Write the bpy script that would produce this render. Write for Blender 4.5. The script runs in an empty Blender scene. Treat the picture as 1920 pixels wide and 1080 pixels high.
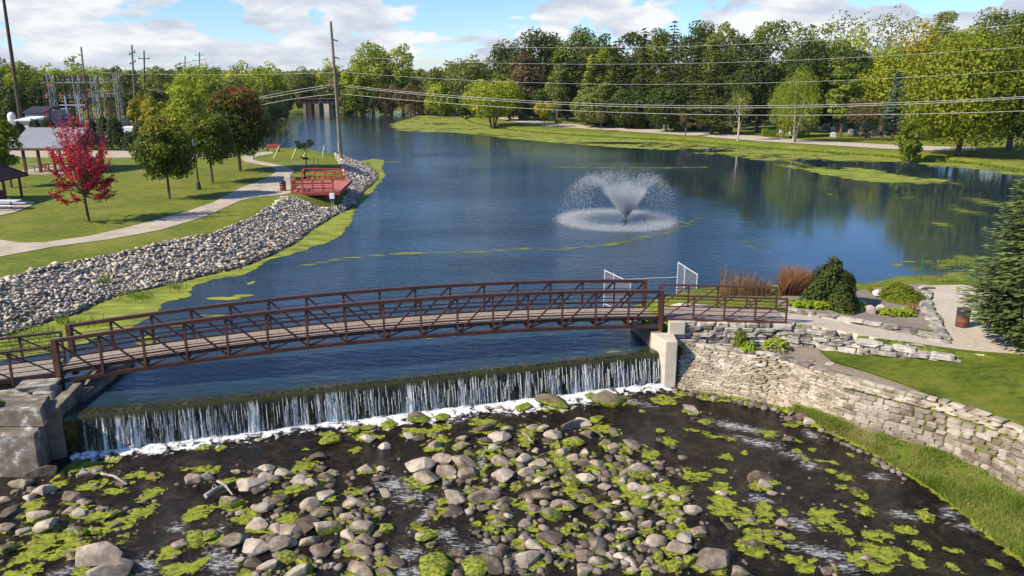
import bpy, math, random
import numpy as np
from mathutils import Vector, Matrix, noise as mnoise
from mathutils.geometry import delaunay_2d_cdt

# ------------------------------------------------------------------ camera, sky, sun, exposure
S = bpy.context.scene
COL = S.collection
FPX, PITCH, CH = 1480.0, math.radians(15.3), 12.5
cam_d = bpy.data.cameras.new('camera'); cam = bpy.data.objects.new('camera', cam_d); COL.objects.link(cam)
cam_d.sensor_width = 36; cam_d.lens = 36 * FPX / 1920; cam_d.clip_start = 0.1; cam_d.clip_end = 6000
cam.location = (0, 0, CH); cam.rotation_euler = (math.pi / 2 - PITCH, 0, 0)
S.camera = cam
SUN_EL = math.radians(38)
SD = Vector((-0.915, -0.40, 0)).normalized()
SUN = Vector((SD.x * math.cos(SUN_EL), SD.y * math.cos(SUN_EL), math.sin(SUN_EL)))
sl = bpy.data.lights.new('sun', 'SUN'); sl.energy = 5.0; sl.angle = math.radians(0.53); sl.color = (1, 0.90, 0.73)
so = bpy.data.objects.new('sun', sl); COL.objects.link(so); so.location = (0, 0, 60)
so.rotation_euler = (-SUN).to_track_quat('-Z', 'Y').to_euler()
S.view_settings.view_transform = 'Standard'; S.view_settings.look = 'None'
S.view_settings.exposure = 0.5; S.view_settings.gamma = 1.0; S.view_settings.use_curve_mapping = False
W = bpy.data.worlds.new('World'); S.world = W; W.use_nodes = True


class NT:
    """small helper round a node tree"""
    def __init__(self, tree):
        self.t = tree; self.n = tree.nodes; self.l = tree.links
    def add(self, kind, **kw):
        nd = self.n.new(kind)
        ins = kw.pop('ins', {})
        for k, v in kw.items(): setattr(nd, k, v)
        for k, v in ins.items(): self.set(nd, k, v)
        return nd
    def set(self, nd, k, v):
        s = nd.inputs[k]
        if isinstance(v, bpy.types.NodeSocket): self.l.new(v, s)
        else: s.default_value = v
    def math(self, op, a, b=0.0, c=0.0, clamp=False):
        nd = self.n.new('ShaderNodeMath'); nd.operation = op; nd.use_clamp = clamp
        self.set(nd, 0, a); self.set(nd, 1, b)
        if len(nd.inputs) > 2: self.set(nd, 2, c)
        return nd.outputs[0]
    def mix(self, f, a, b, mode='MIX'):
        nd = self.n.new('ShaderNodeMix'); nd.data_type = 'RGBA'; nd.blend_type = mode
        self.set(nd, 0, f); self.set(nd, 6, a); self.set(nd, 7, b)
        return nd.outputs[2]
    def smooth(self, v, a, b, lo=0.0, hi=1.0):
        nd = self.n.new('ShaderNodeMapRange'); nd.interpolation_type = 'SMOOTHSTEP'
        self.set(nd, 0, v); self.set(nd, 1, a); self.set(nd, 2, b); self.set(nd, 3, lo); self.set(nd, 4, hi)
        return nd.outputs[0]
    def ramp(self, v, stops, interp='LINEAR'):
        nd = self.n.new('ShaderNodeValToRGB'); nd.color_ramp.interpolation = interp
        cr = nd.color_ramp
        while len(cr.elements) < len(stops): cr.elements.new(0.5)
        for e, (p, c) in zip(cr.elements, stops):
            e.position = p; e.color = (c[0], c[1], c[2], 1)
        self.set(nd, 0, v); return nd.outputs[0]
    def noise(self, vec, scale, detail=3.0, rough=0.55, dist=0.0):
        nd = self.n.new('ShaderNodeTexNoise')
        if vec is not None: self.l.new(vec, nd.inputs['Vector'])
        nd.inputs['Scale'].default_value = scale; nd.inputs['Detail'].default_value = detail
        nd.inputs['Roughness'].default_value = rough; nd.inputs['Distortion'].default_value = dist
        return nd.outputs[0]
    def vmul(self, vec, xyz, add=(0, 0, 0)):
        nd = self.n.new('ShaderNodeMapping'); self.l.new(vec, nd.inputs[0])
        nd.inputs[3].default_value = xyz; nd.inputs[1].default_value = add
        return nd.outputs[0]
    def bump(self, h, strength, dist):
        nd = self.n.new('ShaderNodeBump'); self.set(nd, 'Height', h)
        nd.inputs['Strength'].default_value = strength; nd.inputs['Distance'].default_value = dist
        return nd.outputs[0]


def build_world():
    w = NT(W.node_tree); W.node_tree.nodes.clear()
    out = w.add('ShaderNodeOutputWorld'); bg = w.add('ShaderNodeBackground')
    sky = w.add('ShaderNodeTexSky', sky_type='NISHITA', sun_disc=False)
    sky.sun_elevation = SUN_EL; sky.sun_rotation = math.atan2(SUN.x, SUN.y)
    sky.air_density = 1.0; sky.dust_density = 0.0; sky.ozone_density = 5.0
    tc = w.add('ShaderNodeTexCoord').outputs['Generated']
    sep = w.add('ShaderNodeSeparateXYZ'); w.l.new(tc, sep.inputs[0])
    z = w.math('MAXIMUM', sep.outputs[2], 0.004)
    # cloud deck: the view ray is carried on to a flat layer, softened near the horizon
    zz = w.math('ADD', z, 0.045)
    cx = w.math('DIVIDE', sep.outputs[0], zz); cy = w.math('DIVIDE', sep.outputs[1], zz)
    comb = w.add('ShaderNodeCombineXYZ', ins={0: cx, 1: cy, 2: 0.0}).outputs[0]
    deck = w.noise(w.vmul(comb, (1, 1, 1), (3.1, 1.7, 0)), 0.42, 5, 0.55, 0.25)
    # cumulus seen side-on: noise on the direction itself, stretched sideways
    side = w.noise(w.vmul(tc, (1.0, 1.0, 2.6), (5.2, 0.3, 0.9)), 7.5, 7, 0.55, 0.15)
    puff = w.noise(w.vmul(tc, (1, 1, 1.8)), 34, 5, 0.6)
    f = w.math('ADD', w.math('MULTIPLY', side, 0.75), w.math('MULTIPLY', deck, 0.35))
    f = w.math('ADD', f, w.math('MULTIPLY', puff, 0.17))
    # cover thins with height: towards the horizon one looks through many clouds
    thr = w.smooth(z, 0.0, 0.26, 0.553, 0.80)
    m = w.smooth(w.math('SUBTRACT', f, thr), 0.0, 0.042)
    m = w.math('MULTIPLY', m, w.smooth(z, 0.0, 0.004, 0.85, 0.97))
    # shading of the clouds: bright tops, grey flat bases
    sh = w.noise(w.vmul(tc, (1.0, 1.0, 3.4), (5.2, 0.3, 0.912)), 9.0, 6, 0.6, 0.1)
    cc = w.ramp(sh, [(0.40, (4.3, 4.7, 5.5)), (0.5, (5.6, 5.85, 6.3)), (0.58, (7.0, 7.05, 7.1))])
    cc2 = w.n[-1] if False else cc
    skyc = w.mix(1.0, sky.outputs[0], (0.86, 1.02, 1.26, 1), 'MULTIPLY')
    col = w.mix(m, skyc, cc2)
    w.l.new(col, bg.inputs[0]); bg.inputs[1].default_value = 0.10
    w.l.new(bg.outputs[0], out.inputs[0])
build_world()

# ------------------------------------------------------------------ geometry helpers
sP, cP = math.sin(PITCH), math.cos(PITCH)
def ratio(v):
    k = (v - 540) / FPX
    return (sP + cP * k) / (cP - sP * k)
def P(u, v, z=0.0):
    """the place on the level z that stands where the photograph shows (u, v)"""
    k = (v - 540) / FPX
    d = (CH - z) / (sP + cP * k)
    return Vector(((u - 960) / FPX * d, d * (cP - sP * k), z))
def XY(u, Y, z):
    d = Y * cP + (CH - z) * sP
    return (u - 960) / FPX * d
def ZA(v, Y): return CH - Y * ratio(v)
def PY(u, v, Y):
    z = ZA(v, Y); return Vector((XY(u, Y, z), Y, z))
def poly(pts, z): return np.array([P(u, v, z)[:2] for u, v in pts])
def mpx(v, z):      # metres per photo pixel there
    k = (v - 540) / FPX
    return (CH - z) / (sP + cP * k) / FPX

def sdist(pts, pg, closed=True):
    """signed distance (inside negative) of pts (N,2) to polygon pg"""
    a = pg; b = np.roll(pg, -1, axis=0)
    if not closed: a = a[:-1]; b = b[:-1]
    d2 = np.full(len(pts), 1e18); ins = np.zeros(len(pts), bool)
    for (ax, ay), (bx, by) in zip(a, b):
        ex, ey = bx - ax, by - ay
        wx, wy = pts[:, 0] - ax, pts[:, 1] - ay
        t = np.clip((wx * ex + wy * ey) / (ex * ex + ey * ey + 1e-12), 0, 1)
        d2 = np.minimum(d2, (wx - t * ex) ** 2 + (wy - t * ey) ** 2)
        if closed:
            c = (ay > pts[:, 1]) != (by > pts[:, 1])
            with np.errstate(divide='ignore', invalid='ignore'):
                xx = ax + (pts[:, 1] - ay) * ex / (ey if ey != 0 else 1e-12)
            ins ^= c & (pts[:, 0] < xx)
    d = np.sqrt(d2)
    return np.where(ins, -d, d) if closed else d
def sm(x, a, b):
    t = np.clip((x - a) / (b - a), 0, 1); return t * t * (3 - 2 * t)

_rs = np.random.RandomState(5); _G = _rs.rand(256, 256)
def vnoise(x, y, scale=1.0, oct=3):
    """tileable value noise 0..1 in numpy"""
    out = 0; amp = 1; tot = 0
    for o in range(oct):
        X = x * scale + 13.7 * o; Y = y * scale + 7.3 * o
        xi = np.floor(X).astype(int); yi = np.floor(Y).astype(int); fx = X - xi; fy = Y - yi
        fx = fx * fx * (3 - 2 * fx); fy = fy * fy * (3 - 2 * fy)
        g = lambda i, j: _G[(i % 256), (j % 256)]
        out = out + amp * ((g(xi, yi) * (1 - fx) + g(xi + 1, yi) * fx) * (1 - fy) + (g(xi, yi + 1) * (1 - fx) + g(xi + 1, yi + 1) * fx) * fy)
        tot += amp; amp *= 0.5; scale *= 2.03
    return out / tot

def np_mesh(name, V, F, mat=None, attrs=None, smooth=False):
    """V (N,3), F (M,k) all faces with k corners"""
    V = np.asarray(V, np.float32); F = np.asarray(F, np.int32)
    me = bpy.data.meshes.new(name); k = F.shape[1] if len(F) else 3
    me.vertices.add(len(V)); me.vertices.foreach_set('co', V.ravel())
    me.loops.add(F.size); me.loops.foreach_set('vertex_index', F.ravel())
    me.polygons.add(len(F)); me.polygons.foreach_set('loop_start', np.arange(0, F.size, k, dtype=np.int32))
    if smooth: me.polygons.foreach_set('use_smooth', np.ones(len(F), bool))
    if attrs:
        for nme, (dom, arr) in attrs.items():
            a = me.attributes.new(nme, 'FLOAT', dom); a.data.foreach_set('value', np.asarray(arr, np.float32))
    me.update(calc_edges=True)
    if mat: me.materials.append(mat)
    return me

def tag(o, label=None, cat=None, group=None, kind=None):
    if label: o['label'] = label
    if cat: o['category'] = cat
    if group: o['group'] = group
    if kind: o['kind'] = kind
    return o
def link(name, me, parent=None, loc=(0, 0, 0), rot=(0, 0, 0), scale=(1, 1, 1)):
    o = bpy.data.objects.new(name, me); COL.objects.link(o)
    o.location = loc; o.rotation_euler = rot; o.scale = scale
    if parent is not None: o.parent = parent
    return o
def empty(name, loc, label=None, cat=None, group=None, rz=0.0):
    o = link(name, None, None, loc, (0, 0, rz)); o.empty_display_size = 0.3
    return tag(o, label, cat, group)
def struct(name, me): return tag(link(name, me), kind='structure')

class MB:
    """collects solids in world coordinates; build() makes one mesh object"""
    def __init__(self): self.v = []; self.f = []
    def quad(self, a, b, c, d):
        n = len(self.v); self.v += [tuple(a), tuple(b), tuple(c), tuple(d)]; self.f.append((n, n + 1, n + 2, n + 3)); return self
    def hexa(self, p):
        n = len(self.v); self.v += [tuple(q) for q in p]
        for f in ((0, 3, 2, 1), (4, 5, 6, 7), (0, 1, 5, 4), (1, 2, 6, 5), (2, 3, 7, 6), (3, 0, 4, 7)):
            self.f.append(tuple(n + i for i in f))
        return self
    def box(self, c, s, rz=0.0):
        c = Vector(c); hx, hy, hz = s[0] / 2, s[1] / 2, s[2] / 2
        R = Matrix.Rotation(rz, 3, 'Z')
        return self.hexa([c + R @ Vector(q) for q in ((-hx, -hy, -hz), (hx, -hy, -hz), (hx, hy, -hz), (-hx, hy, -hz),
                                                       (-hx, -hy, hz), (hx, -hy, hz), (hx, hy, hz), (-hx, hy, hz))])
    def bar(self, a, b, w, h, up=(0, 0, 1)):
        a = Vector(a); b = Vector(b); t = (b - a).normalized()
        up = Vector(up)
        if abs(t.dot(up)) > 0.98: up = Vector((0, 1, 0))
        s = t.cross(up).normalized(); u = s.cross(t).normalized()
        return self.hexa([a + s * x * w / 2 + u * y * h / 2 for x, y in ((-1, -1), (1, -1), (1, 1), (-1, 1))] +
                         [b + s * x * w / 2 + u * y * h / 2 for x, y in ((-1, -1), (1, -1), (1, 1), (-1, 1))])
    def tube(self, pts, radii, n=8, cap=True):
        pts = [Vector(p) for p in pts]
        if not hasattr(radii, '__len__'): radii = [radii] * len(pts)
        base = len(self.v)
        for i, p in enumerate(pts):
            t = (pts[min(i + 1, len(pts) - 1)] - pts[max(i - 1, 0)]).normalized()
            up = Vector((0, 0, 1)) if abs(t.z) < 0.95 else Vector((1, 0, 0))
            s = t.cross(up).normalized(); u = s.cross(t).normalized()
            for k in range(n):
                a = 2 * math.pi * k / n
                self.v.append(tuple(p + (s * math.cos(a) + u * math.sin(a)) * radii[i]))
        for i in range(len(pts) - 1):
            for k in range(n):
                a = base + i * n + k; b = base + i * n + (k + 1) % n
                self.f.append((a, b, b + n, a + n))
        if cap:
            self.f.append(tuple(base + k for k in reversed(range(n))))
            e = base + (len(pts) - 1) * n
            self.f.append(tuple(e + k for k in range(n)))
        return self
    def prism(self, pts, z0, z1):
        """vertical prism from a list of (x,y); z1 may be a list"""
        n = len(pts); b = len(self.v)
        for i, (x, y) in enumerate(pts): self.v.append((x, y, z0))
        for i, (x, y) in enumerate(pts): self.v.append((x, y, z1[i] if hasattr(z1, '__len__') else z1))
        self.f.append(tuple(b + i for i in reversed(range(n)))); self.f.append(tuple(b + n + i for i in range(n)))
        for i in range(n):
            j = (i + 1) % n; self.f.append((b + i, b + j, b + n + j, b + n + i))
        return self
    def build(self, name, mat, parent=None, bevel=0.0, smooth=False):
        off = Vector(parent.matrix_basis.translation) if parent is not None else Vector((0, 0, 0))
        if parent is not None and parent.parent is not None: off = off + Vector(parent.parent.location)
        me = bpy.data.meshes.new(name)
        me.from_pydata([tuple(Vector(q) - off) for q in self.v], [], self.f); me.update()
        if mat: me.materials.append(mat)
        if smooth: me.polygons.foreach_set('use_smooth', [True] * len(me.polygons))
        o = link(name, me, parent)
        if bevel:
            m = o.modifiers.new('bevel', 'BEVEL'); m.width = bevel; m.segments = 1; m.limit_method = 'ANGLE'
        return o

# ------------------------------------------------------------------ materials
MATS = {}
def newmat(name):
    m = bpy.data.materials.new(name); m.use_nodes = True; m.node_tree.nodes.clear()
    t = NT(m.node_tree); out = t.add('ShaderNodeOutputMaterial'); MATS[name] = m
    return m, t, out
def surf(name, stops, scale=3.0, rough=0.8, bump=0.3, bdist=0.02, bscale=None, metallic=0.0, coords='Object', spec=0.4, var=0.0, detail=5, stretch=(1, 1, 1), extra=None):
    """a rough mottled surface: colour from two scales of noise, fine relief"""
    m, t, out = newmat(name)
    tc = t.add('ShaderNodeTexCoord').outputs[coords]
    if coords == 'Object' and stretch != (1, 1, 1): tc = t.vmul(tc, stretch)
    elif stretch != (1, 1, 1): tc = t.vmul(tc, stretch)
    geo = t.add('ShaderNodeNewGeometry').outputs['Position']
    n1 = t.noise(tc, scale, detail, 0.6); n2 = t.noise(geo, 0.7, 2)
    f = t.math('ADD', t.math('MULTIPLY', n1, 0.75), t.math('MULTIPLY', n2, 0.25))
    if var:
        oi = t.add('ShaderNodeObjectInfo').outputs['Random']
        f = t.math('ADD', f, t.math('MULTIPLY', t.math('SUBTRACT', oi, 0.5), var))
    lo, hi = 0.33, 0.67
    c = t.ramp(f, [(lo + (hi - lo) * p, q) for p, q in stops])
    if extra: c = extra(t, c, tc, geo)
    b = t.add('ShaderNodeBsdfPrincipled', ins={'Base Color': c, 'Roughness': rough, 'Metallic': metallic, 'Specular IOR Level': spec})
    if bump: t.l.new(t.bump(t.noise(tc, bscale or scale * 4, 5, 0.65), bump, bdist), b.inputs['Normal'])
    t.l.new(b.outputs[0], out.inputs[0]); return m

def g3(v, w=0.0): return (v * (1 + w), v, v * (1 - w))
def grass_mat(name, a, b, c, dry, dscale=0.25):
    m, t, out = newmat(name)
    geo = t.add('ShaderNodeNewGeometry').outputs['Position']
    n1 = t.noise(geo, 0.35, 4, 0.6); n2 = t.noise(geo, 7.0, 4, 0.7); n3 = t.noise(t.vmul(geo, (1, 2.2, 1)), 1.6, 4, 0.6)
    f = t.math('ADD', t.math('MULTIPLY', n1, 0.35), t.math('MULTIPLY', n3, 0.35)); f = t.math('ADD', f, t.math('MULTIPLY', n2, 0.3))
    col = t.ramp(f, [(0.42, a), (0.5, b), (0.58, c)])
    dm = t.smooth(t.noise(geo, dscale, 5, 0.7), 0.52, 0.68)
    col = t.mix(t.math('MULTIPLY', dm, 0.6), col, (*dry, 1))
    fl = t.noise(geo, 38, 3, 0.8); col = t.mix(t.smooth(fl, 0.3, 0.75, 0.0, 0.45), col, (a[0] * 0.45, a[1] * 0.45, a[2] * 0.4, 1))
    bs = t.add('ShaderNodeBsdfPrincipled', ins={'Base Color': col, 'Roughness': 0.85, 'Specular IOR Level': 0.15})
    t.l.new(t.bump(t.math('ADD', t.noise(geo, 22, 4, 0.8), t.math('MULTIPLY', t.noise(geo, 2.2, 3), 1.5)), 0.7, 0.06), bs.inputs['Normal'])
    t.l.new(bs.outputs[0], out.inputs[0]); return m
M_grass = grass_mat('grass', (0.115, 0.155, 0.016), (0.185, 0.215, 0.024), (0.25, 0.255, 0.036), (0.33, 0.26, 0.09), 0.16)
M_lawn = grass_mat('lawn', (0.065, 0.10, 0.010), (0.12, 0.16, 0.016), (0.19, 0.205, 0.024), (0.27, 0.22, 0.07), 0.45)
M_wild = grass_mat('wild_grass', (0.08, 0.14, 0.012), (0.14, 0.20, 0.02), (0.20, 0.24, 0.03), (0.2, 0.18, 0.06), 0.5)
M_conc = surf('concrete', [(0, (0.34, 0.28, 0.20)), (0.5, (0.44, 0.37, 0.275)), (1, (0.52, 0.445, 0.34))], 0.8, 0.9, 0.25, 0.01, 20, coords='Object')
M_gravel = surf('gravel', [(0, (0.38, 0.32, 0.24)), (0.5, (0.49, 0.42, 0.33)), (1, (0.57, 0.50, 0.40))], 5, 0.95, 0.6, 0.02, 28)
M_mulch = surf('mulch', [(0, (0.15, 0.115, 0.085)), (0.5, (0.26, 0.21, 0.16)), (1, (0.38, 0.32, 0.25))], 14, 0.95, 0.9, 0.04, 30)
M_soil = surf('soil', [(0, (0.06, 0.042, 0.03)), (1, (0.14, 0.10, 0.07))], 6, 0.95, 0.8, 0.04, 22)
M_oldconc = surf('aged_concrete', [(0, (0.10, 0.08, 0.06)), (0.5, (0.21, 0.175, 0.13)), (1, (0.34, 0.295, 0.23))], 1.5, 0.9, 0.6, 0.03, 9)
M_cleanconc = surf('pale_concrete', [(0, (0.40, 0.35, 0.28)), (0.5, (0.52, 0.46, 0.37)), (1, (0.60, 0.54, 0.45))], 2.5, 0.85, 0.35, 0.01, 18)
M_steel = surf('weathered_steel', [(0, (0.055, 0.025, 0.020)), (0.5, (0.085, 0.036, 0.028)), (1, (0.12, 0.050, 0.038))], 4, 0.42, 0.15, 0.005, 40, spec=0.4)
M_deck = surf('deck_planks', [(0, (0.22, 0.175, 0.14)), (0.5, (0.30, 0.245, 0.20)), (1, (0.38, 0.32, 0.265))], 6, 0.8, 0.3, 0.005, 30)
M_redwood = surf('red_stained_wood', [(0, (0.27, 0.045, 0.035)), (0.5, (0.36, 0.062, 0.048)), (1, (0.43, 0.10, 0.08))], 5, 0.7, 0.2, 0.004, 30)
M_reddeck = surf('worn_red_boards', [(0, (0.36, 0.10, 0.08)), (0.5, (0.45, 0.15, 0.12)), (1, (0.50, 0.20, 0.165))], 5, 0.8, 0.2, 0.004, 30)
M_pole = surf('pole_wood', [(0, (0.13, 0.095, 0.07)), (0.5, (0.20, 0.15, 0.115)), (1, (0.28, 0.22, 0.17))], 3, 0.9, 0.5, 0.01, 14, stretch=(1, 1, 0.15))
M_darkpole = surf('dark_pole_wood', [(0, (0.05, 0.035, 0.028)), (1, (0.11, 0.075, 0.055))], 3, 0.9, 0.5, 0.01, 14, stretch=(1, 1, 0.15))
M_wire = surf('wire_aluminium', [(0, (0.55, 0.52, 0.48)), (1, (0.68, 0.65, 0.60))], 3, 0.55, 0, metallic=0.0)
M_galv = surf('galvanised_steel', [(0, (0.24, 0.25, 0.26)), (1, (0.42, 0.43, 0.44))], 6, 0.5, 0, metallic=0.3)
M_darkmetal = surf('dark_metal', [(0, (0.02, 0.018, 0.018)), (1, (0.05, 0.045, 0.04))], 6, 0.5, 0.1)
M_white = surf('white_paint', [(0, (0.62, 0.63, 0.65)), (1, (0.80, 0.80, 0.80))], 4, 0.5, 0)
M_greyroof = surf('grey_shingle', [(0, (0.17, 0.18, 0.20)), (0.5, (0.23, 0.24, 0.265)), (1, (0.29, 0.30, 0.33))], 9, 0.9, 0.5, 0.02, 30)
M_brown = surf('brown_stained_wood', [(0, (0.055, 0.022, 0.016)), (1, (0.11, 0.045, 0.03))], 5, 0.75, 0.2)
M_barrel = surf('rusty_barrel', [(0, (0.085, 0.03, 0.022)), (0.5, (0.17, 0.06, 0.042)), (1, (0.23, 0.095, 0.065))], 5, 0.7, 0.3, 0.004, 25)
M_black = surf('black_plastic', [(0, (0.02, 0.022, 0.03)), (1, (0.045, 0.05, 0.06))], 6, 0.4, 0)
M_gatewhite = surf('galvanised_tube', [(0, (0.45, 0.47, 0.50)), (1, (0.62, 0.64, 0.66))], 6, 0.4, 0)
M_green = surf('green_paint', [(0, (0.01, 0.12, 0.06)), (1, (0.02, 0.18, 0.09))], 6, 0.5, 0)
M_yellow = surf('yellow_plastic', [(0, (0.60, 0.62, 0.16)), (1, (0.72, 0.72, 0.22))], 6, 0.5, 0)
M_orange = surf('orange_insulator', [(0, (0.35, 0.12, 0.05)), (1, (0.45, 0.17, 0.08))], 6, 0.4, 0)
M_bluegrey = surf('bluegrey_steel', [(0, (0.22, 0.28, 0.36)), (1, (0.36, 0.42, 0.50))], 6, 0.5, 0)
M_bark = surf('bark', [(0, (0.05, 0.037, 0.028)), (0.5, (0.10, 0.078, 0.06)), (1, (0.17, 0.135, 0.10))], 5, 0.95, 0.8, 0.03, 14, stretch=(1, 1, 0.3))
M_palebark = surf('pale_bark', [(0, (0.26, 0.22, 0.17)), (0.5, (0.42, 0.37, 0.31)), (1, (0.55, 0.50, 0.43))], 4, 0.9, 0.5, 0.02, 12, stretch=(1, 1, 0.5))
M_glass = surf('dark_window_glass', [(0, (0.02, 0.03, 0.05)), (1, (0.04, 0.05, 0.08))], 2, 0.1, 0)
M_siding = surf('pale_siding', [(0, (0.42, 0.38, 0.33)), (1, (0.55, 0.50, 0.44))], 4, 0.8, 0.2, stretch=(0.2, 0.2, 3))
M_lilacroof = surf('lilac_grey_roof', [(0, (0.33, 0.30, 0.40)), (1, (0.45, 0.42, 0.52))], 4, 0.7, 0.1)

def stone_mat(name, stops, scale, var, algae=0.0, bump=0.6, bdist=0.03, az=(0.0, 0.2), stain=None):
    """stone with per-stone shade; algae: chance of a green skirt near its foot"""
    m, t, out = newmat(name)
    tc = t.add('ShaderNodeTexCoord').outputs['Object']; oi = t.add('ShaderNodeObjectInfo')
    geo = t.add('ShaderNodeNewGeometry').outputs['Position']
    n1 = t.noise(geo, scale, 6, 0.65)
    f = t.math('ADD', n1, t.math('MULTIPLY', t.math('SUBTRACT', oi.outputs['Random'], 0.5), var))
    try:
        at = t.add('ShaderNodeAttribute', attribute_name='tint').outputs['Fac']
        f = t.math('ADD', f, t.math('MULTIPLY', at, 0.35))
    except Exception: pass
    c = t.ramp(f, [(0.3 + 0.4 * p, q) for p, q in stops])
    sp = t.smooth(t.noise(geo, 26, 3, 0.7), 0.6, 0.75); c = t.mix(t.math('MULTIPLY', sp, 0.35), c, (stops[0][1][0] * 0.6, stops[0][1][1] * 0.6, stops[0][1][2] * 0.6, 1))
    if name == 'riprap_stone':      # wet, stained foot of the bank
        sz_ = t.add('ShaderNodeSeparateXYZ'); t.l.new(geo, sz_.inputs[0])
        wz = t.math('ADD', sz_.outputs[2], t.math('MULTIPLY', t.math('SUBTRACT', t.noise(geo, 1.2, 4), 0.5), 0.5))
        c = t.mix(t.smooth(wz, 0.10, 0.30, 0.75, 0.0), c, (0.07, 0.06, 0.035, 1))
        c = t.mix(t.smooth(t.noise(geo, 0.5, 4, 0.7), 0.55, 0.7, 0.0, 0.45), c, (0.17, 0.14, 0.10, 1))
    if stain: c = t.mix(t.smooth(t.noise(geo, 0.9, 4, 0.6), 0.53, 0.66, 0, 0.6), c, (*stain, 1))
    if algae:
        sepz = t.add('ShaderNodeSeparateXYZ'); t.l.new(geo, sepz.inputs[0])
        r2 = t.math('FRACT', t.math('MULTIPLY', oi.outputs['Random'], 7.31))
        lim = t.math('ADD', az[0], t.math('MULTIPLY', t.math('POWER', r2, 3.0), az[1]))
        h = t.math('SUBTRACT', t.math('ADD', lim, t.math('MULTIPLY', t.math('SUBTRACT', t.noise(geo, 5, 4, 0.6), 0.5), 0.30)), sepz.outputs[2])
        am = t.smooth(h, -0.015, 0.03)
        wet = t.smooth(h, -0.09, 0.0)
        c = t.mix(t.math('MULTIPLY', wet, 0.55), c, (0.05, 0.038, 0.022, 1))
        c = t.mix(t.math('MULTIPLY', am, algae), c, t.ramp(t.noise(geo, 9, 4, 0.7), [(0.38, (0.05, 0.055, 0.012)), (0.48, (0.14, 0.165, 0.016)), (0.62, (0.29, 0.34, 0.03))]))
    b = t.add('ShaderNodeBsdfPrincipled', ins={'Base Color': c, 'Roughness': 0.85, 'Specular IOR Level': 0.3})
    hh = t.math('ADD', t.noise(geo, 11, 6, 0.65), t.math('MULTIPLY', t.noise(geo, 45, 3, 0.7), 0.35))
    t.l.new(t.bump(hh, bump, bdist), b.inputs['Normal'])
    t.l.new(b.outputs[0], out.inputs[0]); return m
ZR = -1.6
M_boulder = stone_mat('river_boulder', [(0, (0.10, 0.074, 0.054)), (0.35, (0.21, 0.165, 0.124)), (0.7, (0.335, 0.275, 0.208)), (1, (0.47, 0.405, 0.32))], 2.2, 0.40, 0.95, az=(ZR - 0.05, 0.36))
M_pebble = stone_mat('river_cobble', [(0, (0.10, 0.08, 0.06)), (0.35, (0.20, 0.16, 0.125)), (0.7, (0.30, 0.25, 0.20)), (1, (0.40, 0.35, 0.28))], 2.2, 0.4, 0.95, az=(ZR - 0.10, 0.0))
M_mossy = stone_mat('mossy_boulder', [(0, (0.08, 0.065, 0.04)), (1, (0.22, 0.18, 0.11))], 2.2, 0.3, 0.97, az=(ZR + 0.20, 0.3))
M_riprap = stone_mat('riprap_stone', [(0, (0.16, 0.125, 0.088)), (0.3, (0.33, 0.275, 0.205)), (0.6, (0.49, 0.42, 0.325)), (1, (0.64, 0.56, 0.445))], 1.6, 0.42, 0.0, bump=0.35, bdist=0.02)
M_ledge = stone_mat('limestone_ledge', [(0, (0.19, 0.15, 0.105)), (0.35, (0.34, 0.285, 0.21)), (0.7, (0.47, 0.405, 0.315)), (1, (0.58, 0.515, 0.42))], 1.8, 0.35, 0.0, bump=0.5, bdist=0.02, stain=(0.23, 0.18, 0.12))
M_block = stone_mat('limestone_block', [(0, (0.15, 0.115, 0.085)), (0.35, (0.25, 0.21, 0.16)), (0.7, (0.35, 0.305, 0.24)), (1, (0.46, 0.41, 0.34))], 1.8, 0.35, 0.0, bump=0.7, bdist=0.03, stain=(0.20, 0.16, 0.11))
M_slabstone = stone_mat('weathered_slab', [(0, (0.12, 0.10, 0.08)), (0.4, (0.26, 0.235, 0.20)), (0.7, (0.42, 0.38, 0.33)), (1, (0.56, 0.51, 0.44))], 2.6, 0.3, 0.0, bump=0.6, bdist=0.025)
M_grave = surf('gravestone_grey', [(0, (0.16, 0.15, 0.145)), (0.5, (0.32, 0.30, 0.28)), (1, (0.50, 0.47, 0.44))], 2.5, 0.7, 0.2, var=0.5)
M_gravepale = surf('gravestone_pale', [(0, (0.52, 0.50, 0.46)), (1, (0.75, 0.73, 0.68))], 2.5, 0.7, 0.2, var=0.3)
M_gravered = surf('gravestone_red', [(0, (0.16, 0.075, 0.065)), (1, (0.28, 0.14, 0.12))], 2.5, 0.5, 0.2)
M_gravedark = surf('gravestone_dark', [(0, (0.03, 0.03, 0.035)), (1, (0.09, 0.085, 0.085))], 2.5, 0.5, 0.2)

def leaf_mat(name, stops, trans=0.35, var=0.0, rough=0.6):
    m, t, out = newmat(name)
    at = t.add('ShaderNodeAttribute', attribute_name='tint').outputs['Fac']
    if var:
        oi = t.add('ShaderNodeObjectInfo').outputs['Random']
        at = t.math('ADD', at, t.math('MULTIPLY', t.math('SUBTRACT', oi, 0.5), var))
    c = t.ramp(at, stops)
    d = t.add('ShaderNodeBsdfPrincipled', ins={'Base Color': c, 'Roughness': rough, 'Specular IOR Level': 0.25})
    c2 = t.mix(1.0, c, (1.25, 1.35, 0.6, 1), 'MULTIPLY')
    tr = t.add('ShaderNodeBsdfTranslucent', ins={'Color': c2})
    mx = t.add('ShaderNodeMixShader', ins={0: trans}); t.l.new(d.outputs[0], mx.inputs[1]); t.l.new(tr.outputs[0], mx.inputs[2])
    t.l.new(mx.outputs[0], out.inputs[0]); return m
L = {}
L['dark'] = leaf_mat('leaves_dark_green', [(0.0, (0.034, 0.054, 0.013)), (0.5, (0.068, 0.094, 0.019)), (1.0, (0.131, 0.155, 0.028))], var=0.3)
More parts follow.
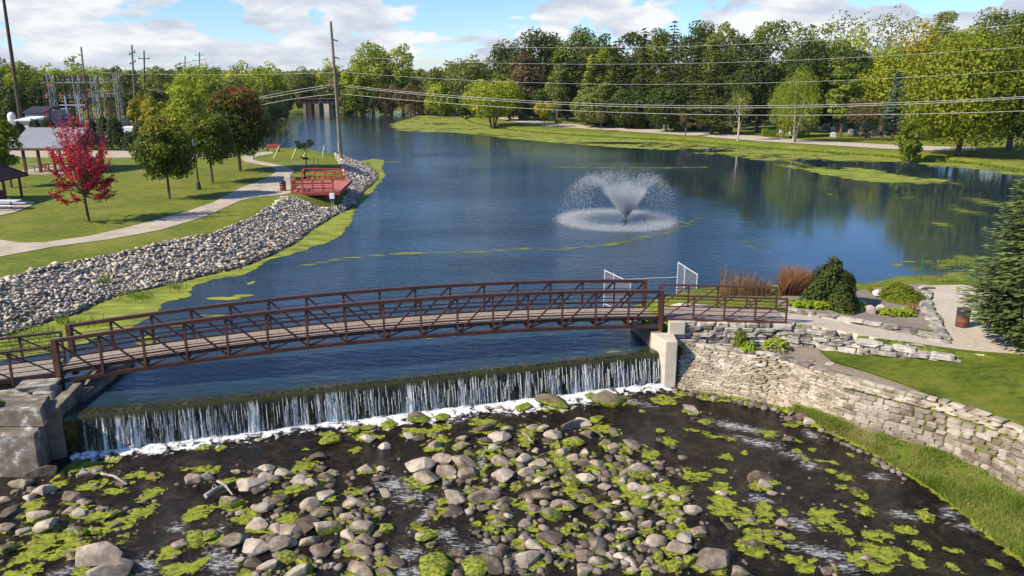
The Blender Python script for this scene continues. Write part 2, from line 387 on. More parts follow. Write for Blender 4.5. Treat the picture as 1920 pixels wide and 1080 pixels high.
L['mid'] = leaf_mat('leaves_mid_green', [(0.0, (0.064, 0.093, 0.013)), (0.5, (0.134, 0.171, 0.018)), (1.0, (0.235, 0.250, 0.028))], var=0.25)
L['bright'] = leaf_mat('leaves_bright_green', [(0.0, (0.094, 0.132, 0.011)), (0.5, (0.193, 0.231, 0.015)), (1.0, (0.330, 0.330, 0.024))], var=0.2)
L['yellow'] = leaf_mat('leaves_yellow_green', [(0.0, (0.155, 0.196, 0.017)), (0.5, (0.279, 0.327, 0.024)), (1.0, (0.427, 0.427, 0.035))], var=0.25)
L['gold'] = leaf_mat('leaves_gold', [(0.0, (0.180, 0.168, 0.018)), (0.5, (0.312, 0.282, 0.024)), (1.0, (0.432, 0.360, 0.036))], var=0.2)
L['olive'] = leaf_mat('leaves_olive', [(0.0, (0.111, 0.133, 0.029)), (0.5, (0.188, 0.210, 0.047)), (1.0, (0.276, 0.282, 0.072))], var=0.3)
L['brown'] = leaf_mat('leaves_brown', [(0.0, (0.090, 0.062, 0.031)), (0.5, (0.157, 0.112, 0.056)), (1.0, (0.224, 0.168, 0.078))], var=0.3)
L['redtop'] = leaf_mat('leaves_turning_red', [(0.0, (0.025, 0.06, 0.010)), (0.45, (0.06, 0.10, 0.014)), (0.6, (0.14, 0.11, 0.015)), (0.8, (0.22, 0.06, 0.015)), (1.0, (0.28, 0.045, 0.018))])
L['crimson'] = leaf_mat('leaves_crimson', [(0.0, (0.22, 0.012, 0.03)), (0.5, (0.54, 0.028, 0.085)), (1.0, (0.68, 0.10, 0.15))], trans=0.4)
L['maple'] = leaf_mat('leaves_maple_green', [(0.0, (0.042, 0.068, 0.009)), (0.5, (0.100, 0.131, 0.011)), (0.85, (0.199, 0.209, 0.016)), (1.0, (0.293, 0.188, 0.019))])
L['spruce'] = leaf_mat('spruce_needles', [(0.0, (0.035, 0.049, 0.013)), (0.5, (0.074, 0.088, 0.019)), (1.0, (0.146, 0.146, 0.035))], trans=0.15, var=0.2)
L['blue'] = leaf_mat('blue_spruce_needles', [(0.0, (0.06, 0.10, 0.085)), (0.5, (0.12, 0.18, 0.155)), (1.0, (0.20, 0.27, 0.24))], trans=0.15)
L['pine'] = leaf_mat('pine_needles', [(0.0, (0.088, 0.125, 0.018)), (0.5, (0.175, 0.225, 0.027)), (1.0, (0.300, 0.331, 0.044))], trans=0.2)
L['near'] = leaf_mat('near_spruce_needles', [(0.0, (0.045, 0.072, 0.022)), (0.5, (0.095, 0.135, 0.038)), (1.0, (0.19, 0.235, 0.07))], trans=0.15)
L['pale'] = leaf_mat('leaves_pale_sparse', [(0.0, (0.16, 0.18, 0.08)), (1.0, (0.27, 0.28, 0.14))])
L['hosta'] = leaf_mat('hosta_leaves', [(0.0, (0.14, 0.23, 0.012)), (0.5, (0.30, 0.38, 0.02)), (1.0, (0.46, 0.47, 0.05))])
L['blade'] = leaf_mat('grass_blades', [(0.0, (0.09, 0.16, 0.02)), (0.45, (0.20, 0.28, 0.03)), (0.75, (0.32, 0.34, 0.07)), (1.0, (0.42, 0.36, 0.16))])
L['reed'] = leaf_mat('reed_blades', [(0.0, (0.12, 0.15, 0.03)), (0.4, (0.24, 0.13, 0.07)), (0.7, (0.34, 0.12, 0.08)), (1.0, (0.36, 0.24, 0.13))])
L['shrub'] = leaf_mat('clipped_shrub', [(0.0, (0.018, 0.035, 0.012)), (1.0, (0.05, 0.085, 0.022))], trans=0.15)
L['hedge'] = leaf_mat('clipped_hedge', [(0.0, (0.10, 0.16, 0.012)), (1.0, (0.22, 0.28, 0.02))], trans=0.2)

# water --------------------------------------------------------------
def lake_water():
    m, t, out = newmat('lake_water')
    geo = t.add('ShaderNodeNewGeometry').outputs['Position']
    r = t.add('ShaderNodeMapping', ins={}); t.l.new(geo, r.inputs[0]); r.inputs[2].default_value = (0, 0, 0.25); r.inputs[3].default_value = (1.0, 2.4, 1)
    big = t.noise(r.outputs[0], 0.9, 3, 0.6, 0.4); sml = t.noise(r.outputs[0], 4.5, 3, 0.65, 0.3)
    area = t.smooth(t.noise(t.vmul(geo, (0.6, 1.5, 1)), 0.05, 3, 0.6), 0.35, 0.65, 0.55, 1.15)
    # the wooded right side is sheltered from the breeze: calmer water there
    sp = t.add('ShaderNodeSeparateXYZ'); t.l.new(geo, sp.inputs[0])
    xx = t.math('ADD', sp.outputs[0], t.math('MULTIPLY', t.math('SUBTRACT', t.noise(geo, 0.06, 3), 0.5), 14))
    open1 = t.smooth(xx, 10, 22, 1.0, 0.0)
    dd_ = t.math('SUBTRACT', t.math('SUBTRACT', 196, t.math('MULTIPLY', sp.outputs[0], 1.36)), sp.outputs[1])
    open2 = t.smooth(dd_, 22, 60, 0.1, 1.0)
    wind = t.math('MULTIPLY_ADD', t.math('MULTIPLY', open1, open2), 0.93, 0.07)
    h = t.math('MULTIPLY', t.math('MULTIPLY', t.math('ADD', big, t.math('MULTIPLY', sml, 0.22)), area), wind)
    tone = t.ramp(t.noise(geo, 0.08, 4, 0.6), [(0.35, (0.012, 0.028, 0.042)), (0.65, (0.020, 0.042, 0.060))])
    b = t.add('ShaderNodeBsdfPrincipled', ins={'Base Color': tone, 'Roughness': 0.03, 'IOR': 1.42, 'Specular IOR Level': 0.5})
    t.l.new(t.bump(h, 1.0, 0.085), b.inputs['Normal'])
    t.l.new(b.outputs[0], out.inputs[0]); return m
M_lake = lake_water()
def river_water():
    m, t, out = newmat('river_water')
    geo = t.add('ShaderNodeNewGeometry').outputs['Position']
    r = t.add('ShaderNodeMapping'); t.l.new(geo, r.inputs[0]); r.inputs[2].default_value = (0, 0, 0.75); r.inputs[3].default_value = (0.8, 1.8, 1)
    h = t.math('ADD', t.noise(r.outputs[0], 3.0, 5, 0.65, 0.6), t.math('MULTIPLY', t.noise(r.outputs[0], 11, 4, 0.7, 0.5), 0.4))
    bed = t.math('ADD', t.math('MULTIPLY', t.noise(geo, 1.3, 6, 0.7, 0.8), 0.6), t.math('MULTIPLY', t.noise(geo, 11, 5, 0.8, 0.3), 0.4))
    tone = t.ramp(bed, [(0.40, (0.005, 0.0045, 0.0035)), (0.49, (0.015, 0.011, 0.007)), (0.56, (0.036, 0.025, 0.014)), (0.66, (0.09, 0.065, 0.035))])
    b = t.add('ShaderNodeBsdfPrincipled', ins={'Base Color': tone, 'Roughness': 0.05, 'IOR': 1.35})
    t.l.new(t.bump(h, 1.0, 0.11), b.inputs['Normal'])
    t.l.new(b.outputs[0], out.inputs[0]); return m
M_river = river_water()

def mask_mat(name, build_color, nscale, amp, thr=0.0, soft=0.04, rough=0.7, bump=0.3, bdist=0.02, stretch=None, opaque=1.0, detail=5, nrough=0.6, rotz=0.0):
    """floating or foaming matter: covers where attribute 'dens' beats noise"""
    m, t, out = newmat(name)
    geo = t.add('ShaderNodeNewGeometry').outputs['Position']
    g = geo
    if stretch:
        mp = t.add('ShaderNodeMapping'); t.l.new(geo, mp.inputs[0]); mp.inputs[2].default_value = (0, 0, rotz); mp.inputs[3].default_value = stretch; g = mp.outputs[0]
    at = t.add('ShaderNodeAttribute', attribute_name='dens').outputs['Fac']
    n = t.noise(g, nscale, detail, nrough, 0.3)
    v = t.math('ADD', at, t.math('MULTIPLY', t.math('SUBTRACT', n, 0.5), amp))
    k = t.smooth(v, thr - soft, thr + soft, 0.0, opaque)
    b = t.add('ShaderNodeBsdfPrincipled', ins={'Base Color': build_color(t, geo, v), 'Roughness': rough, 'Specular IOR Level': 0.25})
    if bump: t.l.new(t.bump(t.noise(geo, nscale * 3, 4, 0.7), bump, bdist), b.inputs['Normal'])
    tr = t.add('ShaderNodeBsdfTransparent')
    mx = t.add('ShaderNodeMixShader'); t.set(mx, 0, k); t.l.new(tr.outputs[0], mx.inputs[1]); t.l.new(b.outputs[0], mx.inputs[2])
    t.l.new(mx.outputs[0], out.inputs[0]); return m
def weed_col(t, geo, v):
    n = t.noise(geo, 4.5, 9, 0.78)
    return t.ramp(n, [(0.38, (0.055, 0.05, 0.015)), (0.44, (0.13, 0.14, 0.018)), (0.52, (0.235, 0.265, 0.022)), (0.64, (0.35, 0.38, 0.035))])
def lakeweed_col(t, geo, v):
    n = t.noise(t.vmul(geo, (0.5, 1.4, 1)), 0.7, 9, 0.72)
    return t.ramp(n, [(0.38, (0.10, 0.115, 0.022)), (0.45, (0.175, 0.205, 0.028)), (0.55, (0.25, 0.28, 0.034)), (0.64, (0.33, 0.34, 0.06))])
M_riverweed = mask_mat('river_algae', weed_col, 2.6, 3.4, 0.49, 0.06, 0.75, 0.35, 0.03, detail=8, nrough=0.72)
M_lakeweed = mask_mat('duckweed', lakeweed_col, 0.45, 2.0, 0.42, 0.05, 0.8, 0.2, 0.02, stretch=(0.8, 1.5, 1), detail=8, nrough=0.62)
M_thinweed = mask_mat('thin_duckweed', lakeweed_col, 1.3, 4.0, 0.72, 0.35, 0.8, 0.0, 0.02, stretch=(0.35, 1.6, 1), opaque=0.75)
def foam_col(t, geo, v): return t.ramp(t.noise(geo, 9, 4, 0.7), [(0.35, (0.62, 0.62, 0.61)), (0.55, (0.90, 0.90, 0.88))])
M_foam = mask_mat('white_foam', foam_col, 2.6, 5.0, 0.55, 0.3, 0.6, 0.8, 0.05, stretch=(1.0, 1.0, 1), detail=7, nrough=0.75)
M_rapids = mask_mat('rapids_foam', foam_col, 6.5, 6.5, 0.8, 0.6, 0.5, 0.8, 0.04, stretch=(0.7, 1.7, 1), rotz=0.75, detail=7, nrough=0.75, opaque=0.5)

# ------------------------------------------------------------------ ground plan
CL = P(143, 776, 0); CR = P(1240, 657, 0)                    # the dam crest
left_shore = [(640, 397), (583, 432), (547, 460), (500, 483), (447, 503), (373, 520), (327, 532), (267, 545), (220, 555), (173, 573), (143, 590), (93, 603), (43, 620), (-20, 645), (-90, 668)]
point_shore = [(480, 279), (520, 282), (560, 284), (600, 290), (628, 297), (650, 301), (688, 310), (705, 323), (707, 335), (697, 347), (683, 358), (674, 370), (672, 385)]
far_left = [(575, 209), (545, 212), (525, 222), (495, 240), (478, 258)]
bank = [(1990, 330), (1920, 322), (1827, 308), (1747, 302), (1647, 293), (1493, 283), (1380, 274), (1280, 265), (1180, 260), (1073, 254), (960, 245), (887, 231), (858, 214), (825, 207), (740, 207), (650, 207)]
right_shore = [(1185, 618), (1150, 585), (1260, 556), (1345, 553), (1450, 546), (1530, 541), (1600, 540), (1640, 530), (1700, 524), (1750, 529), (1800, 529), (1860, 515), (1950, 500), (2150, 470)]
def r2(v): return np.array([[q[0], q[1]] for q in v])
lake_pg = np.vstack([r2([CL, CR]), poly(right_shore, 0), [[70, 62], [92, 80], [90, 96]], poly(bank, 0),
                     [[-70, 300], [-86, 300]], poly(far_left, 0), poly(point_shore, 0), poly(left_shore, 0), r2([P(-90, 740, 0), P(60, 740, 0)])])
wall_base = [(1264, 728), (1340, 738), (1430, 752), (1500, 776), (1560, 797), (1640, 822), (1740, 850), (1830, 885), (1920, 940), (2010, 1000)]
river_edge = [(1264, 728), (1340, 740), (1430, 757), (1480, 775), (1573, 820), (1640, 853), (1707, 893), (1760, 927), (1813, 970), (1863, 1013), (1920, 1053), (1990, 1120)]
DL = P(128, 868, ZR); DR = P(1240, 722, ZR)
river_pg = np.vstack([r2([Vector((CL.x-.7,CL.y+.2,0))]), poly([(0, 885), (-200, 900)], ZR), [[-45, 15], [-45, -40], [35, -40], [21.5, 5]], poly(wall_base[::-1], ZR), r2([Vector((CR.x+.5,CR.y-.1,0)), Vector((CR.x,CR.y-.05,0))])])
wet_pg = np.vstack([r2([DL + Vector((0, 0.6, 0))]), poly([(0, 880), (-200, 895)], ZR), [[-45, 15], [-45, -40], [35, -40], [20.5, 5]], poly(river_edge[::-1], ZR), r2([DR + Vector((0.3, 0.6, 0))])])
path_low = poly([(1240, 606), (1475, 612), (1560, 622), (1640, 634), (1800, 652), (1860, 657), (1920, 664), (2100, 690)], 1.0)
lake_axis = np.array([[30, 62], [12, 60]])

def height(x, y):
    x = np.asarray(x, float); y = np.asarray(y, float)
    p = np.stack([x.ravel(), y.ravel()], 1)
    sd = sdist(p, lake_pg); sr = sdist(p, river_pg)
    X, Y = p[:, 0], p[:, 1]
    sdp = np.maximum(sd, 0)
    nz = vnoise(X + 500, Y + 500, 0.06, 3) - 0.5
    left = 0.02 + np.minimum(sdp * 0.42, 1.6) + 0.25 * nz * sm(sdp, 5, 20)
    farb = 0.05 + np.minimum(sdp * 0.5, 0.55) + 0.0045 * np.clip(sdp - 8, 0, 60) ** 1.35 * sm(sdp, 8, 30) + 0.3 * nz * sm(sdp, 12, 30)
    # near right: path level high, lawn lower
    path_z = 1.2 - 0.45 * sm(X, 12, 21)
    dl = sdist(p, path_low, closed=False)
    # which side of the small wall
    yl = np.interp(X, path_low[:, 0], path_low[:, 1])
    swall = np.maximum(sr, 0)
    lawn_z = 0.1 + np.minimum(0.65, 0.075 * np.clip(swall - 1.0, 0, 20))
    lawn_z = lawn_z + 0.25 * sm(-X, -12.0, -8.0) * 0
    lawn_z = lawn_z + (path_z - lawn_z) * sm(X, 16.5, 22.5) * sm(Y - yl, -6, -0.2)
    near = np.where(Y > yl - 0.15, np.minimum(0.05 + sdp * 0.45, path_z), lawn_z)
    isn = (X > 3) & (Y < 75)
    isfar = (~isn) & (Y > 100) & (X > -45 + (Y - 230) * 0.0) & (X > -200)
    # left for everything west of the lake
    isleft = (X < -2) & (Y < 120) | (X < -75)
    h = np.where(isn, near, np.where(isleft, left, farb))
    bl = sm(X, 48, 60) * (Y < 75); h = h * (1 - bl) + farb * bl
    # lake bed
    h = np.where(sd < 0, np.maximum(-1.2, sd * 0.8 - 0.03), h)
    # river trench with battered walls
    bat = np.where(X > 4, 1.05, 0.25)
    k = np.clip(sr / bat, 0, 1)
    h = np.where(sr <= 0, -2.3, np.where(sr < bat, -1.75 + (np.maximum(h, 0.0) + 1.75) * k, h))
    # the channel between crest and dam foot is river
    return h.reshape(x.shape)
GHC = {}
def hz(x, y):
    A_, B_, Z_ = GHC['g']
    i = min(max(int(np.searchsorted(A_, x)) - 1, 0), len(A_) - 2); j = min(max(int(np.searchsorted(B_, y)) - 1, 0), len(B_) - 2)
    fx = (x - A_[i]) / (A_[i + 1] - A_[i]); fy = (y - B_[j]) / (B_[j + 1] - B_[j])
    return float((Z_[j, i] * (1 - fx) + Z_[j, i + 1] * fx) * (1 - fy) + (Z_[j + 1, i] * (1 - fx) + Z_[j + 1, i + 1] * fx) * fy)
def G(u, v, z0=1.0):
    """point of the ground where the photograph shows (u, v)"""
    z = z0
    for _ in range(8):
        q = P(u, v, z); z = 0.5 * z + 0.5 * hz(q.x, q.y)
    q = P(u, v, z); q.z = hz(q.x, q.y); return q

def axis(segs):
    out = []
    for a, b, s in segs:
        n = max(1, int(round((b - a) / s))); out += list(np.linspace(a, b, n, endpoint=False))
    return np.array(out + [segs[-1][1]])
ax_ = axis([(-3000, -800, 300), (-800, -200, 50), (-200, -70, 4), (-70, -22, 1.2), (-22, 4, 0.8), (4, 30, 0.3), (30, 110, 1.5), (110, 260, 6), (260, 800, 60), (800, 3000, 300)])
ay_ = axis([(-300, -40, 40), (-40, 14, 3), (14, 46, 0.3), (46, 115, 0.9), (115, 270, 1.8), (270, 420, 8), (420, 1000, 60), (1000, 4500, 350)])
def grid_mesh(name, xs, ys, zf, mat, keep=None, attrs=None, smooth=True):
    X, Y = np.meshgrid(xs, ys); Z = zf(X, Y)
    V = np.stack([X.ravel(), Y.ravel(), Z.ravel()], 1)
    nx, ny = len(xs), len(ys); i = np.arange((ny - 1) * (nx - 1)); r = i // (nx - 1); c = i % (nx - 1)
    a = r * nx + c; F = np.stack([a, a + 1, a + nx + 1, a + nx], 1)
    at = {k: np.asarray(v(X, Y)).ravel() for k, v in (attrs or {}).items()}
    if keep is not None:
        F = F[keep(at, F)]
    used = np.unique(F); remap = -np.ones(len(V), int); remap[used] = np.arange(len(used))
    return np_mesh(name, V[used], remap[F], mat, {k: ('POINT', v[used]) for k, v in at.items()}, smooth)
def ground_h(X, Y):
    h = height(X, Y)
    far = sm(np.hypot(X, Y), 350, 2500); return h + far * 2.0
_gx, _gy = np.meshgrid(ax_, ay_); GHC['g'] = (ax_, ay_, ground_h(_gx, _gy))
struct('ground', grid_mesh('ground', ax_, ay_, lambda X, Y: GHC['g'][2], M_grass))

# the lake surface, the river surface
def dens_grid(name, mat, x0, x1, y0, y1, res, z, densf, lo=-0.2, kind='stuff'):
    xs = np.arange(x0, x1 + res, res); ys = np.arange(y0, y1 + res, res)
    me = grid_mesh(name, xs, ys, (z if callable(z) else (lambda X, Y: np.full(X.shape, z))), mat,
                   keep=lambda at, F: at['dens'][F].max(axis=1) > lo, attrs={'dens': densf})
    o = link(name, me); o['kind'] = kind; return o
def flat_poly(name, pg, z, mat, zf=None, res=None):
    """a polygon laid out flat or draped over zf"""
    n = len(pg); dens = []
    if res:
        for i in range(n):
            a, b = pg[i], pg[(i + 1) % n]; m = max(1, int(np.hypot(*(b - a)) / res))
            for k in range(m): dens.append(a + (b - a) * k / m)
        edge = np.array(dens)
    else: edge = np.array(pg)
    pts = [Vector(p) for p in edge]; ne = len(pts)
    if res:
        gx, gy = np.meshgrid(np.arange(pg[:, 0].min(), pg[:, 0].max(), res), np.arange(pg[:, 1].min(), pg[:, 1].max(), res))
        g = np.stack([gx.ravel(), gy.ravel()], 1); g = g[sdist(g, np.array(pg)) < -res * 0.4]
        pts += [Vector(p) for p in g]
    r = delaunay_2d_cdt(pts, [], [list(range(ne))], 1, 1e-6)
    vv = np.array([[p.x, p.y] for p in r[0]])
    zz = zf(vv[:, 0], vv[:, 1]) + z if zf else np.full(len(vv), z)
    me = bpy.data.meshes.new(name); me.from_pydata([(a[0], a[1], b) for a, b in zip(vv, zz)], [], [f for f in r[2]])
    import bmesh
    bm = bmesh.new(); bm.from_mesh(me)
    bmesh.ops.recalc_face_normals(bm, faces=bm.faces)
    if bm.faces and sum(f.normal.z for f in bm.faces) < 0: bmesh.ops.reverse_faces(bm, faces=bm.faces)
    bm.to_mesh(me); bm.free(); me.materials.append(mat)
    return me
lk = np.array(lake_pg)
struct('lake_water', flat_poly('lake_water', lake_pg * 1.0, 0.0, M_lake))
struct('river_water', flat_poly('river_water', np.vstack([wet_pg]), ZR, M_river))

# paths, lawns and beds draped over the ground
H_ = lambda x, y: height(x, y)
def over(name, px, z0, dz, mat, res=0.6, kind='structure'):
    pg = np.array([G(u, v, z0)[:2] for u, v in px])
    return tag(link(name, flat_poly(name, pg, dz, mat, H_, res)), kind=kind)
path_px = [(-40, 489), (0, 482), (100, 463), (200, 450), (300, 432), (383, 407), (450, 377), (475, 370), (528, 366), (545, 362), (545, 345), (533, 340), (545, 328), (552, 321), (543, 315), (530, 311), (500, 305), (474, 300), (474, 297), (488, 292), (512, 288), (512, 284), (483, 286), (472, 288), (455, 293), (452, 298), (460, 304), (483, 308), (507, 313), (517, 318), (516, 324), (500, 335), (450, 353), (433, 362), (400, 380), (350, 397), (283, 415), (233, 428), (167, 443), (83, 455), (33, 455), (-5, 449), (-60, 438)]
over('concrete_path', path_px, 1.6, 0.03, M_conc)
over('park_road', [(-60, 290), (60, 296), (160, 297), (262, 296), (300, 299), (400, 296), (440, 295), (440, 288), (300, 283), (150, 283), (60, 281), (-60, 276)], 1.6, 0.05, M_conc, 1.5)
over('cemetery_road', [(930, 221), (960, 228), (1000, 233), (1040, 238), (1150, 245), (1300, 255), (1420, 265), (1560, 273), (1650, 279), (1750, 283), (1830, 283), (1830, 276), (1750, 275), (1650, 271), (1560, 266), (1480, 261), (1380, 252), (1300, 247), (1200, 241), (1100, 235), (1050, 232), (1000, 226), (960, 219)], 0.8, 0.06, M_gravel, 1.5)
over('gravel_path', [(1240, 605), (1475, 618), (1560, 629), (1640, 640), (1720, 650), (1800, 660), (1825, 668), (1870, 676), (1935, 684), (2100, 690), (2150, 600), (1900, 552), (1830, 534), (1745, 536), (1738, 548), (1742, 572), (1770, 600), (1772, 628), (1700, 617), (1600, 604), (1475, 588), (1240, 578)], 1.1, 0.03, M_gravel, 0.3)
over('planting_bed', [(1475, 585), (1600, 602), (1700, 614), (1768, 624), (1768, 600), (1742, 574), (1730, 535), (1690, 533), (1620, 545), (1540, 548), (1470, 553), (1455, 566)], 1.1, 0.035, M_mulch, 0.3)
over('mulch_strip', [(1270, 640), (1400, 634), (1530, 637), (1540, 664), (1562, 682), (1622, 699), (1700, 727), (1780, 757), (1850, 788), (1925, 820), (2000, 860), (1980, 875), (1900, 830), (1800, 782), (1700, 738), (1600, 706), (1480, 682), (1400, 664), (1290, 668)], 0.2, 0.035, M_mulch, 0.3)
over('lawn', [(1528, 641), (1600, 642), (1700, 648), (1800, 657), (1930, 667), (2100, 695), (2200, 860), (2010, 857), (1925, 815), (1850, 784), (1780, 754), (1700, 724), (1620, 697), (1562, 680), (1540, 664)], 0.3, 0.05, M_lawn, 0.3)
# ------------------------------------------------------------------ the dam
rng = np.random.RandomState(11); random.seed(11)
dd = (CR - CL); dlen = dd.length; dt = dd.normalized(); dn = Vector((dt.y, -dt.x, 0))     # dn points downstream
def DM(s, o=0.0, z=0.0):        # s metres along the crest from its left end, o metres downstream
    q = CL + dt * s + dn * o; return Vector((q.x, q.y, z))
M_damwall = surf('wet_dam_wall', [(0, (0.008, 0.009, 0.007)), (0.5, (0.022, 0.024, 0.014)), (1, (0.05, 0.045, 0.022))], 2.5, 0.35, 0.6, 0.03, 10)
M_crest = surf('mossy_crest', [(0, (0.006, 0.009, 0.004)), (0.4, (0.022, 0.026, 0.008)), (0.7, (0.05, 0.045, 0.012)), (1, (0.14, 0.09, 0.02))], 5, 0.12, 0.5, 0.02, 18, spec=0.6)
dam = empty('dam', DM(dlen / 2, 0.2, ZR), 'low concrete dam with water falling over its mossy crest', 'dam')
mb = MB()
for s0 in np.arange(-0.4, dlen + 0.3, 1.5):
    s1 = min(s0 + 1.5, dlen + 0.4)
    prof = [(-0.75, -0.10), (-0.35, 0.018), (0.05, 0.02), (0.16, -0.04), (0.22, -0.16), (0.28, -2.2)]
    for (o0, z0), (o1, z1) in zip(prof, prof[1:]):
        mb.quad(DM(s0, o0, z0), DM(s0, o1, z1), DM(s1, o1, z1), DM(s1, o0, z0))
f = mb.build('crest', M_crest, dam)
for p in f.data.polygons: p.material_index = 0
mb = MB(); mb.hexa([DM(-0.6, -0.7, -2.4), DM(-0.6, 0.2, -2.4), DM(dlen + 0.5, 0.2, -2.4), DM(dlen + 0.5, -0.7, -2.4),
                    DM(-0.6, -0.7, -0.12), DM(-0.6, 0.2, -0.19), DM(dlen + 0.5, 0.2, -0.19), DM(dlen + 0.5, -0.7, -0.12)])
mb.build('dam_wall', M_damwall, dam)

def fall_mat():
    m, t, out = newmat('falling_water')
    uv = t.add('ShaderNodeAttribute', attribute_name='s').outputs['Fac']; vv = t.add('ShaderNodeAttribute', attribute_name='t').outputs['Fac']
    cmb = t.add('ShaderNodeCombineXYZ', ins={0: uv, 1: t.math('MULTIPLY', vv, 0.5), 2: 0.0}).outputs[0]
    n1 = t.noise(t.vmul(cmb, (6.0, 0.45, 1)), 1.0, 5, 0.72, 0.5)
    n2 = t.noise(t.vmul(cmb, (26.0, 3.5, 1)), 1.0, 4, 0.7, 0.4)
    n3 = t.noise(t.vmul(cmb, (0.9, 0.1, 1)), 1.0, 2, 0.5)
    n4 = t.noise(t.vmul(cmb, (34.0, 26.0, 1)), 1.0, 3, 0.7)
    f = t.math('ADD', t.math('MULTIPLY', n1, 0.9), t.math('MULTIPLY', n2, 0.55)); f = t.math('ADD', f, t.math('MULTIPLY', n3, 0.60)); f = t.math('SUBTRACT', f, 0.12)
    f = t.math('ADD', f, t.math('MULTIPLY', n4, 0.35))
    f = t.math('ADD', f, t.math('MULTIPLY', vv, 0.10))
    w = t.smooth(f, 1.10, 1.33)
    w = t.math('MULTIPLY', w, t.smooth(vv, 0.03, 0.16))
    c = t.mix(w, (0.020, 0.023, 0.015, 1), (0.80, 0.83, 0.84, 1))
    c = t.mix(t.smooth(vv, 0.0, 0.22, 0.6, 0.0), c, (0.075, 0.075, 0.02, 1))
    b = t.add('ShaderNodeBsdfPrincipled', ins={'Base Color': c, 'Roughness': t.smooth(w, 0, 1, 0.3, 0.6), 'Specular IOR Level': 0.18})
    t.l.new(t.bump(t.math('ADD', n1, t.math('MULTIPLY', n2, 0.5)), 0.9, 0.06), b.inputs['Normal'])
    t.l.new(b.outputs[0], out.inputs[0]); return m
M_fall = fall_mat()
def sheet():
    ns, nt = 900, 30
    s = np.linspace(0.02, dlen - 0.02, ns); V = []; A = []; B = []
    for j in range(nt):
        q = j / (nt - 1)
        for i in range(ns):
            w = vnoise(np.array([s[i] * 3.5 + 40]), np.array([q * 0.8 + 3]), 1.0, 3)[0] if False else 0
            V.append((s[i], q)); A.append(s[i]); B.append(q)
    V = np.array(V); s_ = V[:, 0]; q_ = V[:, 1]
    wob = (vnoise(s_ * 5 + 40, q_ * 1.2 + 3, 1.0, 3) - 0.5)
    # water bends over the edge, then falls free
    out = 0.20 + 0.16 * q_ ** 0.5 + 0.10 * q_ + wob * 0.13 * sm(q_, 0, 0.4)
    z = np.where(q_ < 0.08, -0.03 - 1.6 * q_, -0.16 - (q_ - 0.08) / 0.92 * 1.50)
    X = CL.x + dt.x * s_ + dn.x * out; Y = CL.y + dt.y * s_ + dn.y * out
    i = np.arange((nt - 1) * (ns - 1)); r = i // (ns - 1); c = i % (ns - 1); a = r * ns + c
    F = np.stack([a, a + ns, a + ns + 1, a + 1], 1)
    me = np_mesh('falling_water', np.stack([X, Y, z], 1), F, M_fall, {'s': ('POINT', A), 't': ('POINT', B)}, True)
    o = link('falling_water', me, dam, -Vector(dam.location)); o['kind'] = 'stuff'
sheet()
# strands that stand off the sheet
def strands():
    V = []; F = []
    for _ in range(420):
        s = rng.uniform(0.9, dlen - 0.05); w = rng.uniform(0.003, 0.010); o0 = rng.uniform(0.03, 0.10); q0 = rng.uniform(0.0, 0.4); q1 = min(1, q0 + rng.uniform(0.2, 0.7))
        n = 7; b = len(V)
        for k in range(n):
            q = q0 + (q1 - q0) * k / (n - 1); ww = w * (0.4 + 0.9 * math.sin(math.pi * (0.12 + 0.8 * k / (n - 1)))) * rng.uniform(0.6, 1.2)
            out = 0.24 + 0.16 * q ** 0.5 + 0.10 * q + o0 * (0.3 + q); z = -0.1 - q * 1.52; ss = s + rng.uniform(-0.012, 0.012)
            for e in (-1, 0, 1):
                p = DM(ss + e * ww, out + (0.02 if e == 0 else 0), z); V.append(tuple(p))
        for k in range(n - 1):
            for e in range(2):
                a = b + k * 3 + e; F.append((a, a + 3, a + 4, a + 1))
    m = surf('falling_spray', [(0, (0.62, 0.66, 0.68)), (1, (0.85, 0.87, 0.88))], 8, 0.4, 0.4, 0.01, 30)
    me = np_mesh('water_strands', V, F, m, smooth=True)
    o = link('water_strands', me, dam, -Vector(dam.location)); o['kind'] = 'stuff'
strands()

# foam at the foot of the dam
foot = [DM(s, 0.45, ZR) for s in (0.0, dlen)]
def dam_so(X, Y):
    dx, dy = X - CL.x, Y - CL.y
    return dx * dt.x + dy * dt.y, dx * dn.x + dy * dn.y
def foam_d(X, Y):
    s, o = dam_so(X, Y)
    wd = 0.5 + 0.5 * vnoise(s + 20, o * 0 + 5, 0.5, 3) + 1.0 * sm(s, 9, 14) * (1 - sm(s, 19, 22)) * vnoise(s + 7, o + 3, 0.45, 2)
    d = 1.25 - (o - 0.25) / wd
    return np.where((o > -0.1) & (s > -0.3) & (s < dlen + 0.2), np.minimum(d, 1.0 + (s < 2.2) * -0.35), -1)
def foam_z(X, Y):
    s, o = dam_so(X, Y)
    return ZR + 0.02 + 0.16 * np.exp(-((o - 0.45) / 0.3) ** 2) * (0.5 + vnoise(X + 30, Y, 2.5, 3)) + 0.03 * vnoise(X, Y + 9, 6, 2)
tag(dens_grid('white_foam', M_foam, CL.x - 1, CR.x + 2, CL.y - 2, CR.y + 1.5, 0.1, foam_z, foam_d, -0.6), 'band of white foam churning along the foot of the falling water', 'foam')

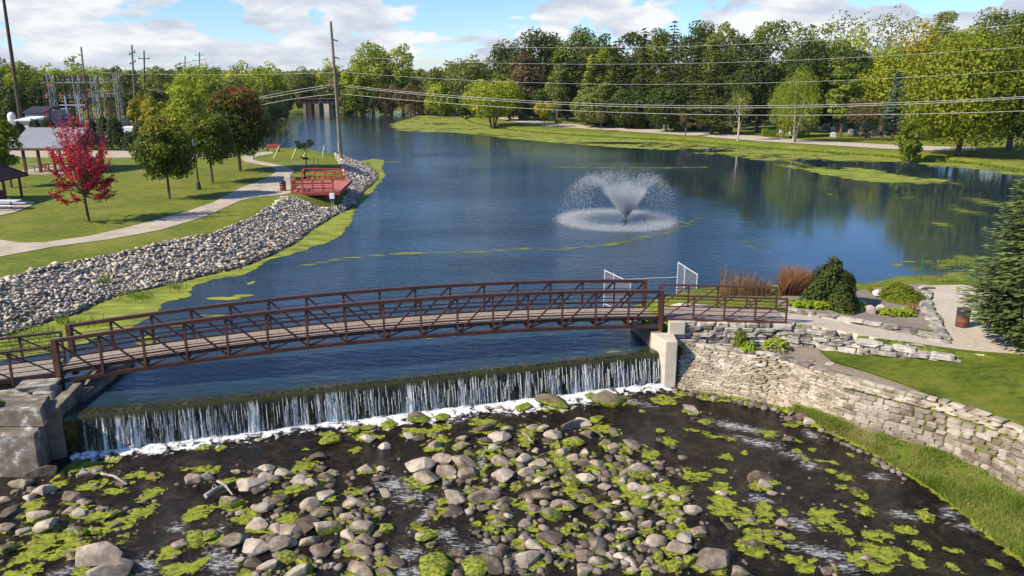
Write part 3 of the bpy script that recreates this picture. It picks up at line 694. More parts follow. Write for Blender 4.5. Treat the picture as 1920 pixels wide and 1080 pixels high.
# abutments --------------------------------------------------------------
M_resid = surf('scaled_concrete', [(0, (0.09, 0.07, 0.055)), (0.5, (0.17, 0.14, 0.11)), (0.75, (0.26, 0.225, 0.185)), (0.88, (0.50, 0.48, 0.46)), (1, (0.66, 0.64, 0.62))], 2.2, 0.9, 0.6, 0.03, 12)
ab = empty('left_abutment', P(60, 890, ZR), 'big weathered concrete block with chalky stains at the left end of the dam', 'abutment')
def PBOX(u0, u1, vb, vt_front, zb, depth, shear=0.0):
    """block whose front face stands at the foot line (u, vb) on zb and reaches up to vt_front"""
    a = P(u0, vb, zb); b = P(u1, vb, zb); z1 = ZA(vt_front, (a.y + b.y) / 2)
    return a, b, z1
a, b, z1 = PBOX(-120, 78, 893, 816, ZR, 3)
MB().hexa([(a.x, a.y - .1, -2.4), (b.x, b.y - .1, -2.4), (b.x - .5, b.y + 1.9, -2.4), (a.x, a.y + 1.9, -2.4), (a.x, a.y, z1), (b.x, b.y, z1), (b.x - .5, b.y + 1.9, z1), (a.x, a.y + 1.9, z1)]).build('lower_block', M_resid, ab, 0.04)
y1 = a.y + 0.62; z2 = ZA(769, y1)
MB().hexa([(a.x, y1, z1 + .002), (b.x + .05, y1, z1 + .002), (b.x - .45, y1 + 1.4, z1 + .002), (a.x, y1 + 1.4, z1 + .002), (a.x, y1 + .05, z2), (b.x - .05, y1 + .05, z2), (b.x - .48, y1 + 1.4, z2), (a.x, y1 + 1.4, z2)]).build('upper_block', M_resid, ab, 0.05)
pil = empty('left_dam_pillar', P(110, 862, ZR), 'wedge-topped concrete pillar at the left end of the waterfall', 'pillar')
q0 = P(97, 862, ZR); q1 = P(126, 857, ZR); zt = 0.45
pts = [(q0.x, q0.y), (q1.x, q1.y), (q1.x - 0.25, q1.y + 2.2), (q0.x - .2, q0.y + 2.2)]
MB().hexa([(x, y, -2.4) for x, y in pts] + [(pts[0][0], pts[0][1], zt), (pts[1][0], pts[1][1], zt), (pts[2][0], pts[2][1], zt + 0.12), (pts[3][0], pts[3][1], zt + 0.12)]).build('shaft', M_oldconc, pil, 0.03)
zt2 = 0.30
MB().hexa([(pts[0][0] - .5, pts[0][1] + 1.8, -2.4), (pts[1][0] + .1, pts[0][1] + 1.8, -2.4), (pts[1][0] + .1, pts[0][1] + 6, -2.4), (pts[0][0] - .5, pts[0][1] + 6, -2.4),
           (pts[0][0] - .5, pts[0][1] + 1.8, zt2), (pts[1][0] + .1, pts[0][1] + 1.8, zt2), (pts[1][0] + .1, pts[0][1] + 6, zt2), (pts[0][0] - .5, pts[0][1] + 6, zt2)]).build('bridge_seat', M_oldconc, pil, 0.03)
rp = empty('right_dam_pillar', P(1253, 728, ZR), 'pale concrete pillar at the right end of the waterfall beside the stone wall', 'pillar')
a = P(1241, 722, ZR); b = P(1266, 728, ZR); zt = ZA(640, b.y)
MB().hexa([(a.x, b.y - .05, -2.4), (b.x, b.y - .05, -2.4), (b.x, b.y + 1.1, -2.4), (a.x - .5, b.y + 1.1, -2.4), (a.x, b.y, zt), (b.x, b.y, zt), (b.x, b.y + 1.1, zt + .05), (a.x - .5, b.y + 1.1, zt + .05)]).build('shaft', M_cleanconc, rp, 0.03)
# wing wall running upstream under the bridge
w0 = Vector((a.x - .45, b.y + 1.1, 0)); w1 = P(1178, 612, 0)
MB().hexa([(w0.x - .02, w0.y, -1.5), (w0.x + .5, w0.y, -1.5), (w1.x + .5, w1.y, -1.5), (w1.x, w1.y, -1.5), (w0.x - .02, w0.y, .78), (w0.x + .5, w0.y, .78), (w1.x + .5, w1.y, .35), (w1.x, w1.y, .35)]).build('wing_wall', M_oldconc, rp, 0.03)
MB().box((b.x + .12, b.y + 1.0, 1.02), (0.75, 0.28, 0.62)).build('end_block', M_cleanconc, rp, 0.02)

# ------------------------------------------------------------------ the footbridge
BL = Vector((-17.95, 29.3, 0)); BR = Vector((6.95, 35.3, 0)); bt = (BR - BL).normalized(); bn = Vector((-bt.y, bt.x, 0)); blen = (BR - BL).length
BWID = 1.95
def zbot(s):
    q = s / blen; return 0.63 + 0.34 * q + 0.55 * 4 * q * (1 - q)
def BP(s, o, z): q = BL + bt * s + bn * o; return Vector((q.x, q.y, z))
TH = 1.70
foot_bridge = empty('footbridge', BP(blen / 2, BWID / 2, zbot(blen / 2)), 'long arched footbridge of rust-brown steel trusses spanning the lake above the dam', 'footbridge')
NP = 16
ss = [blen * i / NP for i in range(NP + 1)]
for side, o in ((0, 0.0), (1, BWID)):
    for nm, hh, w, h in (('top_chord', TH, 0.17, 0.14), ('bottom_chord', 0.0, 0.15, 0.14), ('mid_rail', 0.62, 0.09, 0.09)):
        mb = MB(); N = 48
        if nm == 'mid_rail' and side == 0: h = 0.06; w = 0.05
        for i in range(N):
            s0, s1 = blen * i / N, blen * (i + 1) / N
            mb.bar(BP(s0, o, zbot(s0) + hh), BP(s1, o, zbot(s1) + hh), w, h)
        mb.build(nm, M_steel, foot_bridge)
    for i in range(1, NP):
        s = ss[i]; MB().bar(BP(s, o, zbot(s) + .07), BP(s, o, zbot(s) + TH - .07), 0.09, 0.09).build('post', M_steel, foot_bridge)
    for i in range(NP):
        s0, s1 = ss[i], ss[i + 1]
        if i < NP * 0.44: pa, pb = BP(s0 + .06, o, zbot(s0) + TH - .07), BP(s1 - .05, o, zbot(s1) + .08)
        else: pa, pb = BP(s0 + .05, o, zbot(s0) + .08), BP(s1 - .06, o, zbot(s1) + TH - .07)
        MB().bar(pa, pb, 0.068, 0.068).build('diagonal_brace', M_steel, foot_bridge)
    for e, s in ((0, 0.0), (1, blen)):
        MB().bar(BP(s, o, zbot(s) - 0.42), BP(s, o, zbot(s) + TH + .072), 0.20, 0.20).build('end_post', M_steel, foot_bridge)
    inn = 0.06 if side == 0 else -0.06
    for k, zr in enumerate((0.50, 0.72, 0.94, 1.16, 1.36) if side == 0 else (0.85, 1.02, 1.18, 1.34)):
        mb = MB(); N = 32
        for i in range(N):
            s0, s1 = blen * i / N, blen * (i + 1) / N
            mb.bar(BP(s0, o + inn, zbot(s0) + zr), BP(s1, o + inn, zbot(s1) + zr), 0.022, 0.028)
        mb.build('guard_rail', M_steel, foot_bridge)
    mb = MB(); N = 32
    for i in range(N):
        s0, s1 = blen * i / N, blen * (i + 1) / N
        mb.bar(BP(s0, o + inn * 1.5, zbot(s0) + .36), BP(s1, o + inn * 1.5, zbot(s1) + .36), 0.03, 0.16)
    mb.build('deck_edge_beam', M_steel, foot_bridge)
for i in range(NP + 1):
    s = ss[i]; MB().bar(BP(s, .06, zbot(s) + .12), BP(s, BWID - .06, zbot(s) + .12), 0.09, 0.12).build('floor_beam', M_steel, foot_bridge)
    if 0 < i < NP:
        MB().bar(BP(s, .05, zbot(s) + .05), BP(s + .75 * (1 if i > 7 else 1), .05, zbot(s) + .30), 0.05, 0.05).build('knee_brace', M_steel, foot_bridge)
mb = MB(); n = int(blen / 0.155)
for i in range(n):
    s = (i + .5) * blen / n; w = blen / n - 0.008
    a_, b_ = BP(s, .10, zbot(s) + .33 + rng.uniform(0, .006)), BP(s, BWID - .10, zbot(s) + .33 + rng.uniform(0, .006))
    mb.bar(a_, b_, w, 0.05)
o = mb.build('deck_board', M_deck, foot_bridge); o['kind'] = 'stuff'
def ramp_rails(name, label, A, Bv, zA, zB, npan, flip):
    """a straight railed approach from A to Bv (near side line); rails on both sides"""
    t = (Bv - A); Ln = t.length; t.normalize(); nn = Vector((-t.y, t.x, 0))
    r = empty(name, A, label, 'bridge approach')
    def RP(s, o, z): q = A + t * s + nn * o; return Vector((q.x, q.y, zA + (zB - zA) * s / Ln + z))
    HR = 1.12
    for o in (0.0, BWID):
        MB().bar(RP(0, o, HR), RP(Ln, o, HR), 0.10, 0.08).build('top_rail', M_steel, r)
        MB().bar(RP(0, o, -0.06), RP(Ln, o, -0.06), 0.06, 0.17).build('bottom_beam', M_steel, r)
        for zr in (0.22, 0.42, 0.60, 0.78, 0.93):
            MB().bar(RP(0, o + .05, zr), RP(Ln, o + .05, zr), 0.022, 0.026).build('guard_rail', M_steel, r)
        for i in range(npan + 1):
            s = Ln * i / npan
            MB().bar(RP(s, o, -.25), RP(s, o, HR - .04), 0.075, 0.075).build('post', M_steel, r)
        for i in range(npan):
            s0, s1 = Ln * i / npan + .05, Ln * (i + 1) / npan - .05
            if flip: MB().bar(RP(s0, o, HR - .08), RP(s1, o, .04), 0.05, 0.05).build('diagonal_brace', M_steel, r)
            else: MB().bar(RP(s0, o, .04), RP(s1, o, HR - .08), 0.05, 0.05).build('diagonal_brace', M_steel, r)
    m_ = MB()
    nb = int(Ln / .155)
    for i in range(nb):
        s = (i + .5) * Ln / nb; m_.bar(RP(s, .08, 0), RP(s, BWID - .08, 0), Ln / nb - .008, 0.05)
    o = m_.build('deck_board', M_deck, r); o['kind'] = 'stuff'
    return r
A = BP(blen + .12, 0, 0); Bv = P(1473, 604, 1.32); Bv.z = 0
ramp_rails('right_approach', 'short railed approach of rust-brown steel from the bridge to the garden path', A, Bv, 1.36, 1.32, 4, False)
A = BP(-.12, 0, 0) ; Bx = P(-330, 760, .75); Bx.z = 0
def ramp_left():
    A2 = Bx; B2 = A
    ramp_rails('left_approach', 'railed approach of rust-brown steel leading off past the concrete block', A2, B2, 0.80, 0.98, 5, True)
ramp_left()

# ------------------------------------------------------------------ stones: shape pool
def ico(sub):
    import bmesh
    bm = bmesh.new(); bmesh.ops.create_icosphere(bm, subdivisions=sub, radius=1.0)
    V = np.array([v.co[:] for v in bm.verts]); F = np.array([[v.index for v in f.verts] for f in bm.faces]); bm.free(); return V, F
def rockshape(seed, sub, cuts, rnd, rough=0.05, cut0=0.55, cut1=0.92):
    r = np.random.RandomState(seed); V, F = ico(sub); V = V.copy()
    V = np.sign(V) * np.abs(V) ** rnd
    for _ in range(cuts):
        n = r.normal(size=3); n /= np.linalg.norm(n); d = r.uniform(cut0, cut1)
        k = V @ n; over_ = k > d; V[over_] -= np.outer(k[over_] - d, n) * 0.93
    if rough: V *= (1 + rough * r.normal(size=(len(V), 1)))
    V -= (V.max(0) + V.min(0)) / 2; V /= (V.max(0) - V.min(0)) / 2
    return V, F
def rockmesh(name, seed, sub, cuts, rnd, mat, rough=0.03, smooth=False, c0=.55, c1=.92):
    V, F = rockshape(seed, sub, cuts, rnd, rough, c0, c1); return np_mesh(name, V * 0.5, F, mat, smooth=smooth)
ROUND = [rockmesh('boulder', s, 3, 18, 0.85, M_boulder, 0.008, True, .5, .85) for s in range(8)]
FACET = [rockmesh('boulder', 50 + s, 3, 11, 0.8, M_boulder, 0.004, False, .38, .72) for s in range(8)]
for me in FACET: me.polygons.foreach_set('use_smooth', np.ones(len(me.polygons), bool)); me.set_sharp_from_angle(angle=math.radians(22))
for me in ROUND: me.set_sharp_from_angle(angle=math.radians(24))
MOSS = []
for s in range(4):
    me = rockmesh('boulder', 90 + s, 3, 14, 0.8, M_mossy, 0.02, True); MOSS.append(me)
RIP = [rockmesh('riprap_stone', 200 + s, 1, 8, 0.7, M_riprap, 0.10, False, .4, .85) for s in range(12)]

# boulders read off the photograph: (u0, v0 of the picture quarter), then x, y, w, h at three times its scale
B7 = [(130,545,100,75),(245,495,150,50),(265,785,145,95),(455,715,80,75),(475,665,80,35),(395,705,60,45),(420,640,110,50),(425,835,120,45),(560,950,240,120),(645,1020,190,120),(1170,505,80,90),(1090,535,90,50),(1500,470,80,60),(1300,665,110,70),(1410,570,130,70),(1570,640,90,80),(1480,690,90,70),(1740,660,110,90),(1720,780,140,90),(1800,720,100,80),(1830,620,80,70),(1560,810,100,70),(1640,820,110,70),(1450,790,100,60),(1580,895,140,80),(1315,875,120,75),(1445,900,130,130),(1740,875,110,60),(1845,810,150,60),(1800,935,110,60),(1620,970,110,90),(1720,990,90,80),(1430,1000,90,60),(1510,1015,110,50),(1670,1050,130,60),(65,715,90,60),(45,910,90,65),(30,800,80,60),(215,750,110,50),(245,590,110,50),(1785,400,90,50),(1600,495,80,40),(1690,545,90,50),(1760,550,70,40),(1500,530,90,40),(1800,470,60,40),(1010,895,90,60),(1840,525,90,40),(640,725,70,45),(810,655,50,30),(1350,720,50,35),(400,955,50,60),(650,790,60,40),(1450,600,60,40),(870,515,60,25),(1185,830,60,35)]
B8 = [(455,445,140,120),(570,410,110,80),(690,430,125,100),(475,520,130,80),(590,480,110,65),(715,500,100,55),(895,300,110,60),(810,310,80,50),(930,245,70,45),(1130,235,60,75),(1190,280,95,75),(1075,235,60,50),(1295,235,130,40),(1385,270,80,55),(1360,220,90,45),(1440,200,70,40),(1310,325,110,45),(1220,345,60,35),(905,500,115,95),(900,420,90,75),(955,380,65,90),(1030,410,90,50),(1035,480,80,80),(1100,445,85,45),(1240,435,90,50),(1240,385,80,45),(1310,410,70,50),(1370,375,60,80),(1435,440,70,60),(1370,435,80,45),(1285,540,100,80),(1375,530,95,55),(1170,490,80,50),(1640,335,95,70),(1535,350,70,40),(1700,490,150,60),(1590,490,60,45),(1650,570,80,65),(1705,590,80,40),(805,610,150,105),(915,650,75,55),(640,640,120,65),(640,710,95,60),(1100,625,160,70),(1085,695,65,50),(1145,580,55,45),(1280,670,90,80),(1215,665,80,60),(1180,730,120,80),(890,770,75,75),(935,730,60,50),(1040,775,80,65),(1180,845,120,120),(1085,890,80,80),(1330,795,65,50),(1450,735,80,60),(1450,790,70,60),(1610,735,75,55),(1710,785,75,65),(1760,680,70,55),(1430,885,110,90),(1580,910,70,60),(1770,865,110,110),(1600,850,110,40),(1670,875,60,60),(1890,905,120,90),(1370,955,90,85),(1445,1000,90,50),(1370,1035,90,80),(1630,990,70,60),(1570,960,70,60),(1885,1015,90,70),(1780,960,60,50),(1225,925,70,50),(910,920,110,80),(1050,980,120,90),(850,1010,130,80),(575,1020,110,80),(305,995,90,80),(135,590,80,70),(245,605,70,65),(145,475,100,50),(225,470,60,40),(60,495,50,60),(60,660,85,50),(130,665,80,45),(205,700,85,60),(35,735,80,60),(120,805,120,60),(255,805,70,60),(125,860,80,70),(55,910,100,70),(40,845,80,50),(245,1055,120,50),(110,1055,150,50),(100,940,140,40),(450,855,70,40),(680,300,60,35),(575,305,70,30),(520,290,50,30),(435,300,60,30),(530,335,80,50),(240,345,65,45),(145,305,80,40),(810,255,110,25),(840,120,50,50),(885,125,45,60),(860,355,60,40),(670,345,80,50),(725,380,60,50),(1480,330,60,35),(1200,570,60,30),(1480,570,70,50),(1380,610,60,35),(1350,640,60,40),(1390,700,60,45),(1260,810,50,70),(1300,910,60,50),(1360,850,60,50),(1510,850,60,60),(1620,820,60,40),(1340,920,50,50),(1510,960,50,40),(1700,1015,50,50),(1640,1040,60,40),(620,520,50,35),(1000,370,40,40),(1100,370,50,30),(1160,320,60,25),(1050,310,70,40),(1130,400,60,35),(1300,500,60,30),(1435,490,50,30),(1770,510,50,35),(800,695,80,40),(720,545,60,25),(1110,535,60,40)]
B9 = [(45,145,90,50),(440,525,130,45),(465,565,80,35),(980,605,80,40),(1035,720,60,50),(1385,735,60,70),(560,780,70,40),(385,905,125,80),(515,830,60,60),(810,1040,70,50),(1030,965,55,60),(170,960,190,150),(85,820,100,60),(60,705,90,60),(20,860,100,70),(30,980,90,80),(215,610,60,50),(380,760,60,40),(265,800,60,35),(325,795,40,30),(325,1060,100,40),(185,85,60,25),(595,145,60,40),(600,305,50,35),(10,590,60,40),(605,200,60,30),(680,190,90,35),(720,215,80,30),(785,205,70,25),(500,610,50,25),(420,115,50,25),(860,270,50,30),(610,165,60,25),(10,620,50,40)]
BM = [(640 + 1190 / 3, 720 + 95 / 3, 60, 25), (640 + 1500 / 3, 720 + 75 / 3, 56, 28), (640 + 440 / 3, 720 + 185 / 3, 42, 22), (640 + 570 / 3, 720 + 175 / 3, 27, 26), (640 + 270 / 3, 720 + 215 / 3, 26, 26),
      (640 + 530 / 3, 720 + 1000 / 3, 56, 50), (640 + 760 / 3, 720 + 1010 / 3, 48, 40), (640 + 470 / 3, 720 + 845 / 3, 32, 20), (640 + 80 / 3, 720 + 245 / 3, 26, 20), (980, 762, 30, 14), (1110, 742, 30, 14), (690, 800, 24, 14), (640 - 20, 822, 40, 20), (370, 1010, 34, 24), (400 - 30, 1000, 26, 20), (1170 / 3, 850 / 3 + 720, 34, 20)]
GB = 'boulders lying in the shallow river below the dam'
labels = {('7', 8): 'broad flat-topped slab boulder, upper of two overlapping at the bottom left of the river', ('7', 9): 'broad flat slab boulder lying against the lower edge of another slab, bottom left',
 ('7', 2): 'flat oblong boulder alone in dark water left of the main rock field', ('7', 10): 'upright pointed boulder in green algae in front of the left waterfall end',
 ('7', 3): 'rounded boulder standing beside two smaller ones in the left river channel', ('8', 0): 'large angular boulder leaning left, leftmost of the big cluster in mid river',
 ('8', 2): 'large squarish boulder at the right of the big cluster in mid river', ('8', 3): 'flat wedge boulder sloping toward the viewer below the big leaning boulder',
 ('8', 39): 'large cracked pale block with bright face beside the small rapids', ('8', 43): 'long pale slab boulder with a pointed right end, mid river',
 ('8', 52): 'big smooth round-topped boulder at the lower middle of the rock field', ('8', 62): 'big rounded boulder beside green algae at the lower right of the rock field',
 ('8', 65): 'big blocky pale boulder near the bottom edge right of centre', ('9', 11): 'biggest rounded boulder at the right edge of the rock field, bottom',
 ('9', 1): 'two-tone flat boulder ringed by algae alone in the right channel', ('9', 7): 'pale boulder with algae beneath at the right side of the river', ('9', 9): 'small rounded boulder alone near the bottom in the right channel',
 ('9', 5): 'pointed pale boulder with an algae skirt nearest the grassy bank', ('9', 3): 'cracked boulder in an algae ring in the middle of the right channel', ('9', 0): 'pale block near the pillar foot at the right end of the dam',
 ('8', 18): 'angular boulder with a flat face just below the top of the rock field', ('8', 33): 'rounded boulder standing alone right of the upper rock field', ('8', 35): 'long low boulder at the right edge of the rock field above algae',
 ('8', 76): 'pale boulder capping a mossy mound near the bottom rapids', ('8', 75): 'flat-topped pale block beside the lower rapids', ('8', 26 + 0): None}
ALLB = []
for key, (u0, v0), lst in (('7', (0, 720), B7), ('8', (640, 720), B8), ('9', (1280, 720), B9)):
    for i, (x, y, w, h) in enumerate(lst): ALLB.append((u0 + x / 3, v0 + y / 3, w / 3, h / 3, labels.get((key, i)), False))
for u, v, w, h in BM: ALLB.append((u, v, w, h, None, True))
mosslab = ['mossy green boulder lapped by foam below the right half of the waterfall', 'wide mossy boulder nearest the right end of the waterfall foot']
rb = np.random.RandomState(77)
FIELD = [(760, 1280, 800, 1080, 46), (430, 720, 860, 1080, 22), (0, 260, 880, 1000, 12), (1150, 1290, 860, 1080, 12)]
for (ua, ub, va, vb, nn_) in FIELD:
    c = 0
    while c < nn_:
        u, v = rb.uniform(ua, ub), rb.uniform(va, vb); w = rb.uniform(13, 22)
        if any(abs(u - q[0]) < (w + q[2]) * .42 and abs(v - q[1]) < (w + q[3]) * .36 for q in ALLB): 
            c += 0.2; continue
        ALLB.append((u, v, w, w * rb.uniform(.5, .8), None, False)); c += 1
ROCKPOS = []
for i, (u, v, w, h, lab, moss) in enumerate(ALLB):
    m = mpx(v, ZR); Wm = w * m * 1.2; Hm = h * m
    dep = min(Wm * rb.uniform(.7, .95), Hm * 1.5 + .05); hgt = max(0.55 * (Hm - dep * .30), .34 * Wm, .1)
    q = P(u, v + h * .28, ZR)
    me = (MOSS[rb.randint(4)] if moss else (ROUND if (lab is None and rb.rand() < .15) or (lab and 'round' in lab) else FACET)[rb.randint(8)])
    rz = rb.uniform(-.5, .5) + (math.pi if rb.rand() < .5 else 0)
    ho = hgt * 1.55
    o = link('boulder', me, None, (q.x, q.y, ZR + ho * .16), (rb.uniform(-.15, .15), rb.uniform(-.15, .15), rz), (Wm, dep, ho))
    if moss: ho *= .62; o.scale = (Wm * .95, dep * 1.1, ho * .8)
    if lab is None:
        zone = 'at the far left of the river' if u < 300 else 'in the left rock cluster' if u < 500 else 'left of the small rapids' if u < 740 else 'in the left third of the rock field' if u < 930 else 'in the middle of the rock field' if u < 1110 else 'in the right third of the rock field' if u < 1290 else 'in the open right channel'
        row = ', near the waterfall' if v < 845 else ', above mid river' if v < 905 else ', mid river' if v < 960 else ', below mid river' if v < 1015 else ', bottom edge'
        sz = 'small' if w < 20 else 'medium-sized' if w < 30 else 'large'
        kind_ = 'mossy dark' if moss else ('rounded grey-brown' if me in ROUND else 'angular grey-brown')
        lab = '%s %s boulder %s%s' % (sz, kind_, zone, row.replace('in the middle of the river', 'mid river'))
    if moss and i - (len(B7) + len(B8) + len(B9)) < 2: lab = mosslab[i - (len(B7) + len(B8) + len(B9))]
    tag(o, lab, 'boulder', GB); ROCKPOS.append((q.x, q.y, Wm))
# the small stones between them
def small_stones():
    V, F = [], []; T = []; n = 0; r = np.random.RandomState(3)
    shapes = [rockshape(300 + k, 1, 6, .9, .04) for k in range(6)]
    def put(q, s):
        nonlocal n
        sv, sf = shapes[r.randint(6)]; a = r.uniform(0, 6.3); c, s_ = math.cos(a), math.sin(a)
        v = sv * 0.5 * np.array([s, s * r.uniform(.6, 1), s * r.uniform(.4, .7)])
        v = np.stack([v[:, 0] * c - v[:, 1] * s_, v[:, 0] * s_ + v[:, 1] * c, v[:, 2]], 1) + np.array([q[0], q[1], ZR + s * .02])
        V.append(v); F.append(sf + n); n += len(v); T.append(np.full(len(v), r.uniform(-.5, .5)))
    for _ in range(620):
        k = r.randint(len(ROCKPOS)); x, y, w = ROCKPOS[k]; a = r.uniform(0, 6.3); d = w * r.uniform(.5, 1.1)
        put((x + d * math.cos(a), y + d * math.sin(a)), r.uniform(.08, .26))
    for _ in range(240):
        zc = [(850, 1290, 800, 1080), (470, 720, 880, 1080), (850, 1250, 860, 1080)][r.randint(3)]
        q = P(r.uniform(zc[0], zc[1]), r.uniform(zc[2], zc[3]), ZR); put((q.x, q.y), r.uniform(.22, .46))
    for _ in range(160):
        q = P(r.uniform(0, 1700), r.uniform(860, 1100), ZR)
        if sdist(np.array([[q.x, q.y]]), wet_pg)[0] < -.3: put(q, r.uniform(.06, .2))
    for k in range(90):      # along the foot of the stone wall
        i = r.randint(len(river_edge) - 6); a_, b_ = river_edge[i], river_edge[i + 1]; f_ = r.rand()
        q = P(a_[0] + (b_[0] - a_[0]) * f_ - r.uniform(0, 10), a_[1] + (b_[1] - a_[1]) * f_ + r.uniform(0, 8), ZR); put(q, r.uniform(.15, .4))
    me = np_mesh('river_stones', np.vstack(V), np.vstack(F), M_pebble, {'tint': ('POINT', np.concatenate(T))})
    tag(link('river_stones', me), 'scatter of small stones and cobbles between the river boulders', 'stones', None, 'stuff')
small_stones()

# algae mats of the river -----------------------------------------------------
A7 = [(480,465,180,50),(640,420,60,40),(330,570,50,40),(520,570,100,40),(750,520,80,30),(650,610,80,35),(180,680,90,40),(150,720,60,35),(840,620,60,50),(800,720,90,50),(700,790,70,40),(560,750,60,40),(640,790,60,40),(420,900,80,50),(360,940,60,50),(160,970,100,60),(230,900,90,40),(500,840,50,40),(150,1050,90,40),(700,870,60,30),(1110,735,80,50),(1130,480,110,20),(1200,490,40,40),(1400,545,200,20),(1700,465,70,50),(1600,500,60,20),(1640,590,80,60),(1390,740,60,60),(1420,790,60,30),(1600,750,80,40),(1120,860,60,40),(940,960,60,50),(990,1050,70,50),(1110,1020,60,50),(1140,355,50,30),(1240,365,30,20),(1460,315,30,15),(1850,280,50,20),(1850,330,60,20),(1715,370,30,15),(1560,840,60,30),(1660,850,60,30),(1400,1070,60,30),(510,735,30,30),(870,520,60,20),(450,1070,70,30),(330,490,90,40),(60,1060,70,30),(280,850,50,30)]
A8 = [(60,250,60,40),(100,290,70,40),(200,300,50,20),(370,285,50,25),(430,265,90,25),(560,250,60,30),(570,170,50,35),(800,215,100,40),(880,240,50,40),(1040,280,60,60),(1030,320,50,50),(510,370,70,30),(850,410,60,30),(840,380,60,50),(1470,255,90,50),(740,620,60,50),(600,650,50,40),(940,660,50,30),(980,580,40,30),(1040,690,40,40),(880,720,80,40),(840,820,50,60),(940,830,50,40),(760,790,40,20),(1580,370,80,30),(1740,400,60,40),(1600,430,40,30),(1710,440,40,15),(1600,540,80,80),(1750,600,120,50),(1860,640,80,60),(1850,740,80,60),(1880,830,70,50),(1660,640,80,60),(1840,320,50,30),(1560,640,60,40),(1480,690,60,40),(1340,640,50,30),(550,730,50,40),(200,710,60,45),(60,610,60,30),(70,760,60,30),(20,960,60,20),(200,1000,80,35),(530,1010,80,70),(770,1010,60,60),(1250,970,80,25),(1460,1010,60,40),(1820,1040,40,40),(1700,830,60,30),(470,830,50,40),(80,375,40,20),(920,1000,50,30),(1000,900,60,40),(1190,80,100,50),(1520,90,100,50),(1640,115,40,10),(1810,90,80,40),(1690,155,25,10),(1900,60,40,30),(1170,990,40,25),(1200,400,60,40),(1100,520,60,50),(1300,600,60,40),(1500,480,60,40),(1400,480,50,30)]
A9 = [(60,160,70,20),(120,80,50,25),(250,95,100,15),(400,120,120,15),(530,130,60,25),(640,215,80,20),(600,230,60,15),(780,230,70,30),(125,215,35,20),(480,280,60,30),(60,265,80,15),(180,300,60,12),(270,315,40,15),(620,320,60,15),(235,410,50,30),(340,390,25,15),(220,490,80,15),(60,520,100,40),(640,385,30,15),(690,425,35,15),(740,375,30,12),(780,435,50,10),(850,445,25,15),(940,400,35,15),(1075,450,25,20),(920,530,50,25),(830,495,40,15),(880,580,60,15),(220,600,70,40),(430,570,60,40),(240,700,90,80),(460,720,60,80),(560,725,40,25),(370,740,40,60),(310,790,60,20),(800,760,90,70),(870,800,50,60),(1040,715,60,45),(1360,740,60,55),(930,840,50,25),(940,885,40,25),(1060,860,60,30),(1240,820,80,30),(1140,850,60,20),(1130,960,130,60),(1000,980,80,40),(1100,1040,80,30),(1340,910,80,30),(1320,1000,50,40),(1520,940,60,20),(1520,1040,50,25),(1740,1020,50,25),(990,625,60,25),(680,1040,60,40),(620,990,60,30),(720,1000,30,25),(400,860,60,40),(490,870,40,40),(540,900,30,30),(390,960,60,30),(920,690,30,10),(600,860,30,15)]
EL = []
for (u0, v0), lst in (((0, 720), A7), ((640, 720), A8), ((1280, 720), A9)):
    for x, y, rx, ry in lst:
        u, v = u0 + x / 3, v0 + y / 3; q = P(u, v, ZR); m = mpx(v, ZR)
        EL.append((q.x, q.y, rx / 3 * m * 1.0, ry / 3 * m / 0.5 * 1.0, rb.uniform(-.5, .1)))
for (x, y, w) in ROCKPOS:
    if rb.rand() < .5: EL.append((x + rb.uniform(-.15, .15), y + rb.uniform(-.15, .1), w * rb.uniform(.45, .75), w * rb.uniform(.4, .65), 0))
def ell_dens(X, Y, els, k=1.15):
    D = np.full(X.shape, -3.0); x0 = X[0, 0]; y0 = Y[0, 0]; res = X[0, 1] - X[0, 0]; ny, nx = X.shape
    for (cx, cy, rx, ry, a) in els:
        R = max(rx, ry) * 1.6; i0 = max(0, int((cx - R - x0) / res)); i1 = min(nx, int((cx + R - x0) / res) + 2); j0 = max(0, int((cy - R - y0) / res)); j1 = min(ny, int((cy + R - y0) / res) + 2)
        if i0 >= i1 or j0 >= j1: continue
        dx = X[j0:j1, i0:i1] - cx; dy = Y[j0:j1, i0:i1] - cy; c, s = math.cos(a), math.sin(a)
        r = np.sqrt(((dx * c + dy * s) / rx) ** 2 + ((-dx * s + dy * c) / ry) ** 2)
        D[j0:j1, i0:i1] = np.maximum(D[j0:j1, i0:i1], k - r * .85)
    return D
edge_np = poly(river_edge, ZR)
def rw(X, Y):
    D = ell_dens(X, Y, EL) + (vnoise(X * .8 + 31, Y * .8, 1.6, 3) - .5) * .5
    p = np.stack([X.ravel(), Y.ravel()], 1); e = sdist(p, edge_np, closed=False).reshape(X.shape)
    D = np.maximum(D, 1.0 - e / 0.30)
    ins = sdist(p, wet_pg).reshape(X.shape); return np.where(ins < 0.35, np.minimum(D, 0.82), -3)
def rwz(X, Y): return ZR + 0.012 + 0.035 * vnoise(X + 50, Y + 9, 3.0, 3)
tag(dens_grid('river_algae', M_riverweed, -16.5, 19, 19, 35.5, 0.09, rwz, rw, -0.45), 'lime green algae mats spread over the shallow river among the boulders', 'algae')
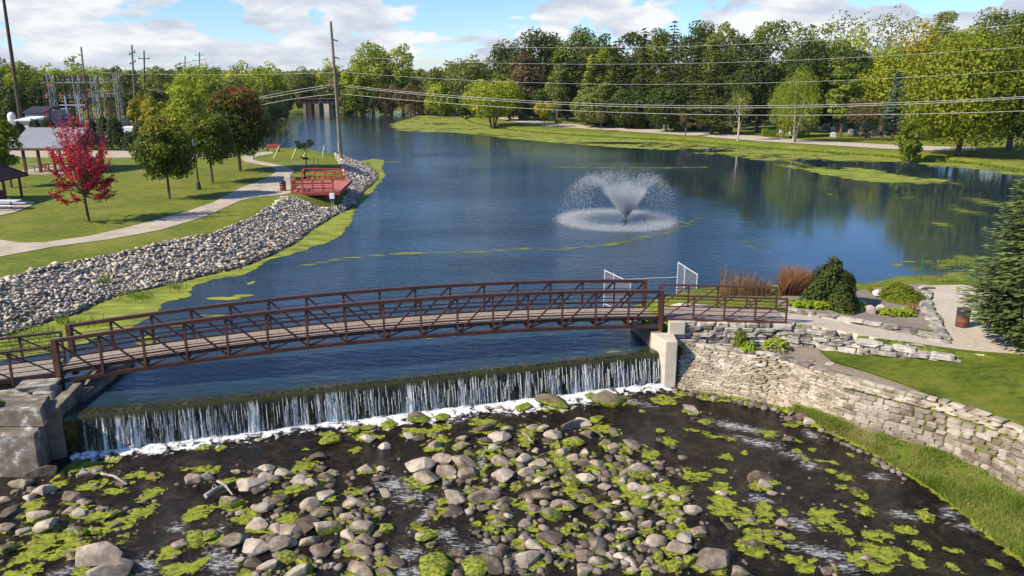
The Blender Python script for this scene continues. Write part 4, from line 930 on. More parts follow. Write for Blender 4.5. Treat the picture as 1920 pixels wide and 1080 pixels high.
RE = [(640+300/3, 720+570/3, 30, 14, -.6), (640+390/3, 720+640/3, 26, 13, -.9), (640+470/3, 720+740/3, 8, 26, -.3), (640+590/3, 720+850/3, 18, 10, -.7), (640+660/3, 720+930/3, 22, 8, -.9), (640+870/3, 720+950/3, 44, 8, -.6), (640+990/3, 720+1010/3, 30, 10, -.6), (640+380/3, 720+960/3, 25, 10, -.4), (640+400/3, 720+1060/3, 60, 8, 0), (640+790/3, 720+430/3, 7, 24, 0),
      (1000/3, 720+805/3, 16, 7, -.5), (1200/3, 720+960/3, 14, 16, -.5), (1250/3, 720+1010/3, 30, 12, -.4), (830/3, 720+1030/3, 20, 14, .5), (350/3, 720+1060/3, 22, 8, .5), (1230/3, 720+840/3, 8, 20, 0),
      (1280+300/3, 720+240/3, 56, 8, -.5), (1280+430/3, 720+330/3, 40, 8, -.5), (1280+640/3, 720+410/3, 26, 7, -.7), (1280+710/3, 720+460/3, 14, 8, -.5), (1280+650/3, 720+790/3, 22, 10, -.9), (1280+780/3, 720+950/3, 56, 9, -.5), (1280+900/3, 720+1030/3, 24, 6, -.7), (1280+1240/3, 720+740/3, 24, 7, -.4), (1280+1500/3, 720+730/3, 12, 13, -.5), (1280+1590/3, 720+805/3, 22, 6, -.3), (1280+720/3, 720+285/3, 10, 10, 0), (1280+1090/3, 720+520/3, 16, 6, -.3), (1280+430/3, 720+650/3, 20, 8, -.5), (1180, 752, 40, 6, -.6), (1120, 748, 30, 8, -.8)]
RE = [(P(u, v, ZR).x, P(u, v, ZR).y, rx * mpx(v, ZR) * 1.2, ry * mpx(v, ZR) / .5 * 1.1, a) for u, v, rx, ry, a in RE]
tag(dens_grid('rapids_foam', M_rapids, -16.5, 19, 19, 35, 0.12, ZR + .008, lambda X, Y: ell_dens(X, Y, RE, 1.1), -0.6), 'thin white riffles where the shallow river runs between stones', 'foam')

# duckweed of the lake --------------------------------------------------------
wl = [(720, 300), (716, 315), (722, 330), (708, 348), (692, 368), (668, 392), (655, 422), (632, 446), (605, 458), (540, 480), (505, 486), (492, 498), (455, 515), (400, 524), (362, 536), (352, 556), (310, 566), (290, 590), (230, 625), (120, 655), (-60, 690)]
wpg = np.vstack([poly([(-90, 668)] + left_shore[::-1][1:] + [(655, 395), (672, 385), (674, 370), (683, 358), (697, 347), (707, 335), (705, 323), (688, 310), (672, 303), (700, 298)], 0), poly(wl, 0)])
lel = [(470, 531, 16, 9), (425, 560, 50, 5), (455, 555, 25, 4), (275, 640, 40, 14), (330, 610, 30, 8), (400, 592, 40, 4), (690, 370, 8, 3), (700, 386, 6, 3), (565, 470, 14, 3), (740, 303, 22, 2)]
lel = [(P(u, v, 0).x, P(u, v, 0).y, rx * mpx(v, 0), ry * mpx(v, 0) / .34, 0.0) for u, v, rx, ry in lel]
def lw(X, Y):
    p = np.stack([X.ravel(), Y.ravel()], 1); s = sdist(p, wpg).reshape(X.shape)
    return np.maximum(np.minimum(0.42 - s / 0.75, 1.4), ell_dens(X, Y, lel, 1.0))
tag(dens_grid('duckweed', M_lakeweed, -26, -3, 28, 60, 0.2, 0.012, lw, -0.35), 'bright green duckweed band floating along the foot of the rip-rap bank', 'duckweed')
tag(dens_grid('duckweed', M_lakeweed, -28, -12, 60, 120, 0.35, 0.012, lw, -0.35), 'green duckweed drifting round the stony point beside the utility pole', 'duckweed')
cpg = np.vstack([poly([(740, 232), (760, 224), (800, 214), (822, 206)] + bank[::-1][3:] + [(1990, 332)], 0),
                 poly([(1990, 345), (1900, 345), (1830, 335), (1720, 345), (1640, 342), (1560, 328), (1500, 316), (1420, 300), (1360, 292), (1280, 286), (1200, 279), (1100, 272), (1030, 266), (960, 260), (900, 254), (850, 248), (790, 247), (745, 245)], 0)])
hole = [(1540, 308, 70, 7), (1660, 310, 60, 7), (1440, 305, 50, 3), (1780, 326, 80, 10), (1880, 335, 50, 12), (1150, 268, 60, 1.5), (1320, 283, 50, 2.0)]
hole = [(P(u, v, 0).x, P(u, v, 0).y, rx * mpx(v, 0), ry * mpx(v, 0) / ratio(v) * 1.0, 0.0) for u, v, rx, ry in hole]
def cw(X, Y):
    p = np.stack([X.ravel(), Y.ravel()], 1); s = sdist(p, cpg).reshape(X.shape)
    return np.minimum(0.46 - s / 3.5, 0.60) + (vnoise(X + 90, Y * 2.2, .07, 3) - .5) * .8 - np.maximum(0, ell_dens(X, Y, hole, 1.3)) * 1.1
tag(dens_grid('duckweed', M_lakeweed, -42, 100, 84, 270, 0.7, 0.014, cw, -0.35), 'broad light green duckweed mat along the cemetery shore', 'duckweed')
tr = []
def trail(pts, w):
    for (u0, v0), (u1, v1) in zip(pts, pts[1:]):
        n = max(2, int(abs(u1 - u0) / 9))
        for k in range(n):
            f_ = k / n; u, v = u0 + (u1 - u0) * f_, v0 + (v1 - v0) * f_; q = P(u, v, 0)
            tr.append((q.x, q.y, 9 * mpx(v, 0) * 1.5, w * rb.uniform(.5, 1.3) * mpx(v, 0) / ratio(v), 0.0))
trail([(560, 500), (640, 485), (760, 475), (900, 472), (960, 467), (1060, 467), (1150, 457), (1200, 448), (1240, 440), (1290, 420), (1318, 405)], 3.2)
trail([(1040, 313), (1130, 315), (1250, 315), (1330, 313)], 1.6)
trail([(1430, 290), (1560, 322), (1640, 335), (1740, 340), (1800, 345)], 4)
for u, v, rx, ry in [(1410, 465, 14, 4), (1440, 457, 16, 3), (1483, 465, 6, 3), (1400, 452, 18, 2), (1555, 365, 8, 1.5), (1575, 380, 6, 1), (1680, 497, 14, 4), (1700, 490, 12, 3), (1655, 480, 6, 3), (1620, 521, 7, 3), (1720, 505, 20, 4), (1745, 492, 14, 3), (1790, 490, 30, 6), (1770, 500, 24, 6), (1815, 485, 30, 7), (1690, 520, 24, 5), (1740, 522, 40, 6), (1790, 515, 50, 14), (1840, 500, 40, 16), (1810, 395, 26, 8), (1760, 420, 20, 5), (1850, 380, 30, 9), (1700, 370, 16, 2), (1500, 430, 10, 1.5), (1582, 427, 4, 1.5), (1570, 465, 5, 2), (1600, 478, 7, 2), (955, 622, 6, 3), (1030, 628, 12, 3), (1110, 626, 7, 3), (1150, 660, 14, 6), (803, 636, 8, 3), (200, 710, 14, 3), (244, 695, 7, 3), (292, 706, 8, 3), (1125, 640, 5, 4)]:
    q = P(u, v, 0); tr.append((q.x, q.y, rx * mpx(v, 0) * 1.3, ry * mpx(v, 0) / ratio(v) * 1.3, 0.0))
tag(dens_grid('duckweed_trail', M_thinweed, -26, 60, 28, 130, 0.3, 0.010, lambda X, Y: ell_dens(X, Y, tr, 1.0), -0.4), 'thin broken streaks of duckweed drifting across the open lake', 'duckweed')
# ------------------------------------------------------------------ trees and plants
def unit(a): return a / (np.linalg.norm(a, axis=1, keepdims=True) + 1e-9)
def cards(C, N, Sz, r, asp=0.6, T=None):
    """leaf-shaped cards: centres C, facing N, half-length Sz"""
    n = len(C)
    if T is None: T = unit(np.cross(N, r.normal(size=(n, 3))))
    else: T = unit(T)
    B = unit(np.cross(N, T)); S1 = np.broadcast_to(np.asarray(Sz).reshape(-1, 1), (n, 1)); S2 = S1 * asp
    V = np.stack([C - T * S1, C + B * S2 - T * S1 * .1, C + T * S1, C - B * S2 - T * S1 * .1], 1).reshape(-1, 3)
    return V, np.arange(n * 4).reshape(n, 4)
def crown_mesh(name, seed, H, R, zb, nb, nl, ls, mat, wide=0.45, gap=0.1, rb0=.26, rb1=.42, droop=0.0, tgrad=0.0, flat=.8, tbase=0.5):
    """a crown from zb to H: nb rounded boughs carrying nl leaves"""
    r = np.random.RandomState(seed); hc = (H - zb)
    d = unit(r.normal(size=(nb, 3))); rad = r.uniform(.25, 1.0, nb) ** .5
    zc = (d[:, 2] * rad * .5 + .5)
    zz = np.clip(zc, 0.06, .97)
    prof = np.where(zz < wide, .62 + .38 * (zz / wide) ** .7, np.sqrt(np.clip(1 - ((zz - wide) / (1 - wide)) ** 2, 0, 1)) * .98 + .02)
    ang = np.arctan2(d[:, 1], d[:, 0]); hr = r.uniform(.3, 1, nb) ** .5
    rb = r.uniform(rb0, rb1, nb) * min(R, hc * .6) * (0.65 + .5 * prof)
    cx = np.cos(ang) * hr * np.maximum(prof * R - rb * .75, .05); cy = np.sin(ang) * hr * np.maximum(prof * R - rb * .75, .05)
    cz = zb + rb * .6 + zz * (hc - rb * 1.5)
    cz = zb + (cz - zb) * (H - zb) / max((cz + rb * flat).max() - zb, .1)
    C = np.stack([cx, cy, cz], 1)
    pick = r.choice(nb, nl, p=rb ** 2 / (rb ** 2).sum())
    n = r.normal(size=(nl, 3)); n[:, 2] += .25; n = unit(n)
    rr = rb[pick] * (0.55 + .5 * r.rand(nl) ** .6)
    p = C[pick] + n * rr[:, None] * np.array([1, 1, flat])
    if droop: p[:, 2] -= droop * r.rand(nl) ** 1.5 * R * .6
    if gap:
        keep = vnoise(p[:, 0] * 2 + p[:, 1], p[:, 2] * 2 - p[:, 1], 1.1 / max(ls, .1) * .25, 2) > gap
        p = p[keep]; n = n[keep]; pick = pick[keep]
    m = len(p)
    nn_ = unit(n + r.normal(size=(m, 3)) * .42)
    bt_ = r.uniform(-.3, .3, nb)[pick]
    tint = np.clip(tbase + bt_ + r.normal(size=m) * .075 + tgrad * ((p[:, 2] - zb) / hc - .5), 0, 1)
    T = None
    if droop: T = np.stack([r.normal(size=m) * .3, r.normal(size=m) * .3, -np.ones(m)], 1)
    V, F = cards(p, nn_, ls * .88 * r.uniform(.5, 1.3, m), r, .62 if not droop else .3, T)
    return np_mesh(name, V, F, mat, {'tint': ('FACE', tint)}), C, rb
def trunk_mesh(H, R, C, rb, rt, mat, seed, nlimb=7, stems=1, lean=0.0, zfork=.35):
    r = random.Random(seed); mb = MB()
    for st in range(stems):
        a = st * 6.28 / stems + r.random(); o = .35 * rt * 2 * (stems > 1) * 2
        base = Vector((math.cos(a) * o, math.sin(a) * o, -0.15)); top = Vector((math.cos(a) * R * .35 * (stems > 1) + lean * H, math.sin(a) * R * .35 * (stems > 1), H * .82))
        pts = [base, base.lerp(top, .3) + Vector((r.uniform(-.1, .1), r.uniform(-.1, .1), 0)) * rt * 3, base.lerp(top, .65), top]
        mb.tube(pts, [rt * 1.25, rt * .95, rt * .55, rt * .12], 7)
        order = sorted(range(len(C)), key=lambda k: -rb[k])[:nlimb * 2]
        for k in order[st::stems][:nlimb]:
            c = Vector(C[k]); f = max(.18, min(.75, c.z / H - .22)); s = base.lerp(top, f)
            mb.tube([s, s.lerp(c, .5) + Vector((0, 0, -.05 * R)), c + Vector((0, 0, -rb[k] * .1))], [rt * (.5 - .3 * f), rt * .22, rt * .08], 5)
    return mb
TREES = 0
def tree(u, Y, vtop, wpx, leaf, label, cat='tree', name='tree', zb=.2, nb=34, nl=3800, ls=None, trunk=M_bark, rt=None, vbase=None, group=None, zg=None, dens=1.0, **kw):
    global TREES; TREES += 1; seed = 1000 + TREES * 7
    stems = kw.pop('stems', 1); nlimb = kw.pop('nlimb', 6)
    if Y is None:
        q = G(u, vbase); X, Y, z = q.x, q.y, q.z
    else:
        z = 1.0
        for _ in range(3): X = XY(u, Y, z + 2); z = hz(X, Y)
    H = ZA(vtop, Y) - z; R = wpx / 2 * (Y * cP) / FPX * 1.02
    if ls is None: ls = max(0.16, min(.55, Y / 430.))
    nl = int(nl * dens)
    if Y > 140: ls *= .84; nl = int(nl * 1.25)
    cm, C, rb = crown_mesh('crown', seed, H, R, H * zb, nb, nl, ls, L[leaf], **kw)
    e = empty(name, (X, Y, z), label, cat, group)
    link('crown', cm, e)
    mb = trunk_mesh(H, R, C, rb, rt or max(.1, H * .018), trunk, seed, nlimb, stems)
    me = bpy.data.meshes.new('trunk'); me.from_pydata(mb.v, [], mb.f); me.materials.append(trunk); link('trunk', me, e)
    return e
def conifer(u, Y, vtop, wpx, leaf, label, name='spruce_tree', vbase=None, group=None, levels=34, per=15, seg=6, ls=None, zb=.1, droop=.35, trunk=M_bark, gap=0.0, power=.85, XYZ=None, HR=None, jit=.14, hbulge=0.0):
    global TREES; TREES += 1; r = np.random.RandomState(3000 + TREES)
    if XYZ is not None: X, Y, z = XYZ; H, R = HR
    else:
        if Y is None: q = G(u, vbase); X, Y, z = q.x, q.y, q.z
        else:
            z = 1.0
            for _ in range(3): X = XY(u, Y, z + 2); z = hz(X, Y)
        H = ZA(vtop, Y) - z; R = wpx / 2 * (Y * cP) / FPX
    if ls is None: ls = max(.18, min(.55, Y / 420.))
    P_, N_, T_, S_, Ti = [], [], [], [], []
    mb = MB().tube([(0, 0, -.2), (0, 0, H * .5), (0, 0, H * .97)], [H * .02 + .05, H * .012, .02], 7)
    for i in range(levels):
        f = (i + r.uniform(-.3, .3)) / levels; f = max(0, min(.99, f)); zl = H * (zb + (1 - zb) * f); rl = R * (1 - f) ** power * (1 if f > .15 else .55 + 3.0 * f) + .04 * R
        k = max(4, int(per * (.35 + .65 * (1 - f))))
        for a in r.uniform(0, 6.283, k):
            if r.rand() < gap: continue
            rr = rl * r.uniform(1 - jit * 3, 1 + jit); dx, dy = math.cos(a), math.sin(a); bt_ = r.uniform(-.25, .25)
            n = max(2, int(seg * (.4 + .6 * rr / R)))
            tcurve = lambda q: -droop * rr * (q ** 1.3) * .8 + droop * rr * .35 * q ** 4
            for q in np.linspace(.25, 1, n):
                zc = zl + tcurve(q); side = (1 - q * .55) * rr * .30
                for sgn in (-1, 0, 1):
                    w = side * sgn * r.uniform(.6, 1.2)
                    P_.append((dx * rr * q - dy * w, dy * rr * q + dx * w, zc - abs(w) * droop * .5 + r.uniform(-.5, .5) * ls * .5))
                    T_.append((dx * 1.0 - dy * sgn * .7, dy * 1.0 + dx * sgn * .7, -droop * .5 + r.uniform(-.25, .25)))
                    N_.append((dx * .35 + r.normal() * .35, dy * .35 + r.normal() * .35, 1.0)); S_.append(ls * r.uniform(.7, 1.25)); Ti.append(.5 + bt_ + r.normal() * .13 + (q - .6) * .25)
            if Y < 60 or XYZ is not None: mb.tube([(0, 0, zl), (dx * rr * .5, dy * rr * .5, zl + tcurve(.5)), (dx * rr * .92, dy * rr * .92, zl + tcurve(.92))], [.035, .02, .008], 4)
    P_ = np.array(P_); V, F = cards(P_, unit(np.array(N_)), np.array(S_), r, .36, np.array(T_))
    me = np_mesh('crown', V, F, L[leaf], {'tint': ('FACE', np.clip(Ti, 0, 1))})
    e = empty(name, (X, Y, z), label, 'tree', group); link('crown', me, e)
    tm = bpy.data.meshes.new('trunk'); tm.from_pydata(mb.v, [], mb.f); tm.materials.append(trunk); link('trunk', tm, e)
    return e

# park trees, nearest
def park_trees():
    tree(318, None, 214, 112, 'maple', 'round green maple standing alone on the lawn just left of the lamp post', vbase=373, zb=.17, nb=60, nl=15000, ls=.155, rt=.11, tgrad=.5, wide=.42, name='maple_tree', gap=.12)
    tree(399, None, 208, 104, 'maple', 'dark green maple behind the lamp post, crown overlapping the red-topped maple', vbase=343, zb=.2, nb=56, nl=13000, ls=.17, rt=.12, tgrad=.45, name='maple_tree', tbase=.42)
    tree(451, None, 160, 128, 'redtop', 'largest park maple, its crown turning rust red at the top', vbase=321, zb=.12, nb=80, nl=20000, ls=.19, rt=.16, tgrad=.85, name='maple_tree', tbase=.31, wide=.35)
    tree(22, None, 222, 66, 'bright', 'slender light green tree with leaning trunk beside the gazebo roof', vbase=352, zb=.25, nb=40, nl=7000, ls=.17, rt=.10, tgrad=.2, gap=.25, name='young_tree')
    tree(575, None, 258, 42, 'pale', 'spindly sapling with a thin pale crown on the lawn near the lake', vbase=312, zb=.55, nb=12, nl=420, ls=.16, rt=.05, name='sapling', gap=.3, rb0=.3, rb1=.5)
park_trees()
def crimson():
    """the red maple: bare-looking boughs sweeping upward, leaves strung along them"""
    q = G(166, 416, 1.6); H = ZA(222, q.y) - q.z; R = 58 * (q.y * cP) / FPX * 1.05; r = np.random.RandomState(8)
    e = empty('red_maple_tree', q, 'crimson-leaved ornamental maple with thin upswept branches in front of the long shelter', 'tree')
    mb = MB().tube([(.05, 0, -.15), (-.02, 0, H * .2), (0, 0, H * .45)], [.12, .09, .05], 8)
    Pp, Tt, Sz, Ti = [], [], [], []
    for i in range(95):
        a = r.uniform(0, 6.283); f = r.rand(); z0 = H * (.22 + .22 * r.rand()); reach = R * r.uniform(.55, 1.08)
        if i < 22: rise = r.uniform(.0, .12) * H; reach = R * r.uniform(.75, 1.05)
        elif i < 60: rise = r.uniform(.18, .5) * H
        else: rise = r.uniform(.45, .74) * H; reach *= .85 * r.uniform(.35, 1)
        n = 12; pts = []
        for k in range(n + 1):
            t = k / n; rr = reach * t ** .75; zz = z0 + rise * t ** 1.25 + (0.05 * H * math.sin(t * 3)) * (1 if i > 14 else -1)
            pts.append(Vector((math.cos(a + .15 * t) * rr, math.sin(a + .15 * t) * rr, zz)))
        mb.tube([pts[0], pts[4], pts[8], pts[12]], [.035, .022, .014, .005], 4)
        for k in range(112):
            t = r.uniform(.28, 1) ** .8; j = min(n - 1, int(t * n)); p = pts[j].lerp(pts[j + 1], t * n - j)
            sp = .34 * (1.12 - .6 * t) * (1.0 if i < 60 else .7); off = r.normal(size=3) * sp * np.array([.5, .5, .38])
            if rise > .45 * H and r.rand() < .5 * t + .15: continue
            Pp.append(np.array(p) + off); Tt.append(off * .5 + np.array([0, 0, .2])); Sz.append(.085 * r.uniform(.6, 1.3)); Ti.append(np.clip(.5 + r.normal() * .25 - (.35 if i < 22 else 0), 0, 1))
        if i % 3 == 0:
            for k in range(4):
                t = r.uniform(.4, .9); j = int(t * n); p = pts[j]; mb.tube([p, p + Vector(r.normal(size=3) * .3) + Vector((0, 0, .5))], [.01, .004], 3)
    Pp = np.array(Pp); V, F = cards(Pp, unit(r.normal(size=Pp.shape) + np.array([0, 0, .4])), np.array(Sz), r, .6)
    link('crown', np_mesh('crown', V, F, L['crimson'], {'tint': ('FACE', Ti)}), e)
    me = bpy.data.meshes.new('trunk'); me.from_pydata(mb.v, [], mb.f); me.materials.append(M_bark); link('trunk', me, e)
crimson()

# near spruce at the right edge
def near_spruce():
    z = hz(21.6, 31.5)
    conifer(0, 0, 0, 0, 'near', 'tall blue-green spruce with sweeping boughs at the right edge beside the barrel', XYZ=(23.85, 32.8, z), HR=(11.2, 4.0), levels=54, per=36, seg=17, ls=.165, zb=.05, droop=.2, power=.52, jit=.09)
near_spruce()

# wood on the far right bank, front row first
FR = 'trees of the wooded cemetery bank'
def wood():
    T = tree; C = conifer
    T(1800, 117, 46, 232, 'bright', 'huge bright green maple spreading down to the water at the right', zb=.02, nb=150, nl=30000, ls=.29, rt=.35, wide=.4, name='maple_tree', tbase=.55, group=FR)
    T(1895, 126, 10, 150, 'mid', 'tall green tree at the right edge rising above the bright maple', zb=.05, nb=80, nl=14000, ls=.32, name='maple_tree', group=FR)
    T(1705, 114, 200, 60, 'bright', 'low bright green bushy tree at the foot of the huge maple', zb=.02, nb=26, nl=2600, ls=.26, group=FR)
    T(1930, 112, 150, 90, 'dark', 'dark green tree low on the right edge over the bank', zb=.1, nb=40, nl=4200, ls=.28, group=FR)
    T(925, 186, 137, 124, 'yellow', 'multi-stemmed light yellow-green tree alone on the grassy point', zb=.16, nb=70, nl=9000, ls=.34, stems=4, rt=.2, wide=.42, flat=.7, tbase=.6, name='multi_stem_tree')
    T(1020, None, 190, 44, 'gold', 'small golden-green tree by the bend of the cemetery road', vbase=238, zb=.3, nb=22, nl=1900, ls=.3, rt=.14)
    T(1383, None, 168, 52, 'olive', 'thin pale-trunked tree with sparse olive crown beside the cemetery road', vbase=264, zb=.34, nb=18, nl=1100, ls=.24, trunk=M_palebark, rt=.16, gap=.4)
    T(1488, None, 118, 104, 'yellow', 'weeping birch with twin pale trunks beside the cemetery road', vbase=267, zb=.16, nb=54, nl=8000, ls=.24, trunk=M_palebark, rt=.15, stems=2, droop=.8, tbase=.35, name='birch_tree')
    T(1612, None, 178, 78, 'brown', 'nearly bare reddish-brown tree in front of the gravestones', vbase=264, zb=.3, nb=30, nl=1700, ls=.2, gap=.35, rt=.13, tbase=.45)
    T(1285, None, 208, 34, 'brown', 'small bare reddish tree beside a clipped hedge block', vbase=256, zb=.3, nb=16, nl=500, ls=.2, rt=.1)
    T(1127, None, 212, 26, 'brown', 'very small thin tree at the middle of the cemetery road', vbase=246, zb=.3, nb=10, nl=260, ls=.2, rt=.08)
    C(1672, None, 132, 62, 'blue', 'silvery blue spruce standing among the gravestones', vbase=264, levels=30, per=15, zb=.22, droop=.15, power=.75)
    C(1335, 158, 92, 104, 'spruce', 'broad dark spruce on two thick trunks beside the cemetery road', zb=.16, levels=30, per=16, droop=.5, power=.55)
    T(1578, 150, 118, 74, 'pine', 'layered yellow-green pine between the birch and the bare reddish tree', zb=.15, nb=34, nl=3800, ls=.34, flat=.42, wide=.3, name='pine_tree', gap=.1)
    T(1045, 196, 120, 56, 'olive', 'narrow olive pine left of the tall spruces', zb=.08, nb=36, nl=3000, ls=.4, flat=.6, wide=.35, name='pine_tree', tbase=.4)
    for u, Y, vt, w, lab in ((1110, 186, 96, 76, 'shortest dark spruce at the left end of the spruce row'), (1150, 184, 74, 84, 'dark spruce second from the left in the spruce row'), (1203, 182, 48, 84, 'tall dark spruce in the middle of the spruce row'), (1256, 178, 36, 92, 'tallest dark spruce with a bare leading tip'), (1300, 172, 74, 84, 'dark spruce at the right end of the spruce row')):
        C(u, Y, vt, w, 'spruce', lab, levels=36, per=14, zb=.02, droop=.55, power=.72, group='dark spruces in a row')
    back = [(960, 226, 68, 116, 'dark', 'dark green broadleaf at the left end of the wood'), (1012, 232, 50, 124, 'dark', 'broad dark green tree forming the left dome of the wood'), (1075, 230, 46, 130, 'mid', 'tall dome-shaped green tree at the top left of the wood'),
            (1125, 222, 60, 96, 'dark', 'dark tree between the left dome and the spruces'), (1122, 194, 88, 60, 'yellow', 'yellow-green tree wedged at the left of the spruces'), (1182, 215, 58, 104, 'dark', 'dark broadleaf behind the left spruces'),
            (1225, 212, 50, 96, 'mid', 'green broadleaf behind the tallest spruce'), (1298, 198, 34, 112, 'dark', 'tall dark tree just right of the spruce tips'), (1345, 192, 38, 90, 'olive', 'brown-tipped tall tree over the broad dark spruce'),
            (1372, 180, 62, 96, 'dark', 'dark tree left of the gap in the skyline'), (1432, 178, 34, 104, 'mid', 'green tree right of the gap in the skyline'), (1420, 165, 88, 90, 'dark', 'dark oak-like tree behind the thin pale-trunked tree'),
            (1492, 175, 38, 104, 'mid', 'mid green treetop above the birch'), (1540, 170, 40, 110, 'bright', 'bright green treetop above the layered pine'), (1505, 160, 72, 90, 'dark', 'dark gap-filling tree behind the birch'),
            (1598, 172, 44, 120, 'yellow', 'yellowing treetop above the layered pine'), (1655, 158, 84, 110, 'yellow', 'yellow-green tree behind the blue spruce'), (1700, 165, 28, 110, 'gold', 'golden treetop left of the huge bright maple'),
            (1600, 162, 92, 80, 'dark', 'dark tree behind the layered pine'), (1750, 170, 20, 84, 'olive', 'dark ragged treetop beside the huge bright maple'), (1845, 145, 10, 140, 'mid', 'green treetop high on the right behind the huge maple'),
            (1790, 155, 42, 120, 'yellow', 'yellow-green crown behind the huge maple'), (1935, 150, 6, 120, 'dark', 'dark treetop at the upper right corner'), (1580, 215, 14, 150, 'pale', 'pale feathery treetop showing above the wood'), (1655, 220, 10, 90, 'pale', 'second pale feathery treetop right of the first'),
            (1470, 150, 150, 60, 'olive', 'low olive tree behind the birch trunks'), (1730, 150, 120, 90, 'dark', 'dark understory tree right of the blue spruce'), (1250, 165, 150, 90, 'dark', 'low dark evergreen mass under the spruce row'), (1390, 168, 130, 80, 'dark', 'dark low tree behind the pale-trunked tree'), (1560, 165, 150, 90, 'dark', 'low dark tree behind the pine'), (1650, 160, 160, 80, 'olive', 'low olive tree among the gravestones'), (1180, 175, 160, 90, 'dark', 'low dark evergreen under the middle spruces'), (1110, 178, 160, 80, 'olive', 'low olive undergrowth tree at the left of the spruce row'), (1060, 200, 150, 70, 'dark', 'low dark tree behind the small golden-green tree'),
            (985, 215, 96, 84, 'brown', 'grey-brown willow at the left of the dark wood'), (885, 236, 100, 110, 'olive', 'olive willow behind the multi-stemmed tree'), (838, 240, 112, 84, 'olive', 'olive tree at the left foot of the wood'), (955, 205, 150, 80, 'brown', 'low brownish tree behind the multi-stemmed tree'), (830, 238, 150, 70, 'yellow', 'drooping yellow-green willow at the far shore'), (875, 222, 155, 60, 'dark', 'dark low tree left of the multi-stemmed tree'), (1010, 205, 165, 60, 'dark', 'dark low tree between the multi-stemmed tree and the pine')]
    for u, Y, vt, w, lf, lab in back:
        sp = lf == 'pale'
        T(u, Y, vt, w, lf, lab, zb=.03 if not sp else .4, nb=56, nl=6600 if not sp else 1500, group=FR, gap=.05 if not sp else .5)
wood()
